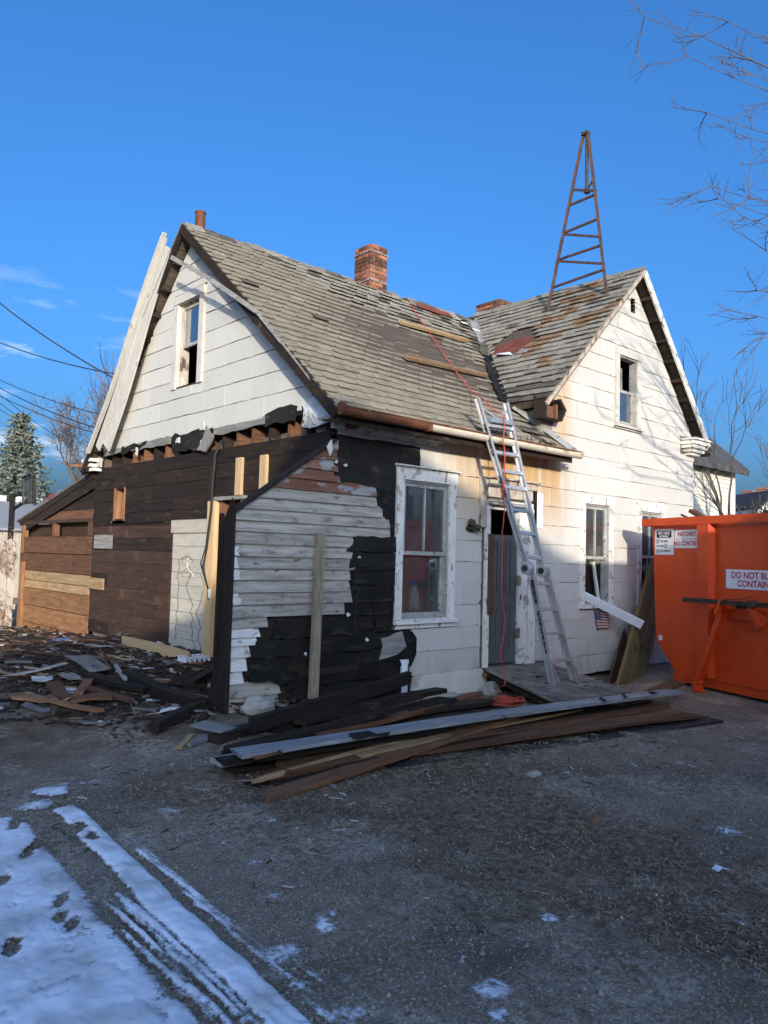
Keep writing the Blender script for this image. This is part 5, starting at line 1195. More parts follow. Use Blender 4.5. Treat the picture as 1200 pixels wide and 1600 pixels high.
board('board', (85, 1095), (155, 1110), 0.068, 0.068, .08, .03, M['orange_x'], 'thin brown strip on the asphalt before the heap', 'board', DG)
board('board', (140, 1075), (205, 1095), 0.096, 0.088, .07, .03, M['rust_x'], 'thin pinkish brown batten sloping off the heap', 'board', DG)
board('board', (135, 1054), (235, 1078), 0.110, 0.099, .16, .05, M['dark_x'], 'long black timber in the middle of the heap', 'board', DG)
board('beam', (198, 1052), (312, 1100), 0.122, 0.094, .14, .10, M['dark_x'], 'long black beam slanting down to the right across the heap', 'beam', DG)
board('beam', (240, 1135), (315, 1100), 0.077, 0.088, .10, .08, M['dark_x'], 'black beam meeting the slanting beam at a corner', 'beam', DG)
board('beam', (295, 1072), (335, 1050), 0.105, 0.116, .12, .10, M['dark_x'], 'short black beam beside the corner post', 'beam', DG)
board('board', (272, 1070), (330, 1040), 0.102, 0.122, .12, .04, M['dark_x'], 'black plank above the short beam by the post', 'board', DG)
board('board', (307, 1047), (345, 1040), 0.136, 0.144, .10, .03, M['tan_x'], 'small bright orange wood scrap by the doorway', 'board', DG)
board('lumber', (193, 1002), (298, 1028), 0.155, 0.152, .05, .13, M['new_x'], 'new yellow pine beam lying at the foot of the cream panel', 'lumber')
board('board', (0, 1058), (105, 1035), 0.074, 0.105, .05, .02, M['grey_x'], 'long pale grey lath across the left of the heap', 'board', DG)
board('board', (55, 1062), (80, 1058), 0.096, 0.096, .20, .01, M['litter'], 'white sheet scrap in the middle of the heap', 'board', DG)
board('board', (103, 1053), (123, 1062), 0.102, 0.096, .16, .015, M['grey_x'], 'pale blue grey tile fragment in the heap', 'board', DG)
board('board', (90, 989), (116, 990), 0.116, 0.116, .22, .01, M['litter'], 'white sheet scrap by the rear boards, left one', 'board', DG)
board('board', (125, 993), (144, 990), 0.116, 0.116, .20, .01, M['litter'], 'white sheet scrap by the rear boards, right one', 'board', DG)
board('board', (135, 1007), (192, 1009), 0.116, 0.122, .08, .02, M['grey_x'], 'pale grey strip beside the yellow beam', 'board', DG)
board('pipe', (125, 995), (175, 1045), 0.130, 0.122, .02, .02, M['rust_x'], 'thin rusty rod lying on the heap', 'pipe', DG)
board('pipe', (155, 1014), (190, 1043), 0.130, 0.116, .02, .02, M['rust_x'], 'short thin rod beside the rusty one', 'pipe', DG)
board('pipe', (180, 1040), (197, 1062), 0.122, 0.116, .035, .035, M['litter'], 'bent white pipe stub in the heap', 'pipe', DG)
board('board', (120, 1025), (158, 1048), 0.127, 0.122, .24, .02, M['grey_x'], 'broad mossy grey panel fragment in the heap', 'board', DG)
board('board', (250, 1112), (285, 1106), 0.085, 0.088, .05, .02, M['litter'], 'white stick near the black beams', 'board', DG)
board('board', (310, 1130), (360, 1142), 0.077, 0.074, .22, .012, M['grey_x'], 'grey corrugated scrap near the post foot', 'board', DG)
board('board', (280, 1168), (300, 1145), 0.020, 0.068, .05, .02, M['tan_x'], 'pale splintered stick on the ground left of the pile', 'board', DG)
board('board', (290, 1163), (330, 1148), 0.020, 0.020, .12, .02, M['grey_x'], 'flat grey slat on the ground near the pale stick', 'board', DG)
board('board', (912, 1292), (938, 1278), .01, .015, .05, .02, M['orange_x'], 'small orange wood chip alone on the asphalt', 'wood chip')
o = board('paper', (1117, 1361), (1131, 1355), .006, .012, .05, .004, M['sign'], 'small white paper scrap alone on the yard', 'paper')

for (p0, p1, z0, z1, w, th, m, lab) in (
    ((355, 1172), (610, 1108), .10, .20, .15, .04, 'dark_x', 'charred plank lying just left of the squared beam, under it'),
    ((470, 1128), (690, 1078), .16, .20, .14, .05, 'dark_x', 'dark plank with square end beside the squared beam, on its right'),
    ((500, 1150), (745, 1085), .11, .12, .12, .04, 'rust_x', 'reddish dark plank between the squared beam and the rope coil'),
    ((392, 1184), (560, 1150), .20, .21, .08, .02, 'rust_x', 'narrow red brown batten along the upper edge of the long grey board'),
    ((352, 1200), (520, 1178), .07, .09, .14, .03, 'dark_x', 'dark board end beneath the weathered left board end'),
    ((440, 1205), (770, 1140), .09, .12, .12, .025, 'rust_x', 'brown batten fourth down under the long grey board'),
    ((560, 1180), (905, 1108), .11, .12, .10, .02, 'tan_x', 'thin tan lath crossing the right half of the pile'),
    ((520, 1196), (990, 1108), .07, .08, .14, .03, 'dark_x', 'dark board between the tan lath and the black plank'),
    ((690, 1158), (1040, 1103), .09, .09, .12, .03, 'rust_x', 'short red brown board fanned out under the right end of the grey board'),
    ((430, 1225), (600, 1185), .03, .06, .16, .03, 'dark_x', 'dark board under the splintered red brown board'),
    ((780, 1150), (1060, 1112), .075, .075, .16, .03, 'rust_x', 'red brown board tail above the black plank, near its middle')):
    board('board', p0, p1, z0, z1, w, th, M[m], lab, 'board', LG)
# torn black paper left on the long grey board
def on_board(p0, p1, z, pts, m, name):
    A = [px3(p, z) for p in pts]; return MB().loft(A, [p + Vector((0, 0, .004)) for p in A]).make(name, m)
tp_ = empty('torn_tar_paper', px3(np.array((640, 1140)).tolist(), .235), 'torn black tar paper scraps stuck on the long grey board', 'tar paper')
for pts in ([(545, 1147), (575, 1143), (610, 1144), (606, 1150), (575, 1151), (560, 1156), (545, 1152)], [(658, 1127), (700, 1116), (766, 1108), (760, 1117), (735, 1124), (700, 1131), (665, 1133)], [(438, 1172), (443, 1180), (440, 1181), (434, 1174)], [(856, 1099), (868, 1101), (873, 1104), (860, 1104)], [(936, 1092), (944, 1097), (948, 1096), (940, 1090)], [(971, 1085), (977, 1092), (980, 1090), (975, 1084)], [(1013, 1080), (1024, 1082), (1028, 1084), (1015, 1083)]):
    q = []
    for i in range(len(pts)):
        a, b = pts[i], pts[(i + 1) % len(pts)]; q += [(a[0] + (b[0] - a[0]) * t + U(-.8, .8), a[1] + (b[1] - a[1]) * t + U(-.4, .4)) for t in (0, .35, .7)]
    A = [px3(p, .233) for p in q]; MB().loft(A, [p + Vector((0, 0, .006)) for p in A]).make('scrap', M['tar'], tp_)
# concrete lump, perforated block, blue rag
def lump(name, p, z, s, m, lab, cat, sq=(1, 1, .6)):
    c = pxg(p, z * .4); bm = bmesh.new(); bmesh.ops.create_icosphere(bm, subdivisions=2, radius=1)
    for v in bm.verts: v.co = Vector((v.co.x * sq[0], v.co.y * sq[1], v.co.z * sq[2])) * s * (1 + .35 * noise.noise(v.co * 1.6 + Vector(p).to_3d()))
    me = bpy.data.meshes.new(name); bm.to_mesh(me); bm.free(); me.materials.append(m); o = bpy.data.objects.new(name, me); COL.objects.link(o); o.location = c; return tag(o, lab, cat)
lump('concrete_chunk', (404, 1104), .16, .13, M['concrete'], 'pale concrete chunk behind the blackened beam', 'concrete chunk', (1.5, .8, .7))
lump('concrete_chunk', (700, 1087), .04, .13, M['concrete'], 'flat concrete fragment at the white foundation', 'concrete chunk', (1.4, .9, .35))
lump('stone', (768, 1080), .08, .12, M['concrete'], 'round stone under the platform edge by the door', 'stone', (1.1, .9, .9))
lump('rag', (100, 1002), .22, .14, M['cloth_blue'], 'crumpled blue rag in the rubbish by the rear boards', 'rag', (1.5, .8, .4))
lump('trash_bag', (48, 1003), .2, .20, M['tar'], 'black crumpled bag at the far left of the heap', 'bag', (1.3, .9, .5))
lump('stone', (835, 1210), .02, .06, M['concrete'], 'grey stone on the asphalt before the pile', 'stone', (1.2, .9, .5))
bk = empty('perforated_block', pxg((303, 1030), .14), 'perforated terracotta block with pale grid top beside the yellow beam', 'block')
c = pxg((303, 1030), .14)
mb = MB(); mb.box(c + Vector((-.16, -.10, -.09)), c + Vector((.16, .10, -.02))); mb.make('body', M['terracotta'], bk)
mb = MB()
for i in range(6): mb.box(c + Vector((-.16 + i * .062, -.10, -.019)), c + Vector((-.15 + i * .062, .10, .03)))
for y in (-.10, .09): mb.box(c + Vector((-.16, y, .0301)), c + Vector((.16, y + .01, .045)))
mb.make('grid', M['sign'], bk)

# ---------------------------------------------------------------- platform, ladder, rope
PLc = [Vector((2.50, -.03, .285)), Vector((2.03, -1.45, .13)), Vector((3.48, -1.54, .12)), Vector((3.80, -.06, .27))]
pl = empty('platform', (2.9, -.7, .1), 'dirty plywood platform sloping down from the front door', 'platform')
mb = MB(); mb.loft([p - Vector((0, 0, .022)) for p in PLc], PLc); mb.make('sheet', M['ply'], pl)
PL2 = [p + Vector((.05, .02, -.026)) for p in PLc]
mb = MB(); mb.loft([p - Vector((0, 0, .02)) for p in PL2], PL2); mb.make('lower_sheet', M['rust_x'], pl)
mb = MB(); mb.bar(PLc[0] + Vector((.05, -.05, -.09)), PLc[1] + Vector((.06, .05, -.075)), .04, .05)
mb.make('joist', M['dark_y'], pl)
for t in (.12, .5): mb = MB(); p = PLc[0].lerp(PLc[1], t) + Vector((.12, 0, 0)); mb.box((p.x - .06, p.y - .06, -.2), (p.x + .06, p.y + .06, p.z - .10)); mb.make('support_block', M['dark_z'], pl)
mb = MB()
for i in range(40):
    a, b = rnd() ** .6, rnd(); p = PLc[0].lerp(PLc[1], a).lerp(PLc[3].lerp(PLc[2], a), b); t = U(0, 6.28); mb.bar(p + Vector((0, 0, .004)), p + Vector((cos(t), sin(t), .02)) * U(.02, .09) + Vector((0, 0, .004)), U(.005, .02), .004)
tag(mb.make('scattered_chips', M['dark_x']), kind='stuff')
ld = empty('ladder', (3, -.9, .2), 'aluminium folding ladder leaning on the gutter by the front door', 'ladder')
LN = Vector((0, 1, -.157)); LP0 = Vector((0, -.92, .17))
def lp(x, y): return onp(x, y, LN, LP0)
TL, TR, HL, HR, BL, BR = lp(746, 622), lp(791, 630), lp(835, 886), lp(851, 893), lp(866, 1073), lp(889, 1068)
HL, HR = lp(824, 888), lp(849, 892); BL, BR = lp(862, 1074), lp(896, 1066)
out = Vector((0, -1, .157)).normalized()
def rail(a, b, w=.075, th=.03, name='rail', o_=0., m=None):
    mb = MB(); d = (b - a).normalized(); s = d.cross(out).normalized()
    A, B = a + out * o_, b + out * o_
    mb.bar(A, B, .012, w, up=out)                       # web
    for k in (-1, 1):
        c = out * (k * (w / 2 - .006)) + s * (.012 if name else 0); mb.bar(A + c, B + c, th, .011, up=out)
    return mb.make(name, m or M['alu'], ld)
rail(TL, HL); rail(TR, HR)
rail(HL.lerp(TL, -.03) + out * .02, BL, .085, .036, o_=.02); rail(HR.lerp(TR, -.03) + out * .02, BR, .085, .036, o_=.02)
def rung(a, b, o_=0., w=.05):
    mb = MB(); mb.bar(a + out * o_, b + out * o_, .038, w, up=out); return mb.make('rung', M['alu'], ld)
ru = [i / 9.6 for i in range(10)]
for i, y in enumerate((667, 709, 738, 763, 798, 834, 872)):
    a = TL.lerp(HL, (y - 3 - 622) / (888 - 622)); t = (a - TL).length / (HL - TL).length; rung(a, TR.lerp(HR, t))
for y in (911, 953, 992, 1036):
    t = (y - 888) / (1074 - 888); rung(HL.lerp(BL, t), HR.lerp(BR, t), .04, .055)
for h, s in ((HL, -1), (HR, 1)):
    d = Vector((1, 0, 0)); mb = MB(); mb.tube([h - d * .045, h - d * .04, h + d * .04, h + d * .045], [.06, .082, .082, .06], 14); mb.make('hinge_knob', M['alu'], ld, smooth=False)
    mb = MB(); mb.tube([h - d * .06, h - d * .046], .04, 12); mb.tube([h + d * .046, h + d * .055], .03, 10); mb.make('hinge_button', M['knob'], ld)
for b, s in ((BL, -1), (BR, 1)):
    e = b + Vector((.13, -.02, 0)); tt = b.lerp(HL if s < 0 else HR, .22)
    e.z = b.z + .0; mb = MB(); mb.bar(tt + out * .02 + Vector((.02, 0, 0)), e, .025, .06, up=out); mb.make('stabiliser', M['alu'], ld)
    mb = MB(); mb.bar(b.lerp(tt, .7), e.lerp(tt, .15), .02, .02); mb.make('strut', M['alu'], ld)
    for q in (b, e): mb = MB(); mb.box(q + Vector((-.045, -.06, -.045)), q + Vector((.045, .06, .01))); mb.make('foot', M['knob'], ld)
for (a, b, t0, t1, s) in ((HL, BL, .10, .30, -1), (HL, BL, .36, .72, -1), (TL, HL, .45, .58, -1), (TL, HL, .15, .34, -1)):
    d = (b - a).normalized(); sd = d.cross(out).normalized(); p, q = a.lerp(b, t0), a.lerp(b, t1); o2 = .045 if a is HL else 0.
    mb = MB(); mb.bar(p + out * (o2) - Vector((.0085, 0, 0)), q + out * (o2) - Vector((.0085, 0, 0)), .004, .06, up=out); mb.make('warning_label', M['sticker'], ld)
mb = MB(); mb.bar(TL.lerp(HL, .05), TR.lerp(HR, .16), .02, .02); mb.bar(TR.lerp(HR, .04), TL.lerp(HL, .16), .02, .02)
mb.make('tie_bar', M['alu'], ld)
mb = MB(); a, b = TL.lerp(HL, .13), TR.lerp(HR, .13); mb.bar(a + out * .0 + Vector((.06, 0, 0)), b - Vector((.04, 0, 0)), .06, .14, up=out); mb.make('grey_sleeve', mat('blue_grey_pad', (.16, .19, .23), (.26, .30, .35), scale=8, rough=.6, bump=.4), ld)
# rope: from the ridge down the roof, over the ladder, to a coil on the ground
rp = empty('rope', (2.2, -.9, 0), 'red rope from the roof ridge down past the ladder to a coil', 'rope')
def rf(x, y, d=.05): return onp(x, y, (0, -MF, 1), (0, -.32, 3.14)) + mn * d
pts = [rf(638, 475, .04), rf(650, 497), rf(668, 523), rf(690, 556), rf(712, 588), rf(735, 617)]
lpo = lambda x, y: lp(x, y) + out * .08
pts += [lpo(749, 628), lpo(762, 642), lpo(776, 650), lpo(780, 663), lpo(779, 690), lpo(781, 715), lpo(779, 745), lpo(778, 770), lpo(780, 800), lpo(777, 830), lpo(777, 860), lpo(776, 890), lpo(775, 920), lpo(777, 950), lpo(781, 968), lpo(779, 990), lpo(775, 1010), lpo(772, 1028), lpo(779, 1045)]
c = px3((795, 1099), .10)
pts += [lpo(778, 1068) + Vector((-.1, -.1, 0)), px3((772, 1075), .12), px3((785, 1085), .14), c + Vector((.05, 0, .03))]
fine = []
for a, b in zip(pts, pts[1:]):
    n = max(1, int((b - a).length / .05))
    for i in range(n): fine.append(a.lerp(b, i / n) + Vector((U(-.004, .004), U(-.004, .004), 0)))
fine.append(pts[-1])
mb = MB(); mb.tube(fine, .0068, 6); mb.make('line', M['rope'], rp, smooth=True)
cp = []
for i in range(150):
    a = i * .42; r = .13 + .05 * sin(i * .23) + U(-.01, .01); cp.append(c + Vector((r * 1.2 * cos(a), r * .8 * sin(a), .0 + .05 * (i / 150) + .012 * sin(i * 1.7))))
mb = MB(); mb.tube(cp, .010, 5); mb.make('coil', M['rope'], rp, smooth=True)
cp = [lpo(778 + 2 * sin(i * 1.3), 755 + i * 1.6) + Vector((.012 * sin(i * 2), -.01 * cos(i * 2), 0)) for i in range(16)]
mb = MB(); mb.tube(cp, .013, 5); mb.make('knot', M['rope'], rp, smooth=True)
mb = MB(); p = px3((818, 1100), .08); mb.box(p + Vector((-.06, -.05, -.08)), p + Vector((.10, .05, -.03)))
tag(mb.make('offcut', M['tan_x'], center=True), 'small pale wood offcut beside the red rope coil', 'wood chip')

# ---------------------------------------------------------------- things at the front wall
a, b = FP(-.13, .12, 1.86), FP(-.13, .24, .16)
mb = MB(); mb.bar(on(501, 834, 1, -.07), on(489, 1092, 1, -.22), .10, .045, up=(0, -1, 0), roll=0); tag(mb.make('wooden_post', M['post'] if 'post' in M else M['grey_z'], center=True), 'upright weathered two by four leaning against the clapboards', 'post')
lamp = empty('wall_lamp', FP(2.22, 0, 2.05), 'small black double wall lamp between the big window and the door', 'lamp')
c = FP(2.22, .0, 2.04)
mb = MB(); mb.tube([c, c + Vector((0, -.04, 0))], .055, 12); mb.make('mount', M['knob'], lamp)
mb = MB(); mb.tube([c + Vector((-.01, -.03, .05)), c + Vector((-.05, -.08, .07)), c + Vector((-.06, -.12, .06))], [.03, .045, .04], 10); mb.make('socket', M['grime'], lamp)
mb = MB(); mb.tube([c + Vector((.0, -.03, .0)), c + Vector((.05, -.08, .01)), c + Vector((.07, -.12, .0))], [.03, .045, .04], 10); mb.make('socket', M['grime'], lamp)
mb = MB(); mb.bar(c + Vector((-.10, -.06, -.0)), c + Vector((.16, -.10, -.05)), .05, .025, w2=.01, h2=.01); mb.make('bracket', M['grime'], lamp)
# little flag under the window
fl = empty('flag', FP(5.2, .05, .8), 'small faded stars and stripes flag hanging under the right window', 'flag')
f0, f1, f2, f3 = (5.00, .955), (5.38, .90), (5.40, .66), (5.09, .66)
def fpt(s, t, d=.05): 
    a = (f0[0] + (f1[0] - f0[0]) * s, f0[1] + (f1[1] - f0[1]) * s); b = (f3[0] + (f2[0] - f3[0]) * s, f3[1] + (f2[1] - f3[1]) * s)
    return FP(a[0] + (b[0] - a[0]) * t, d + .015 * sin(s * 9), a[1] + (b[1] - a[1]) * t)
def strip(s0, s1, t0, t1, d):
    mb = MB(); n = 8
    for i in range(n):
        a, b = s0 + (s1 - s0) * i / n, s0 + (s1 - s0) * (i + 1) / n; q = [fpt(a, t0, d), fpt(b, t0, d), fpt(b, t1, d), fpt(a, t1, d)]; mb.loft(q, [p + Vector((0, .003, 0)) for p in q])
    return mb
for k in range(13): strip(0 if k > 6 else .45, 1, k / 13, (k + 1) / 13, .05).make('stripe', M['flag_red'] if k % 2 == 0 else M['flag_white'], fl)
strip(0, .449, 0, 7 / 13, .05).make('canton', M['flag_blue'], fl)
mb = MB()
for j in range(5):
    for i in range(6 if j % 2 == 0 else 5):
        s, t = .04 + (i + (.5 if j % 2 else 0)) * .066, .06 + j * .1; p = fpt(s, t, .052); r = .007
        P = [p + Vector((cos(pi / 2 + k * pi / 5) * (r if k % 2 == 0 else r * .4), -.001, sin(pi / 2 + k * pi / 5) * (r if k % 2 == 0 else r * .4))) for k in range(10)]
        mb.add(P, [tuple(range(10))])
mb.make('stars', M['flag_white'], fl)
# white siding strip thrust out of the window
a, b = on(912, 930, 1, -.02), on(998, 972, 1, -.42)
sv = empty('vinyl_strip', (5.5, -.3, 1), 'ribbed white vinyl strip sticking out of the open right window', 'vinyl strip')
a, b = on(903, 926, 1, .10), on(1003, 976, 1, -.50); d = (b - a).normalized(); s = Vector((0, -.35, .94)); s = (s - d * s.dot(d)).normalized(); n_ = d.cross(s)
mb = MB(); prof = [(-.085, 0), (-.075, .03), (-.04, .008), (-.035, .034), (0, .008), (.005, .034), (.04, .008), (.045, .034), (.075, .012), (.085, .0)]
A = [a + s * u * .72 + n_ * v for u, v in prof]; B = [b + s * u * .8 + n_ * v for u, v in prof]
mb.loft(A, B); mb.make('ribbed_strip', M['vinyl'], sv)
# old panelled door leaning between the house and the container
dr = empty('old_door', (0, 0, 0), 'dirty olive panelled door leaning on the wall beside the orange container', 'door')
p0 = on(960, 1084, 1, -.62); e = Vector((.80, -.02, 0)).normalized(); top_ = on(1019, 872, 1, -.02); up_ = (Vector((top_.x - .42, top_.y, top_.z)) - p0).normalized(); up_ = (up_ - e * up_.dot(e)).normalized()
e = Vector((.97, .20, .0)).normalized(); up_ = (on(1016, 880, 1, -.06) - p0); HH = up_.length; up_.normalize(); e = (e - up_ * e.dot(up_)).normalized(); nn = e.cross(up_)
def dp(x, y, z): return p0 + e * x + nn * y + up_ * z * (HH / 2.05 * 1.02)
def dbox(mb, x0, x1, y0, y1, z0, z1): mb.loft([dp(x0, y0, z0), dp(x1, y0, z0), dp(x1, y1, z0), dp(x0, y1, z0)], [dp(x0, y0, z1), dp(x1, y0, z1), dp(x1, y1, z1), dp(x0, y1, z1)])
dr.location = p0
mb = MB(); S_ = HH / 2.05 * 1.02; dbox(mb, 0, .80, -.02, .015, 0, 2.05); mb.make('leaf', M['door_olive'], dr)
mb = MB()
for (x0, x1, z0, z1) in ((0, .12, 0, 2.05), (.68, .80, 0, 2.05), (.3405, .4595, 0.2205, 1.9), (.1205, .6795, 0, .22), (.1205, .6795, .80, .98), (.1205, .6795, 1.92, 2.05)): dbox(mb, x0, x1, .0155, .032, z0, z1)
mb.make('frame', M['door_olive'], dr)
mb = MB()
for x0, x1 in ((.14, .32), (.48, .66)):
    for z0, z1 in ((.25, .77), (1.01, 1.88)):
        dbox(mb, x0, x0 + .02, .0155, .028, z0, z1); dbox(mb, x1 - .02, x1, .0155, .028, z0, z1); dbox(mb, x0 + .021, x1 - .021, .0155, .028, z0, z0 + .02); dbox(mb, x0 + .021, x1 - .021, .0155, .028, z1 - .02, z1)
mb.make('moulding', M['door_olive'], dr)
dr2 = MB(); o3 = lambda x, y, z: p0 + Vector((.42, .34, 0)) + e * x + nn * y + up_ * z
dr2.loft([o3(0, -.04, 0), o3(.75, -.04, 0), o3(.75, -.02, 0), o3(0, -.02, 0)], [o3(0, -.04, 1.95), o3(.75, -.04, 1.95), o3(.75, -.02, 1.95), o3(0, -.02, 1.95)])
tag(dr2.make('dark_panel', M['rust_z'], center=True), 'dark red brown panel leaning behind the olive door', 'panel')
# ================================================================ orange container
DD = Vector((.353, .936, 0)).normalized(); DN = Vector((-DD.y, DD.x, 0)); DP0 = Vector((5.33, -1.14, 0))
def dq(d, n, z): return DP0 + DD * d + DN * n + Vector((0, 0, z))
du = empty('dumpster', dq(-1.8, -1, 0), 'bright orange waste container with slanted end standing beside the white house', 'container')
def dpr(prof, n0, n1, name, m=None): return MB().loft([dq(d, n0, z) for d, z in prof], [dq(d, n1, z) for d, z in prof]).make(name, m or M['oranges'], du)
def dbx(d0, d1, n0, n1, z0, z1, mb=None):
    own = mb is None; mb = mb or MB(); mb.loft([dq(d0, n0, z0), dq(d1, n0, z0), dq(d1, n1, z0), dq(d0, n1, z0)], [dq(d0, n0, z1), dq(d1, n0, z1), dq(d1, n1, z1), dq(d0, n1, z1)]); return mb
WD = 2.2
prof = [(.39, .552), (.003, .17), (-4.0, .17), (-4.45, .6), (-4.5, 2.2), (.476, 2.2)]
dpr(prof, -.03, 0, 'side_panel'); dpr(prof, -WD, -WD + .03, 'side_panel')
mb = MB()
for (a, b) in zip(prof, prof[1:]):
    if a[1] > 2 or b == prof[-1]: continue
    mb.loft([dq(a[0], -.031, a[1]), dq(b[0], -.031, b[1]), dq(b[0], -WD + .031, b[1]), dq(a[0], -WD + .031, a[1])], [dq(a[0] - (.02 if a[0] > 0 else -.02), -.031, a[1] + .02), dq(b[0] - (.02 if b[0] > 0 else -.02), -.031, b[1] + .02), dq(b[0] - (.02 if b[0] > 0 else -.02), -WD + .031, b[1] + .02), dq(a[0] - (.02 if a[0] > 0 else -.02), -WD + .031, a[1] + .02)])
a, b = prof[5], prof[0]; mb.loft([dq(a[0], -.031, a[1]), dq(b[0], -.031, b[1]), dq(b[0], -WD + .031, b[1]), dq(a[0], -WD + .031, a[1])], [dq(a[0] - .03, -.031, a[1]), dq(b[0] - .03, -.031, b[1]), dq(b[0] - .03, -WD + .031, b[1]), dq(a[0] - .03, -WD + .031, a[1])])
mb.make('shell', M['oranges'], du)
mb = dbx(.62, -4.7, -.05, .085, 2.207, 2.313); dbx(.62, -4.7, -WD - .085, -WD + .05, 2.207, 2.313, mb); dbx(.62, .45, -WD + .051, -.051, 2.207, 2.313, mb); dbx(-4.55, -4.7, -WD + .051, -.051, 2.207, 2.313, mb)
o = mb.make('rim', M['oranges'], du)
for d0 in (-.478, -1.95, -3.2):
    prof_ = [(d0, 0.002), (d0 - .02, .095), (d0 - .22, .095), (d0 - .25, .002)]
    MB().loft([dq(d, n, .175) for d, n in prof_], [dq(d, n, 2.2) for d, n in prof_]).make('rib', M['oranges'], du)
mb = dbx(-.02, -4.05, -.3, .045, .045, .168); dbx(-.02, -4.05, -WD - .045, -WD + .3, .045, .168, mb); mb.make('base_rail', M['oranges'], du)
mb = dbx(-.74, -1.93, .003, .05, .98, 1.10); mb.make('side_rail', M['oranges'], du)
dbx(-.50, -4.0, .046, .07, .165, .185).make('rail_lip', M['oranges'], du)
# latch arm, hooks, bar
mb = MB(); mb.bar(dq(-.60, .16, .13), dq(-1.00, .12, 1.12), .075, .10, up=DN); mb.make('latch_arm', M['oranges'], du)
mb = MB(); mb.bar(dq(-.985, .20, 1.02), dq(-1.03, .16, 1.20), .03, .16, up=DN); mb.bar(dq(-.93, .14, 1.03), dq(-.90, .08, 1.08), .05, .08); mb.bar(dq(-.80, .06, 1.10), dq(-1.02, .10, 1.10), .04, .05); mb.make('bracket', M['oranges'], du)
mb = MB(); mb.bar(dq(-.62, .15, .135), dq(-.60, .22, .11), .16, .02); mb.bar(dq(-.58, .17, .10), dq(-.73, .28, -.02), .06, .11, up=DN, w2=.10, h2=.13); mb.make('latch_foot', M['oranges'], du)
mb = MB(); mb.tube([dq(-1.02, .16, 1.08), dq(-1.18, .17, 1.135), dq(-1.35, .17, 1.14), dq(-1.5, .17, 1.10), dq(-1.62, .17, 1.03)], .026, 10); mb.make('bent_rod', M['oranges'], du, smooth=True)
mb = MB(); mb.tube([dq(-1.26, .17, 1.142), dq(-1.35, .17, 1.143), dq(-1.42, .17, 1.128)], .0275, 10); mb.make('worn_sleeve', M['rust'], du)
mb = MB(); mb.bar(dq(-1.50, .19, 1.16), dq(-1.66, .19, .92), .07, .11, up=DN); mb.bar(dq(-1.66, .19, .92), dq(-1.72, .19, 1.05), .07, .06, up=DN); mb.make('hook', M['oranges'], du)
mb = MB(); mb.bar(dq(-.38, .21, 1.185), dq(-2.2, .21, 1.20), .045, .058); mb.make('lock_bar', M['grime'], du)
mb = MB(); mb.tube([dq(-1.56, .20, 1.20), dq(-1.56, .30, 1.20)], .05, 10); mb.make('bar_nut', M['grime'], du)
mb = MB(); mb.tube([dq(-1.1, .215, 1.23), dq(-1.35, .215, 1.245), dq(-1.54, .22, 1.29)], .006, 5); mb.make('tie_wire', M['grime'], du)
dbx(-.395, -.375, .0, .05, .42, .44).make('lug', M['oranges'], du)
# signs
def sign(d0, d1, z0, z1, name='sign', m=None, n0=.002, n1=.006): return dbx(d0, d1, n0, n1, z0, z1).make(name, m or M['sign'], du)
def text(s, d, z, size, m, par, n=.0075, align='CENTER', sx=1.):
    cu = bpy.data.curves.new('lettering', 'FONT'); cu.body = s; cu.size = size; cu.align_x = align; cu.align_y = 'CENTER'; cu.extrude = .0006; cu.offset = size * .022; cu.materials.append(m); cu.resolution_u = 3
    o = bpy.data.objects.new('lettering', cu); COL.objects.link(o); o.parent = par
    X, Z_, Nn = -DD, Vector((0, 0, 1)), DN; p = dq(d, n, z) - wpos(par)
    o.matrix_local = Matrix(((X.x * sx, Z_.x, Nn.x, p.x), (X.y * sx, Z_.y, Nn.y, p.y), (X.z * sx, Z_.z, Nn.z, p.z), (0, 0, 0, 1)))
    bpy.context.view_layer.update(); me = bpy.data.meshes.new_from_object(o.evaluated_get(bpy.context.evaluated_depsgraph_get())); q = bpy.data.objects.new('lettering', me); COL.objects.link(q); q.parent = par; q.matrix_local = o.matrix_local.copy(); bpy.data.objects.remove(o); bpy.data.curves.remove(cu); q.name = 'lettering'; return q
s2 = sign(.025, -.468, 1.885, 2.14); s2['label'] = 'white sign reading NO DIRT NO CONCRETE'
text('NO DIRT', -.215, 2.078, .088, M['sign_red'], s2, sx=.95); text('NO CONCRETE', -.222, 1.948, .088, M['sign_red'], s2, sx=.80)
mb = dbx(-.0, -.44, .0062, .0075, 2.010, 2.015); mb.make('rule', M['sign_red'], s2)
s1 = sign(.42, .045, 1.79, 2.16); s1['label'] = 'white sign with black header and prohibition symbols'
dbx(.385, .085, .0062, .0075, 2.035, 2.135).make('header', M['sign_black'], s1)
text('NO HAZ', .235, 2.100, .062, M['sign'], s1, n=.009); text('MATERIALS', .235, 2.055, .036, M['sign'], s1, n=.009)
text('NO TIRES', .23, 1.983, .036, M['sign_black'], s1, sx=.9); text('NO DRUMS', .31, 1.915, .032, M['sign_black'], s1, sx=.9); text('NO CHEMICALS', .205, 1.845, .032, M['sign_black'], s1, sx=.9)
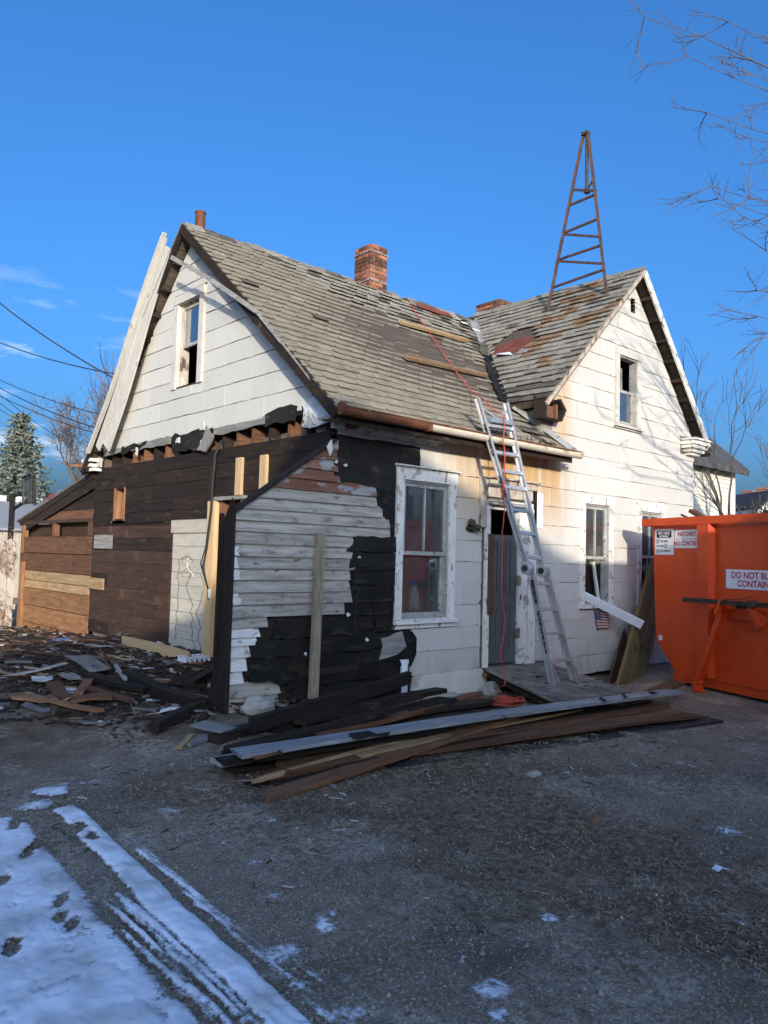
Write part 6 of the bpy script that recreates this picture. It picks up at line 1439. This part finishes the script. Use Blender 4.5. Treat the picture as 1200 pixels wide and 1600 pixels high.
for (d, z) in ((.36, 1.983), (.195, 1.915), (.36, 1.845)):
    n = 16; mb = MB()
    for i in range(n):
        a, b = 2 * pi * i / n, 2 * pi * (i + 1) / n; P = [dq(d + r * cos(t), .0072, z + r * sin(t)) for r, t in ((.026, a), (.026, b), (.032, b), (.032, a))]; mb.loft(P, [p + DN * .001 for p in P])
    mb.loft([dq(d - .02, .0072, z + .015), dq(d + .015, .0072, z - .02), dq(d + .02, .0072, z - .015), dq(d - .015, .0072, z + .02)], [p + DN * .001 for p in [dq(d - .02, .0072, z + .015), dq(d + .015, .0072, z - .02), dq(d + .02, .0072, z - .015), dq(d - .015, .0072, z + .02)]])
    mb.make('symbol', M['sign_black'], s1)

s3 = sign(-.905, -2.02 + .12, 1.365, 1.61); s3['label'] = 'white sign reading DO NOT BLOCK CONTAINER'
mb = dbx(-.915, -.908, .0025, .008, 1.355, 1.62); mb.make('sign_edge', M['flash'], s3)
text('DO NOT BLOCK', -1.405, 1.535, .115, M['sign_red'], s3, sx=.94); text('CONTAINER', -1.405, 1.430, .115, M['sign_red'], s3, sx=.94)
sign(.335, .26, .56, .63, 'sticker')
# load
mb = MB()
for i in range(160):
    p = dq(U(-.5, -3.4), U(-.6, -1.6), U(1.6, 1.95)); t = U(0, 6.28); mb.bar(p, p + Vector((cos(t), sin(t), U(-.1, .1))) * U(.2, .5), U(.05, .15), U(.02, .06))
tag(mb.make('container_load', M['dark_x']), kind='stuff')
mb = MB(); mb.bar(dq(-.65, -.4, 2.05), on(1081, 798, 1, -1.2), .12, .05); tag(mb.make('plank', M['rust_x'], center=True), 'splintered brown plank sticking out over the container rim', 'plank')
mb = MB(); mb.bar(dq(-.30, -.4, 2.15), on(1064, 804, 1, -1.15), .05, .03); tag(mb.make('stick', M['dark_x'], center=True), 'short black stick end above the container rim near its corner', 'stick')
mb = MB(); mb.prism([on(1192, 796, 1, -2.4), on(1200, 799, 1, -2.4), on(1215, 812, 1, -2.4), on(1195, 812, 1, -2.4)], DN * -.05); tag(mb.make('black_panel', M['tar'], center=True), 'black panel corner poking above the container rim at right', 'panel')

# ================================================================ neighbours behind, left
def fence_post(x, h):
    mb = MB(); w = .14; mb.loft([(x, 10.0, -.05), (x + w - .008, 10.0, -.05), (x + w - .008, 10.025, -.05), (x, 10.025, -.05)], [(x, 10.0, h), (x + w - .008, 10.0, h), (x + w - .008, 10.025, h), (x, 10.025, h)]); mb.make('picket', M['fence'], fe, center=True)
fe = empty('fence', (-2, 10, 0), 'weathered pale board fence adjoining the rear lean to', 'fence')
x = -5.0
while x < -.16: fence_post(x, 1.78 + U(-.03, .03)); x += .14
mb = MB(); mb.box((-5, 10.03, .4), (-.05, 10.08, .5)); mb.box((-5, 10.03, 1.4), (-.05, 10.08, 1.5)); mb.make('rail', M['fence'], fe)
mb = MB()
for i in range(900):
    p = Vector((U(-1.6, -.1), 9.97 + U(-.12, .03), max(0, random.gauss(1.45, .25) if rnd() < .55 else random.gauss(.25, .22)))); a = U(0, 6.28); mb.bar(p, p + Vector((cos(a) * .7, U(-.3, .3), sin(a))) * U(.05, .16), .006, .005)
    if rnd() < .6: q = U(.01, .02); mb.add([p, p + Vector((q, 0, q)), p + Vector((0, .01, 2 * q)), p + Vector((-q, 0, q))], [(0, 1, 2, 3)])
vn = mb.make('dried_vines', M['dry']); tag(vn, 'withered reddish vines and dry weeds on the pale fence', 'vines')
# basketball stand
hp = empty('basketball_stand', on(17, 830, 1, 16), 'dark basketball hoop stand with clear backboard behind the fence', 'basketball hoop')
p = on(17, 830, 1, 16); tz = on(16, 771, 1, 16).z
mb = MB(); mb.bar((p.x, p.y, -.05), (p.x, p.y, tz), .12, .12, up=(0, 1, 0)); mb.make('pole', M['tar'], hp)
bl, br, tl, tr_ = on(36, 787, 1, 15.2), on(55, 785, 1, 15.6), on(36, 750, 1, 15.2), on(55, 743, 1, 15.6)
mb = MB()
for a, b in ((bl, br), (tl, tr_), (bl, tl), (br, tr_), (bl.lerp(br, .35), tl.lerp(tr_, .35)), (bl.lerp(br, .62), tl.lerp(tr_, .62)), (bl.lerp(br, .8), tl.lerp(tr_, .8))): mb.bar(a, b, .045, .04)
mb.make('backboard_frame', M['grime'], hp)
mb = MB(); mb.loft([bl, br, tr_, tl], [q + Vector((.01, .01, 0)) for q in (bl, br, tr_, tl)]); mb.make('backboard', M['glass'], hp)
mb = MB(); mb.bar((p.x, p.y, tz - .06), bl.lerp(br, .3) + Vector((0, 0, .25)), .07, .07); mb.bar((p.x, p.y, tz - .45), bl.lerp(br, .3) + Vector((0, 0, .08)), .06, .06); mb.make('arm', M['tar'], hp)
# low grey roofed garage
gp = empty('garage', (0, 22, 0), 'low garage with pale grey roof behind the board fence', 'garage')
a, b = on(-60, 826, 1, 20), on(60, 826, 1, 20); t0 = on(30, 788, 1, 23.5)
mb = MB(); mb.box((a.x, 20.2, 0), (b.x + 4, 23.5, a.z)); mb.make('wall', M['fence'], gp)
mb = MB(); mb.loft([Vector((a.x - .3, 20, a.z)), Vector((b.x + 4, 20, a.z)), Vector((b.x + 4, 20, a.z + .08)), Vector((a.x - .3, 20, a.z + .08))], [Vector((a.x - .3, 23.5, t0.z)), Vector((b.x + 4, 23.5, t0.z)), Vector((b.x + 4, 23.5, t0.z + .08)), Vector((a.x - .3, 23.5, t0.z + .08))]); mb.make('roof', M['grey_roof'], gp)
x = a.x
while x < b.x + 2: mb = MB(); mb.box((x, 23.46, t0.z + .0805), (x + .32, 23.54, t0.z + .28)); mb.make('ridge_block', M['white_wall'] if int((x - a.x) / .64 + .01) >= 0 else M['grey_roof'], gp, center=True); x += .64
q = on(68, 778, 1, 30); sh_ = empty('shed', (q.x, 30, 0), 'distant shed with a faded red roof', 'shed')
mb = MB(); mb.box((q.x - .2, 29.5, 0), (q.x + 3, 31, q.z - .3)); mb.make('wall', M['fence'], sh_)
mb = MB(); mb.loft([Vector((q.x - .4, 29.3, q.z - .3)), Vector((q.x + 3.2, 29.3, q.z - .3)), Vector((q.x + 3.2, 31.2, q.z - .3)), Vector((q.x - .4, 31.2, q.z - .3))], [Vector((q.x + .1, 30, q.z + .25)), Vector((q.x + 2.8, 30, q.z + .25)), Vector((q.x + 2.8, 30.5, q.z + .25)), Vector((q.x + .1, 30.5, q.z + .25))]); mb.make('roof', M['red_thing'], sh_)

# ================================================================ trees
def bare_tree(name, base, height, lab, r0=.18, spread=.55, levels=5, lean=(0, 0), seed=1, mt=None, mc=None, first=.35, kids=(3, 4), group=None, minr=.006, upb=.35):
    rg = random.Random(seed); t = empty(name, base, lab, 'tree', group)
    trunk, crown = MB(), MB()
    def grow(p, d, L_, r, lv):
        n = 4 if lv < 3 else 3; pts = [p]; dd = d.copy()
        for i in range(n):
            dd = (dd + Vector((rg.uniform(-1, 1), rg.uniform(-1, 1), rg.uniform(-.5, .8))) * (.10 + .05 * lv)).normalized(); pts.append(pts[-1] + dd * L_ / n)
        r1 = r * .58; R = [max(minr, r + (r1 - r) * i / n) for i in range(n + 1)]
        (trunk if lv == 0 else crown).tube(pts, R, 8 if lv == 0 else 5 if lv < 3 else 3, cap=lv == 0)
        if lv >= levels: return
        k = rg.randint(*kids)
        for i in range(k):
            f = 1 if i == 0 else rg.uniform(.45 if lv else .65, 1); j = f * n; q = pts[int(j)].lerp(pts[min(n, int(j) + 1)], j - int(j))
            ax = Vector((rg.uniform(-1, 1), rg.uniform(-1, 1), rg.uniform(-.3, .3))); ax = (ax - dd * ax.dot(dd)).normalized()
            sp_ = spread * rg.uniform(.6, 1.3) * (.5 if i == 0 else 1); nd = (dd * cos(sp_) + ax * sin(sp_) + Vector((0, 0, upb * .3))).normalized()
            grow(q, nd, L_ * rg.uniform(.62, .86), r1 * rg.uniform(.65, .95) if i else r1, lv + 1)
    grow(Vector(base), Vector((lean[0], lean[1], 1)).normalized(), height * first, r0, 0)
    trunk.make('trunk', mt or M['bark'], t, smooth=True, fix=False); crown.make('crown', mc or M['twig'], t, fix=False)
    return t
def at_base(x, d): p = far(x, 860, d); return Vector((p.x, p.y, 0))
bare_tree('bare_tree', at_base(104, 52), 12.4, 'rounded bare tree beyond the rear lean to', r0=.36, spread=.82, levels=7, seed=5, first=.30, kids=(3, 3), mc=M['twig_far'], minr=.016)
bare_tree('bare_tree', at_base(195, 30), 8.4, 'slender bare tree showing beside the loose rake moulding', r0=.13, spread=.45, levels=5, seed=11, first=.36, kids=(3, 3), mc=M['twig_far'], minr=.010)
bare_tree('bare_tree', at_base(1128, 17), 5.9, 'thin bare tree behind the orange container', r0=.085, spread=.50, levels=5, seed=23, first=.36, kids=(3, 3), minr=.005, lean=(.08, -.05))
bare_tree('bare_tree', at_base(1175, 26), 4.6, 'small bare shrub like tree at the right edge before the brick house', r0=.06, spread=.6, levels=5, seed=31, first=.3, kids=(3, 4), minr=.008)
bare_tree('bare_tree', at_base(-75, 60), 11, 'dark bare tree at the far left behind the spruce', r0=.25, spread=.6, levels=6, seed=41, first=.3, kids=(3, 3), mc=M['twig_far'], minr=.016)
# blue spruce
sb = at_base(22, 29); sp_h = far(29, 636, 29).z
spr = empty('spruce', sb, 'blue spruce with brown cones at its top behind the garage', 'tree')
mb = MB(); mb.tube([sb, sb + Vector((0, 0, sp_h * .6)), sb + Vector((.05, 0, sp_h))], [.16, .09, .02], 7); mb.make('trunk', M['bark'], spr)
mb = MB(); cn = MB(); rg = random.Random(3)
nw_ = 34
for w_ in range(nw_):
    f = w_ / nw_; z = .5 + (sp_h - .6) * f; Lb = (1 - f) ** .8 * 2.0 + .16; k = int(7 + 8 * (1 - f))
    for b in range(k):
        a = 2 * pi * b / k + w_ * 1.3 + rg.uniform(-.25, .25); L_ = Lb * rg.uniform(.72, 1.12); n = max(3, int(L_ / .13))
        for i in range(n):
            t = (i + .7) / n; c = sb + Vector((cos(a) * L_ * t, sin(a) * L_ * t, z - .25 * L_ * t + .22 * L_ * t * t))
            for q in range(6):
                s = rg.uniform(.06, .13); v = Vector((rg.gauss(0, 1), rg.gauss(0, 1), rg.gauss(-.15, .7))).normalized() * s * 1.5; o_ = v.cross(Vector((rg.uniform(-1, 1), rg.uniform(-1, 1), rg.uniform(-1, 1)))).normalized() * s * .42
                cc = c + Vector((rg.gauss(0, .05), rg.gauss(0, .05), rg.gauss(-.02, .05))); mb.add([cc - o_, cc + o_, cc + v + o_ * .4, cc + v - o_ * .4], [(0, 1, 2, 3)])
            if f > .78 and rg.random() < .45:
                c2 = c + Vector((0, 0, -.06)); cn.tube([c2, c2 - Vector((0, 0, .05)), c2 - Vector((0, 0, .13))], [.012, .03, .012], 5)
mb.make('crown', M['needle'], spr, fix=False); cn.make('cones', M['cone'], spr, fix=False)
# overhanging limbs of the tree standing to the right of the view
def limb_tree():
    base = Vector((8.3, -7.6, 0)); t = empty('bare_tree', base, 'large bare tree at the right whose twigs hang into the top corner', 'tree')
    tr, cr_ = MB(), MB(); rg = random.Random(12); fork = base + Vector((-.2, .3, 3.2))
    tr.tube([base - Vector((0, 0, .1)), base + Vector((-.05, .1, 1.5)), fork], [.34, .27, .24], 10)
    def twig(p, d, L_, r, lv):
        n = 8; pts = [p]; dd = d.copy(); cv = Vector((rg.uniform(-1, 1), rg.uniform(-1, 1), rg.uniform(-.3, 1))) * .07
        for i in range(n):
            dd = (dd + Vector((rg.uniform(-1, 1), rg.uniform(-1, 1), rg.uniform(-.8, .9))) * .07 + cv).normalized(); pts.append(pts[-1] + dd * L_ / n)
        cr_.tube(pts, [max(.0028, r * (1 - .75 * i / n)) for i in range(n + 1)], 4, cap=False)
        if lv <= 0: return
        for i in range(rg.randint(3, 5)):
            j = rg.uniform(.15, 1) * n; q = pts[int(j)] if int(j) >= n else pts[int(j)].lerp(pts[int(j) + 1], j - int(j))
            nd = (dd + Vector((rg.uniform(-1, 1), rg.uniform(-1, 1), rg.uniform(-1.1, .7))) * .75).normalized(); twig(q, nd, L_ * rg.uniform(.4, .68), r * .55, lv - 1)
    ends = [((1010, 20), 9.0), ((1075, 95), 9.4), ((1140, 40), 8.6), ((1100, 180), 9.2), ((1180, 120), 8.4), ((1175, 215), 8.8), ((1110, 285), 9.6), ((1120, 318), 9.3), ((1175, 300), 8.8), ((1165, 345), 9.2), ((1195, 395), 9.2), ((1185, 450), 9.4), ((1180, 500), 9.2), ((1190, 525), 9.0)]
    for (x, y), d in ends:
        e = far(x, y, d); mid_ = fork.lerp(e, .5) + Vector((rg.uniform(-.2, .2), rg.uniform(-.2, .2), .9 if y < 250 else .25)); pts = []
        for i in range(13):
            s = i / 12; pts.append(fork * (1 - s) ** 2 + mid_ * (2 * s * (1 - s)) + e * s * s + Vector((rg.gauss(0, .025), rg.gauss(0, .025), rg.gauss(0, .03))))
        cr_.tube(pts, [max(.004, .075 * (1 - s / 12) ** 1.25) for s in range(13)], 6, cap=False)
        for j in range(6, 13):
            for _ in range(1 if j % 2 else 2):
                d_ = (pts[min(12, j + 1)] - pts[j - 1]).normalized(); nd = (d_ * .8 + Vector((rg.uniform(-1, 1), rg.uniform(-1, 1), rg.uniform(-1.0, .55))) * .8).normalized(); twig(pts[j], nd, rg.uniform(.22, .6), .007, 1)
    # heavier limbs that throw the soft branch shadows on the right gable
    for tgt, off in ((Vector((5.3, 0, 3.9)), 6.5), (Vector((6.6, 0, 3.1)), 6.0), (Vector((7.4, 0, 4.4)), 7.0), (Vector((6.2, 0, 4.9)), 7.5)):
        e = tgt + to_sun * (off / .81); pts = []
        for i in range(11):
            s = i / 10; m_ = fork.lerp(e, .55) + Vector((.4, 0, .6)); pts.append(fork * (1 - s) ** 2 + m_ * (2 * s * (1 - s)) + e * s * s + Vector((rg.gauss(0, .05), rg.gauss(0, .05), rg.gauss(0, .05))))
        cr_.tube(pts, [.055 * (1 - s / 10) + .010 for s in range(11)], 6, cap=False)
        for j in (5, 8, 10): d_ = (pts[min(10, j + 1)] - pts[j - 1]).normalized(); nd = (d_ * .6 + Vector((rg.uniform(-1, 1), rg.uniform(-1, 1), rg.uniform(-.6, .9)))).normalized(); twig(pts[j], nd, rg.uniform(.7, 1.5), .020, 1)
    tr.make('trunk', M['bark'], t, smooth=True, fix=False); cr_.make('crown', M['twig'], t, fix=False)
limb_tree()

# ================================================================ neighbours behind, right
yh = empty('neighbour_house', (11, 3, 0), 'cream clapboard house with dark roof behind the right gable', 'house')
r = on(1151, 738, 1, 1.6); x1 = r.x - .12; ze = r.z; rp_ = on(1107, 690, 0, x1 + .15); sl2 = (rp_.z - ze) / (rp_.y - 1.4)
mb = MB(); mb.box((8.9, 1.63, 0), (x1 - .02, 7, ze)); mb.make('wall', M['yellow_sid'], yh)
n = int(ze / .10); mb = MB()
for k in range(n):
    z = k * .10; mb.loft([(8.9, 1.629, z), (x1, 1.629, z), (x1, 1.600, z), (8.9, 1.600, z)], [(8.9, 1.629, z + .099), (x1, 1.629, z + .099), (x1, 1.618, z + .099), (8.9, 1.618, z + .099)])
tag(mb.make('clapboards', M['yellow_sid'], yh), kind='stuff')
mb = MB(); mb.box((x1 - .09, 1.585, 0), (x1 + .01, 1.66, ze)); mb.make('corner_board', M['white_wall'], yh)
yr_ = 1.35 + 2.8; zr = ze + sl2 * 2.8
mb = MB(); mb.loft([Vector((8.7, 1.35, ze - .02)), Vector((8.7, yr_, zr)), Vector((8.7, yr_, zr + .08)), Vector((8.7, 1.35, ze + .06))], [Vector((x1 + .2, 1.35, ze - .02)), Vector((x1 + .2, yr_, zr)), Vector((x1 + .2, yr_, zr + .08)), Vector((x1 + .2, 1.35, ze + .06))]); mb.make('roof', M['dark_roof'], yh)
mb = MB(); mb.loft([Vector((8.7, yr_, zr)), Vector((8.7, yr_ + 2.8, ze)), Vector((8.7, yr_ + 2.8, ze + .08)), Vector((8.7, yr_, zr + .08))], [Vector((x1 + .2, yr_, zr)), Vector((x1 + .2, yr_ + 2.8, ze)), Vector((x1 + .2, yr_ + 2.8, ze + .08)), Vector((x1 + .2, yr_, zr + .08))]); mb.make('roof', M['dark_roof'], yh)
mb = MB(); mb.box((8.7, 1.33, ze - .10), (x1 + .2, 1.349, ze + .03)); mb.make('gutter', M['dark_roof'], yh)
bh = empty('brick_house', at_base(1175, 48), 'distant red brown brick house with two chimneys at the right edge', 'house')
c = at_base(1180, 48); zt = far(1160, 786, 48).z; hw = 2.0
mb = MB(); mb.box((c.x - 3, c.y - 2.2, 0), (c.x + 5, c.y + 2.4, zt - .6)); mb.make('wall', M['far_brick'], bh)
mb = MB(); mb.loft([Vector((c.x - 3.3, c.y - 2.5, zt - .6)), Vector((c.x + 5.3, c.y - 2.5, zt - .6)), Vector((c.x + 5.3, c.y + 2.6, zt - .6)), Vector((c.x - 3.3, c.y + 2.6, zt - .6))], [Vector((c.x - 2, c.y - .6, zt)), Vector((c.x + 4, c.y - .6, zt)), Vector((c.x + 4, c.y + .6, zt)), Vector((c.x - 2, c.y + .6, zt))]); mb.make('roof', M['far_brick'], bh)
for px_, w_, py in ((1170, .50, 769), (1193, .55, 765)):
    q = far(px_, py, 47.5); mb = MB(); mb.box((q.x - w_ / 2, q.y - w_ / 2, zt - .8), (q.x + w_ / 2, q.y + w_ / 2, q.z)); mb.box((q.x - w_ / 2 - .06, q.y - w_ / 2 - .06, q.z + .001), (q.x + w_ / 2 + .06, q.y + w_ / 2 + .06, q.z + .1)); mb.make('chimney', M['far_brick'], bh)
wg = empty('white_gable_house', at_base(1205, 36), 'white gabled house just entering the right edge above the container', 'house')
a, b, c_ = far(1184, 800, 36), far(1184, 796, 36), far(1216, 768, 36); d_ = Vector((.86, -.5, 0))
E1 = Vector((a.x, a.y, 0)); E2 = Vector((c_.x, c_.y, 0)); E3 = E2 + (E2 - E1)
mb = MB(); mb.prism([E1, E3, Vector((E3.x, E3.y, b.z)), Vector((E2.x, E2.y, c_.z)), Vector((E1.x, E1.y, b.z))], Vector((3, 4, 0))); mb.make('wall', M['white_wall'], wg)
mb = MB()
for s0, s1 in ((Vector((E1.x, E1.y, b.z)), Vector((E2.x, E2.y, c_.z))), (Vector((E2.x, E2.y, c_.z)), Vector((E3.x, E3.y, b.z)))):
    o_ = Vector((-.12, -.16, .01)); mb.loft([s0 + o_, s1 + o_, s1 + o_ + Vector((0, 0, .12)), s0 + o_ + Vector((0, 0, .12))], [q + Vector((3.3, 4.4, 0)) for q in (s0 + o_, s1 + o_, s1 + o_ + Vector((0, 0, .12)), s0 + o_ + Vector((0, 0, .12)))])
mb.make('roof', M['dark_roof'], wg)
# overhead wires at the left
for i, ((xa, ya), (xb, yb), da, db, r_) in enumerate((((-90, 395), (195, 600), 15, 12.5, .012), ((-90, 492), (190, 586), 17, 13, .010), ((-90, 545), (175, 652), 18, 14, .008), ((-90, 550), (160, 672), 19, 14, .010), ((-90, 565), (160, 680), 19, 14.2, .009), ((-60, 560), (95, 685), 22, 30, .010), ((-60, 575), (60, 668), 22, 30, .010), ((-60, 590), (40, 660), 22, 30, .010))):
    a, b = far(xa, ya, da), far(xb, yb, db); mb = MB(); mb.tube([a.lerp(b, t / 12) - Vector((0, 0, .35 * 4 * (t / 12) * (1 - t / 12) * .5)) for t in range(13)], r_, 5)
    tag(mb.make('overhead_wire', M['wire'], fix=False), ('topmost thick overhead wire dropping steeply to the gable', 'second overhead wire, running to the rake moulding', 'third overhead wire, thin, to the house corner', 'fourth overhead wire above the rounded bare tree', 'fifth overhead wire just below the fourth', 'steep overhead wire crossing above the spruce, upper', 'steep overhead wire crossing beside the spruce, middle', 'steep overhead wire at the spruce tip, lowest')[i], 'wire', 'overhead wires at the left')

# ================================================================ unseen buildings behind the viewpoint, outlines traced back from the shade they cast
def sunback(X, z, t): return Vector((X + to_sun.x / -to_sun.y * t * 1.0, -t, z + to_sun.z / -to_sun.y * t))
T = 17.0
def sb_(X, z): return sunback(X, z, T)
oh = empty('grey_house', sb_(0, 0) * 1, 'grey two storey house across the yard', 'house')
p = [sb_(-16, -6), sb_(4.6, -6), sb_(4.6, 1.25), sb_(1.0, 2.88), sb_(.35, 3.1), sb_(-.25, 2.95), sb_(-1.6, 1.35), sb_(-16, 1.1)]  # roofline projected back along the sun from the wanted shadow edge
for q in p[:2]: q.z = 0
p[0].z = p[1].z = 0
mb = MB(); mb.prism(p, Vector((0, -7, 0))); mb.make('wall', M['grey_house'], oh)
mb = MB()
for a, b in zip(p[2:], p[3:]): mb.loft([a + Vector((0, .3, .001)), b + Vector((0, .3, .001)), b + Vector((0, -7.3, .001)), a + Vector((0, -7.3, .001))], [a + Vector((0, .3, .1)), b + Vector((0, .3, .1)), b + Vector((0, -7.3, .1)), a + Vector((0, -7.3, .1))])
mb.make('roof', M['dark_roof'], oh)
for x in (-9.5, -6.5, -13.5, -17):
    for z in (1.0, 3.6):
        w = MB(); w.box((x, -T + .002, z), (x + .95, -T + .05, z + 1.5)); w_ = w.make('window', M['white_wall'], oh); w = MB(); w.box((x + .08, -T + .051, z + .08), (x + .87, -T + .06, z + 1.42)); w.make('pane', M['tar'], w_)
og = empty('detached_garage', sunback(6, 0, 9), 'flat roofed detached garage at the right behind the viewpoint', 'garage')  # added block, height and overhang set by the stepped wall shadow
a, b = sunback(4.46, 0, 9), sunback(11, 0, 9); zt = sunback(0, 1.63, 9).z
mb = MB(); mb.box((a.x, -9, 0), (b.x, -14, zt - .25)); mb.make('wall', M['grey_house'], og)
mb = MB(); mb.loft([Vector((a.x, -8.99, zt - .249)), Vector((b.x, -8.99, zt - .249)), Vector((b.x, -14, zt - .249)), Vector((a.x, -14, zt - .249))], [Vector((a.x - .18, -8.9, zt - .08)), Vector((b.x, -8.9, zt - .08)), Vector((b.x, -14.1, zt - .08)), Vector((a.x - .18, -14.1, zt - .08))]); mb.box((a.x - .18, -8.9, zt - .079), (b.x, -14.1, zt)); mb.make('roof', M['dark_roof'], og)
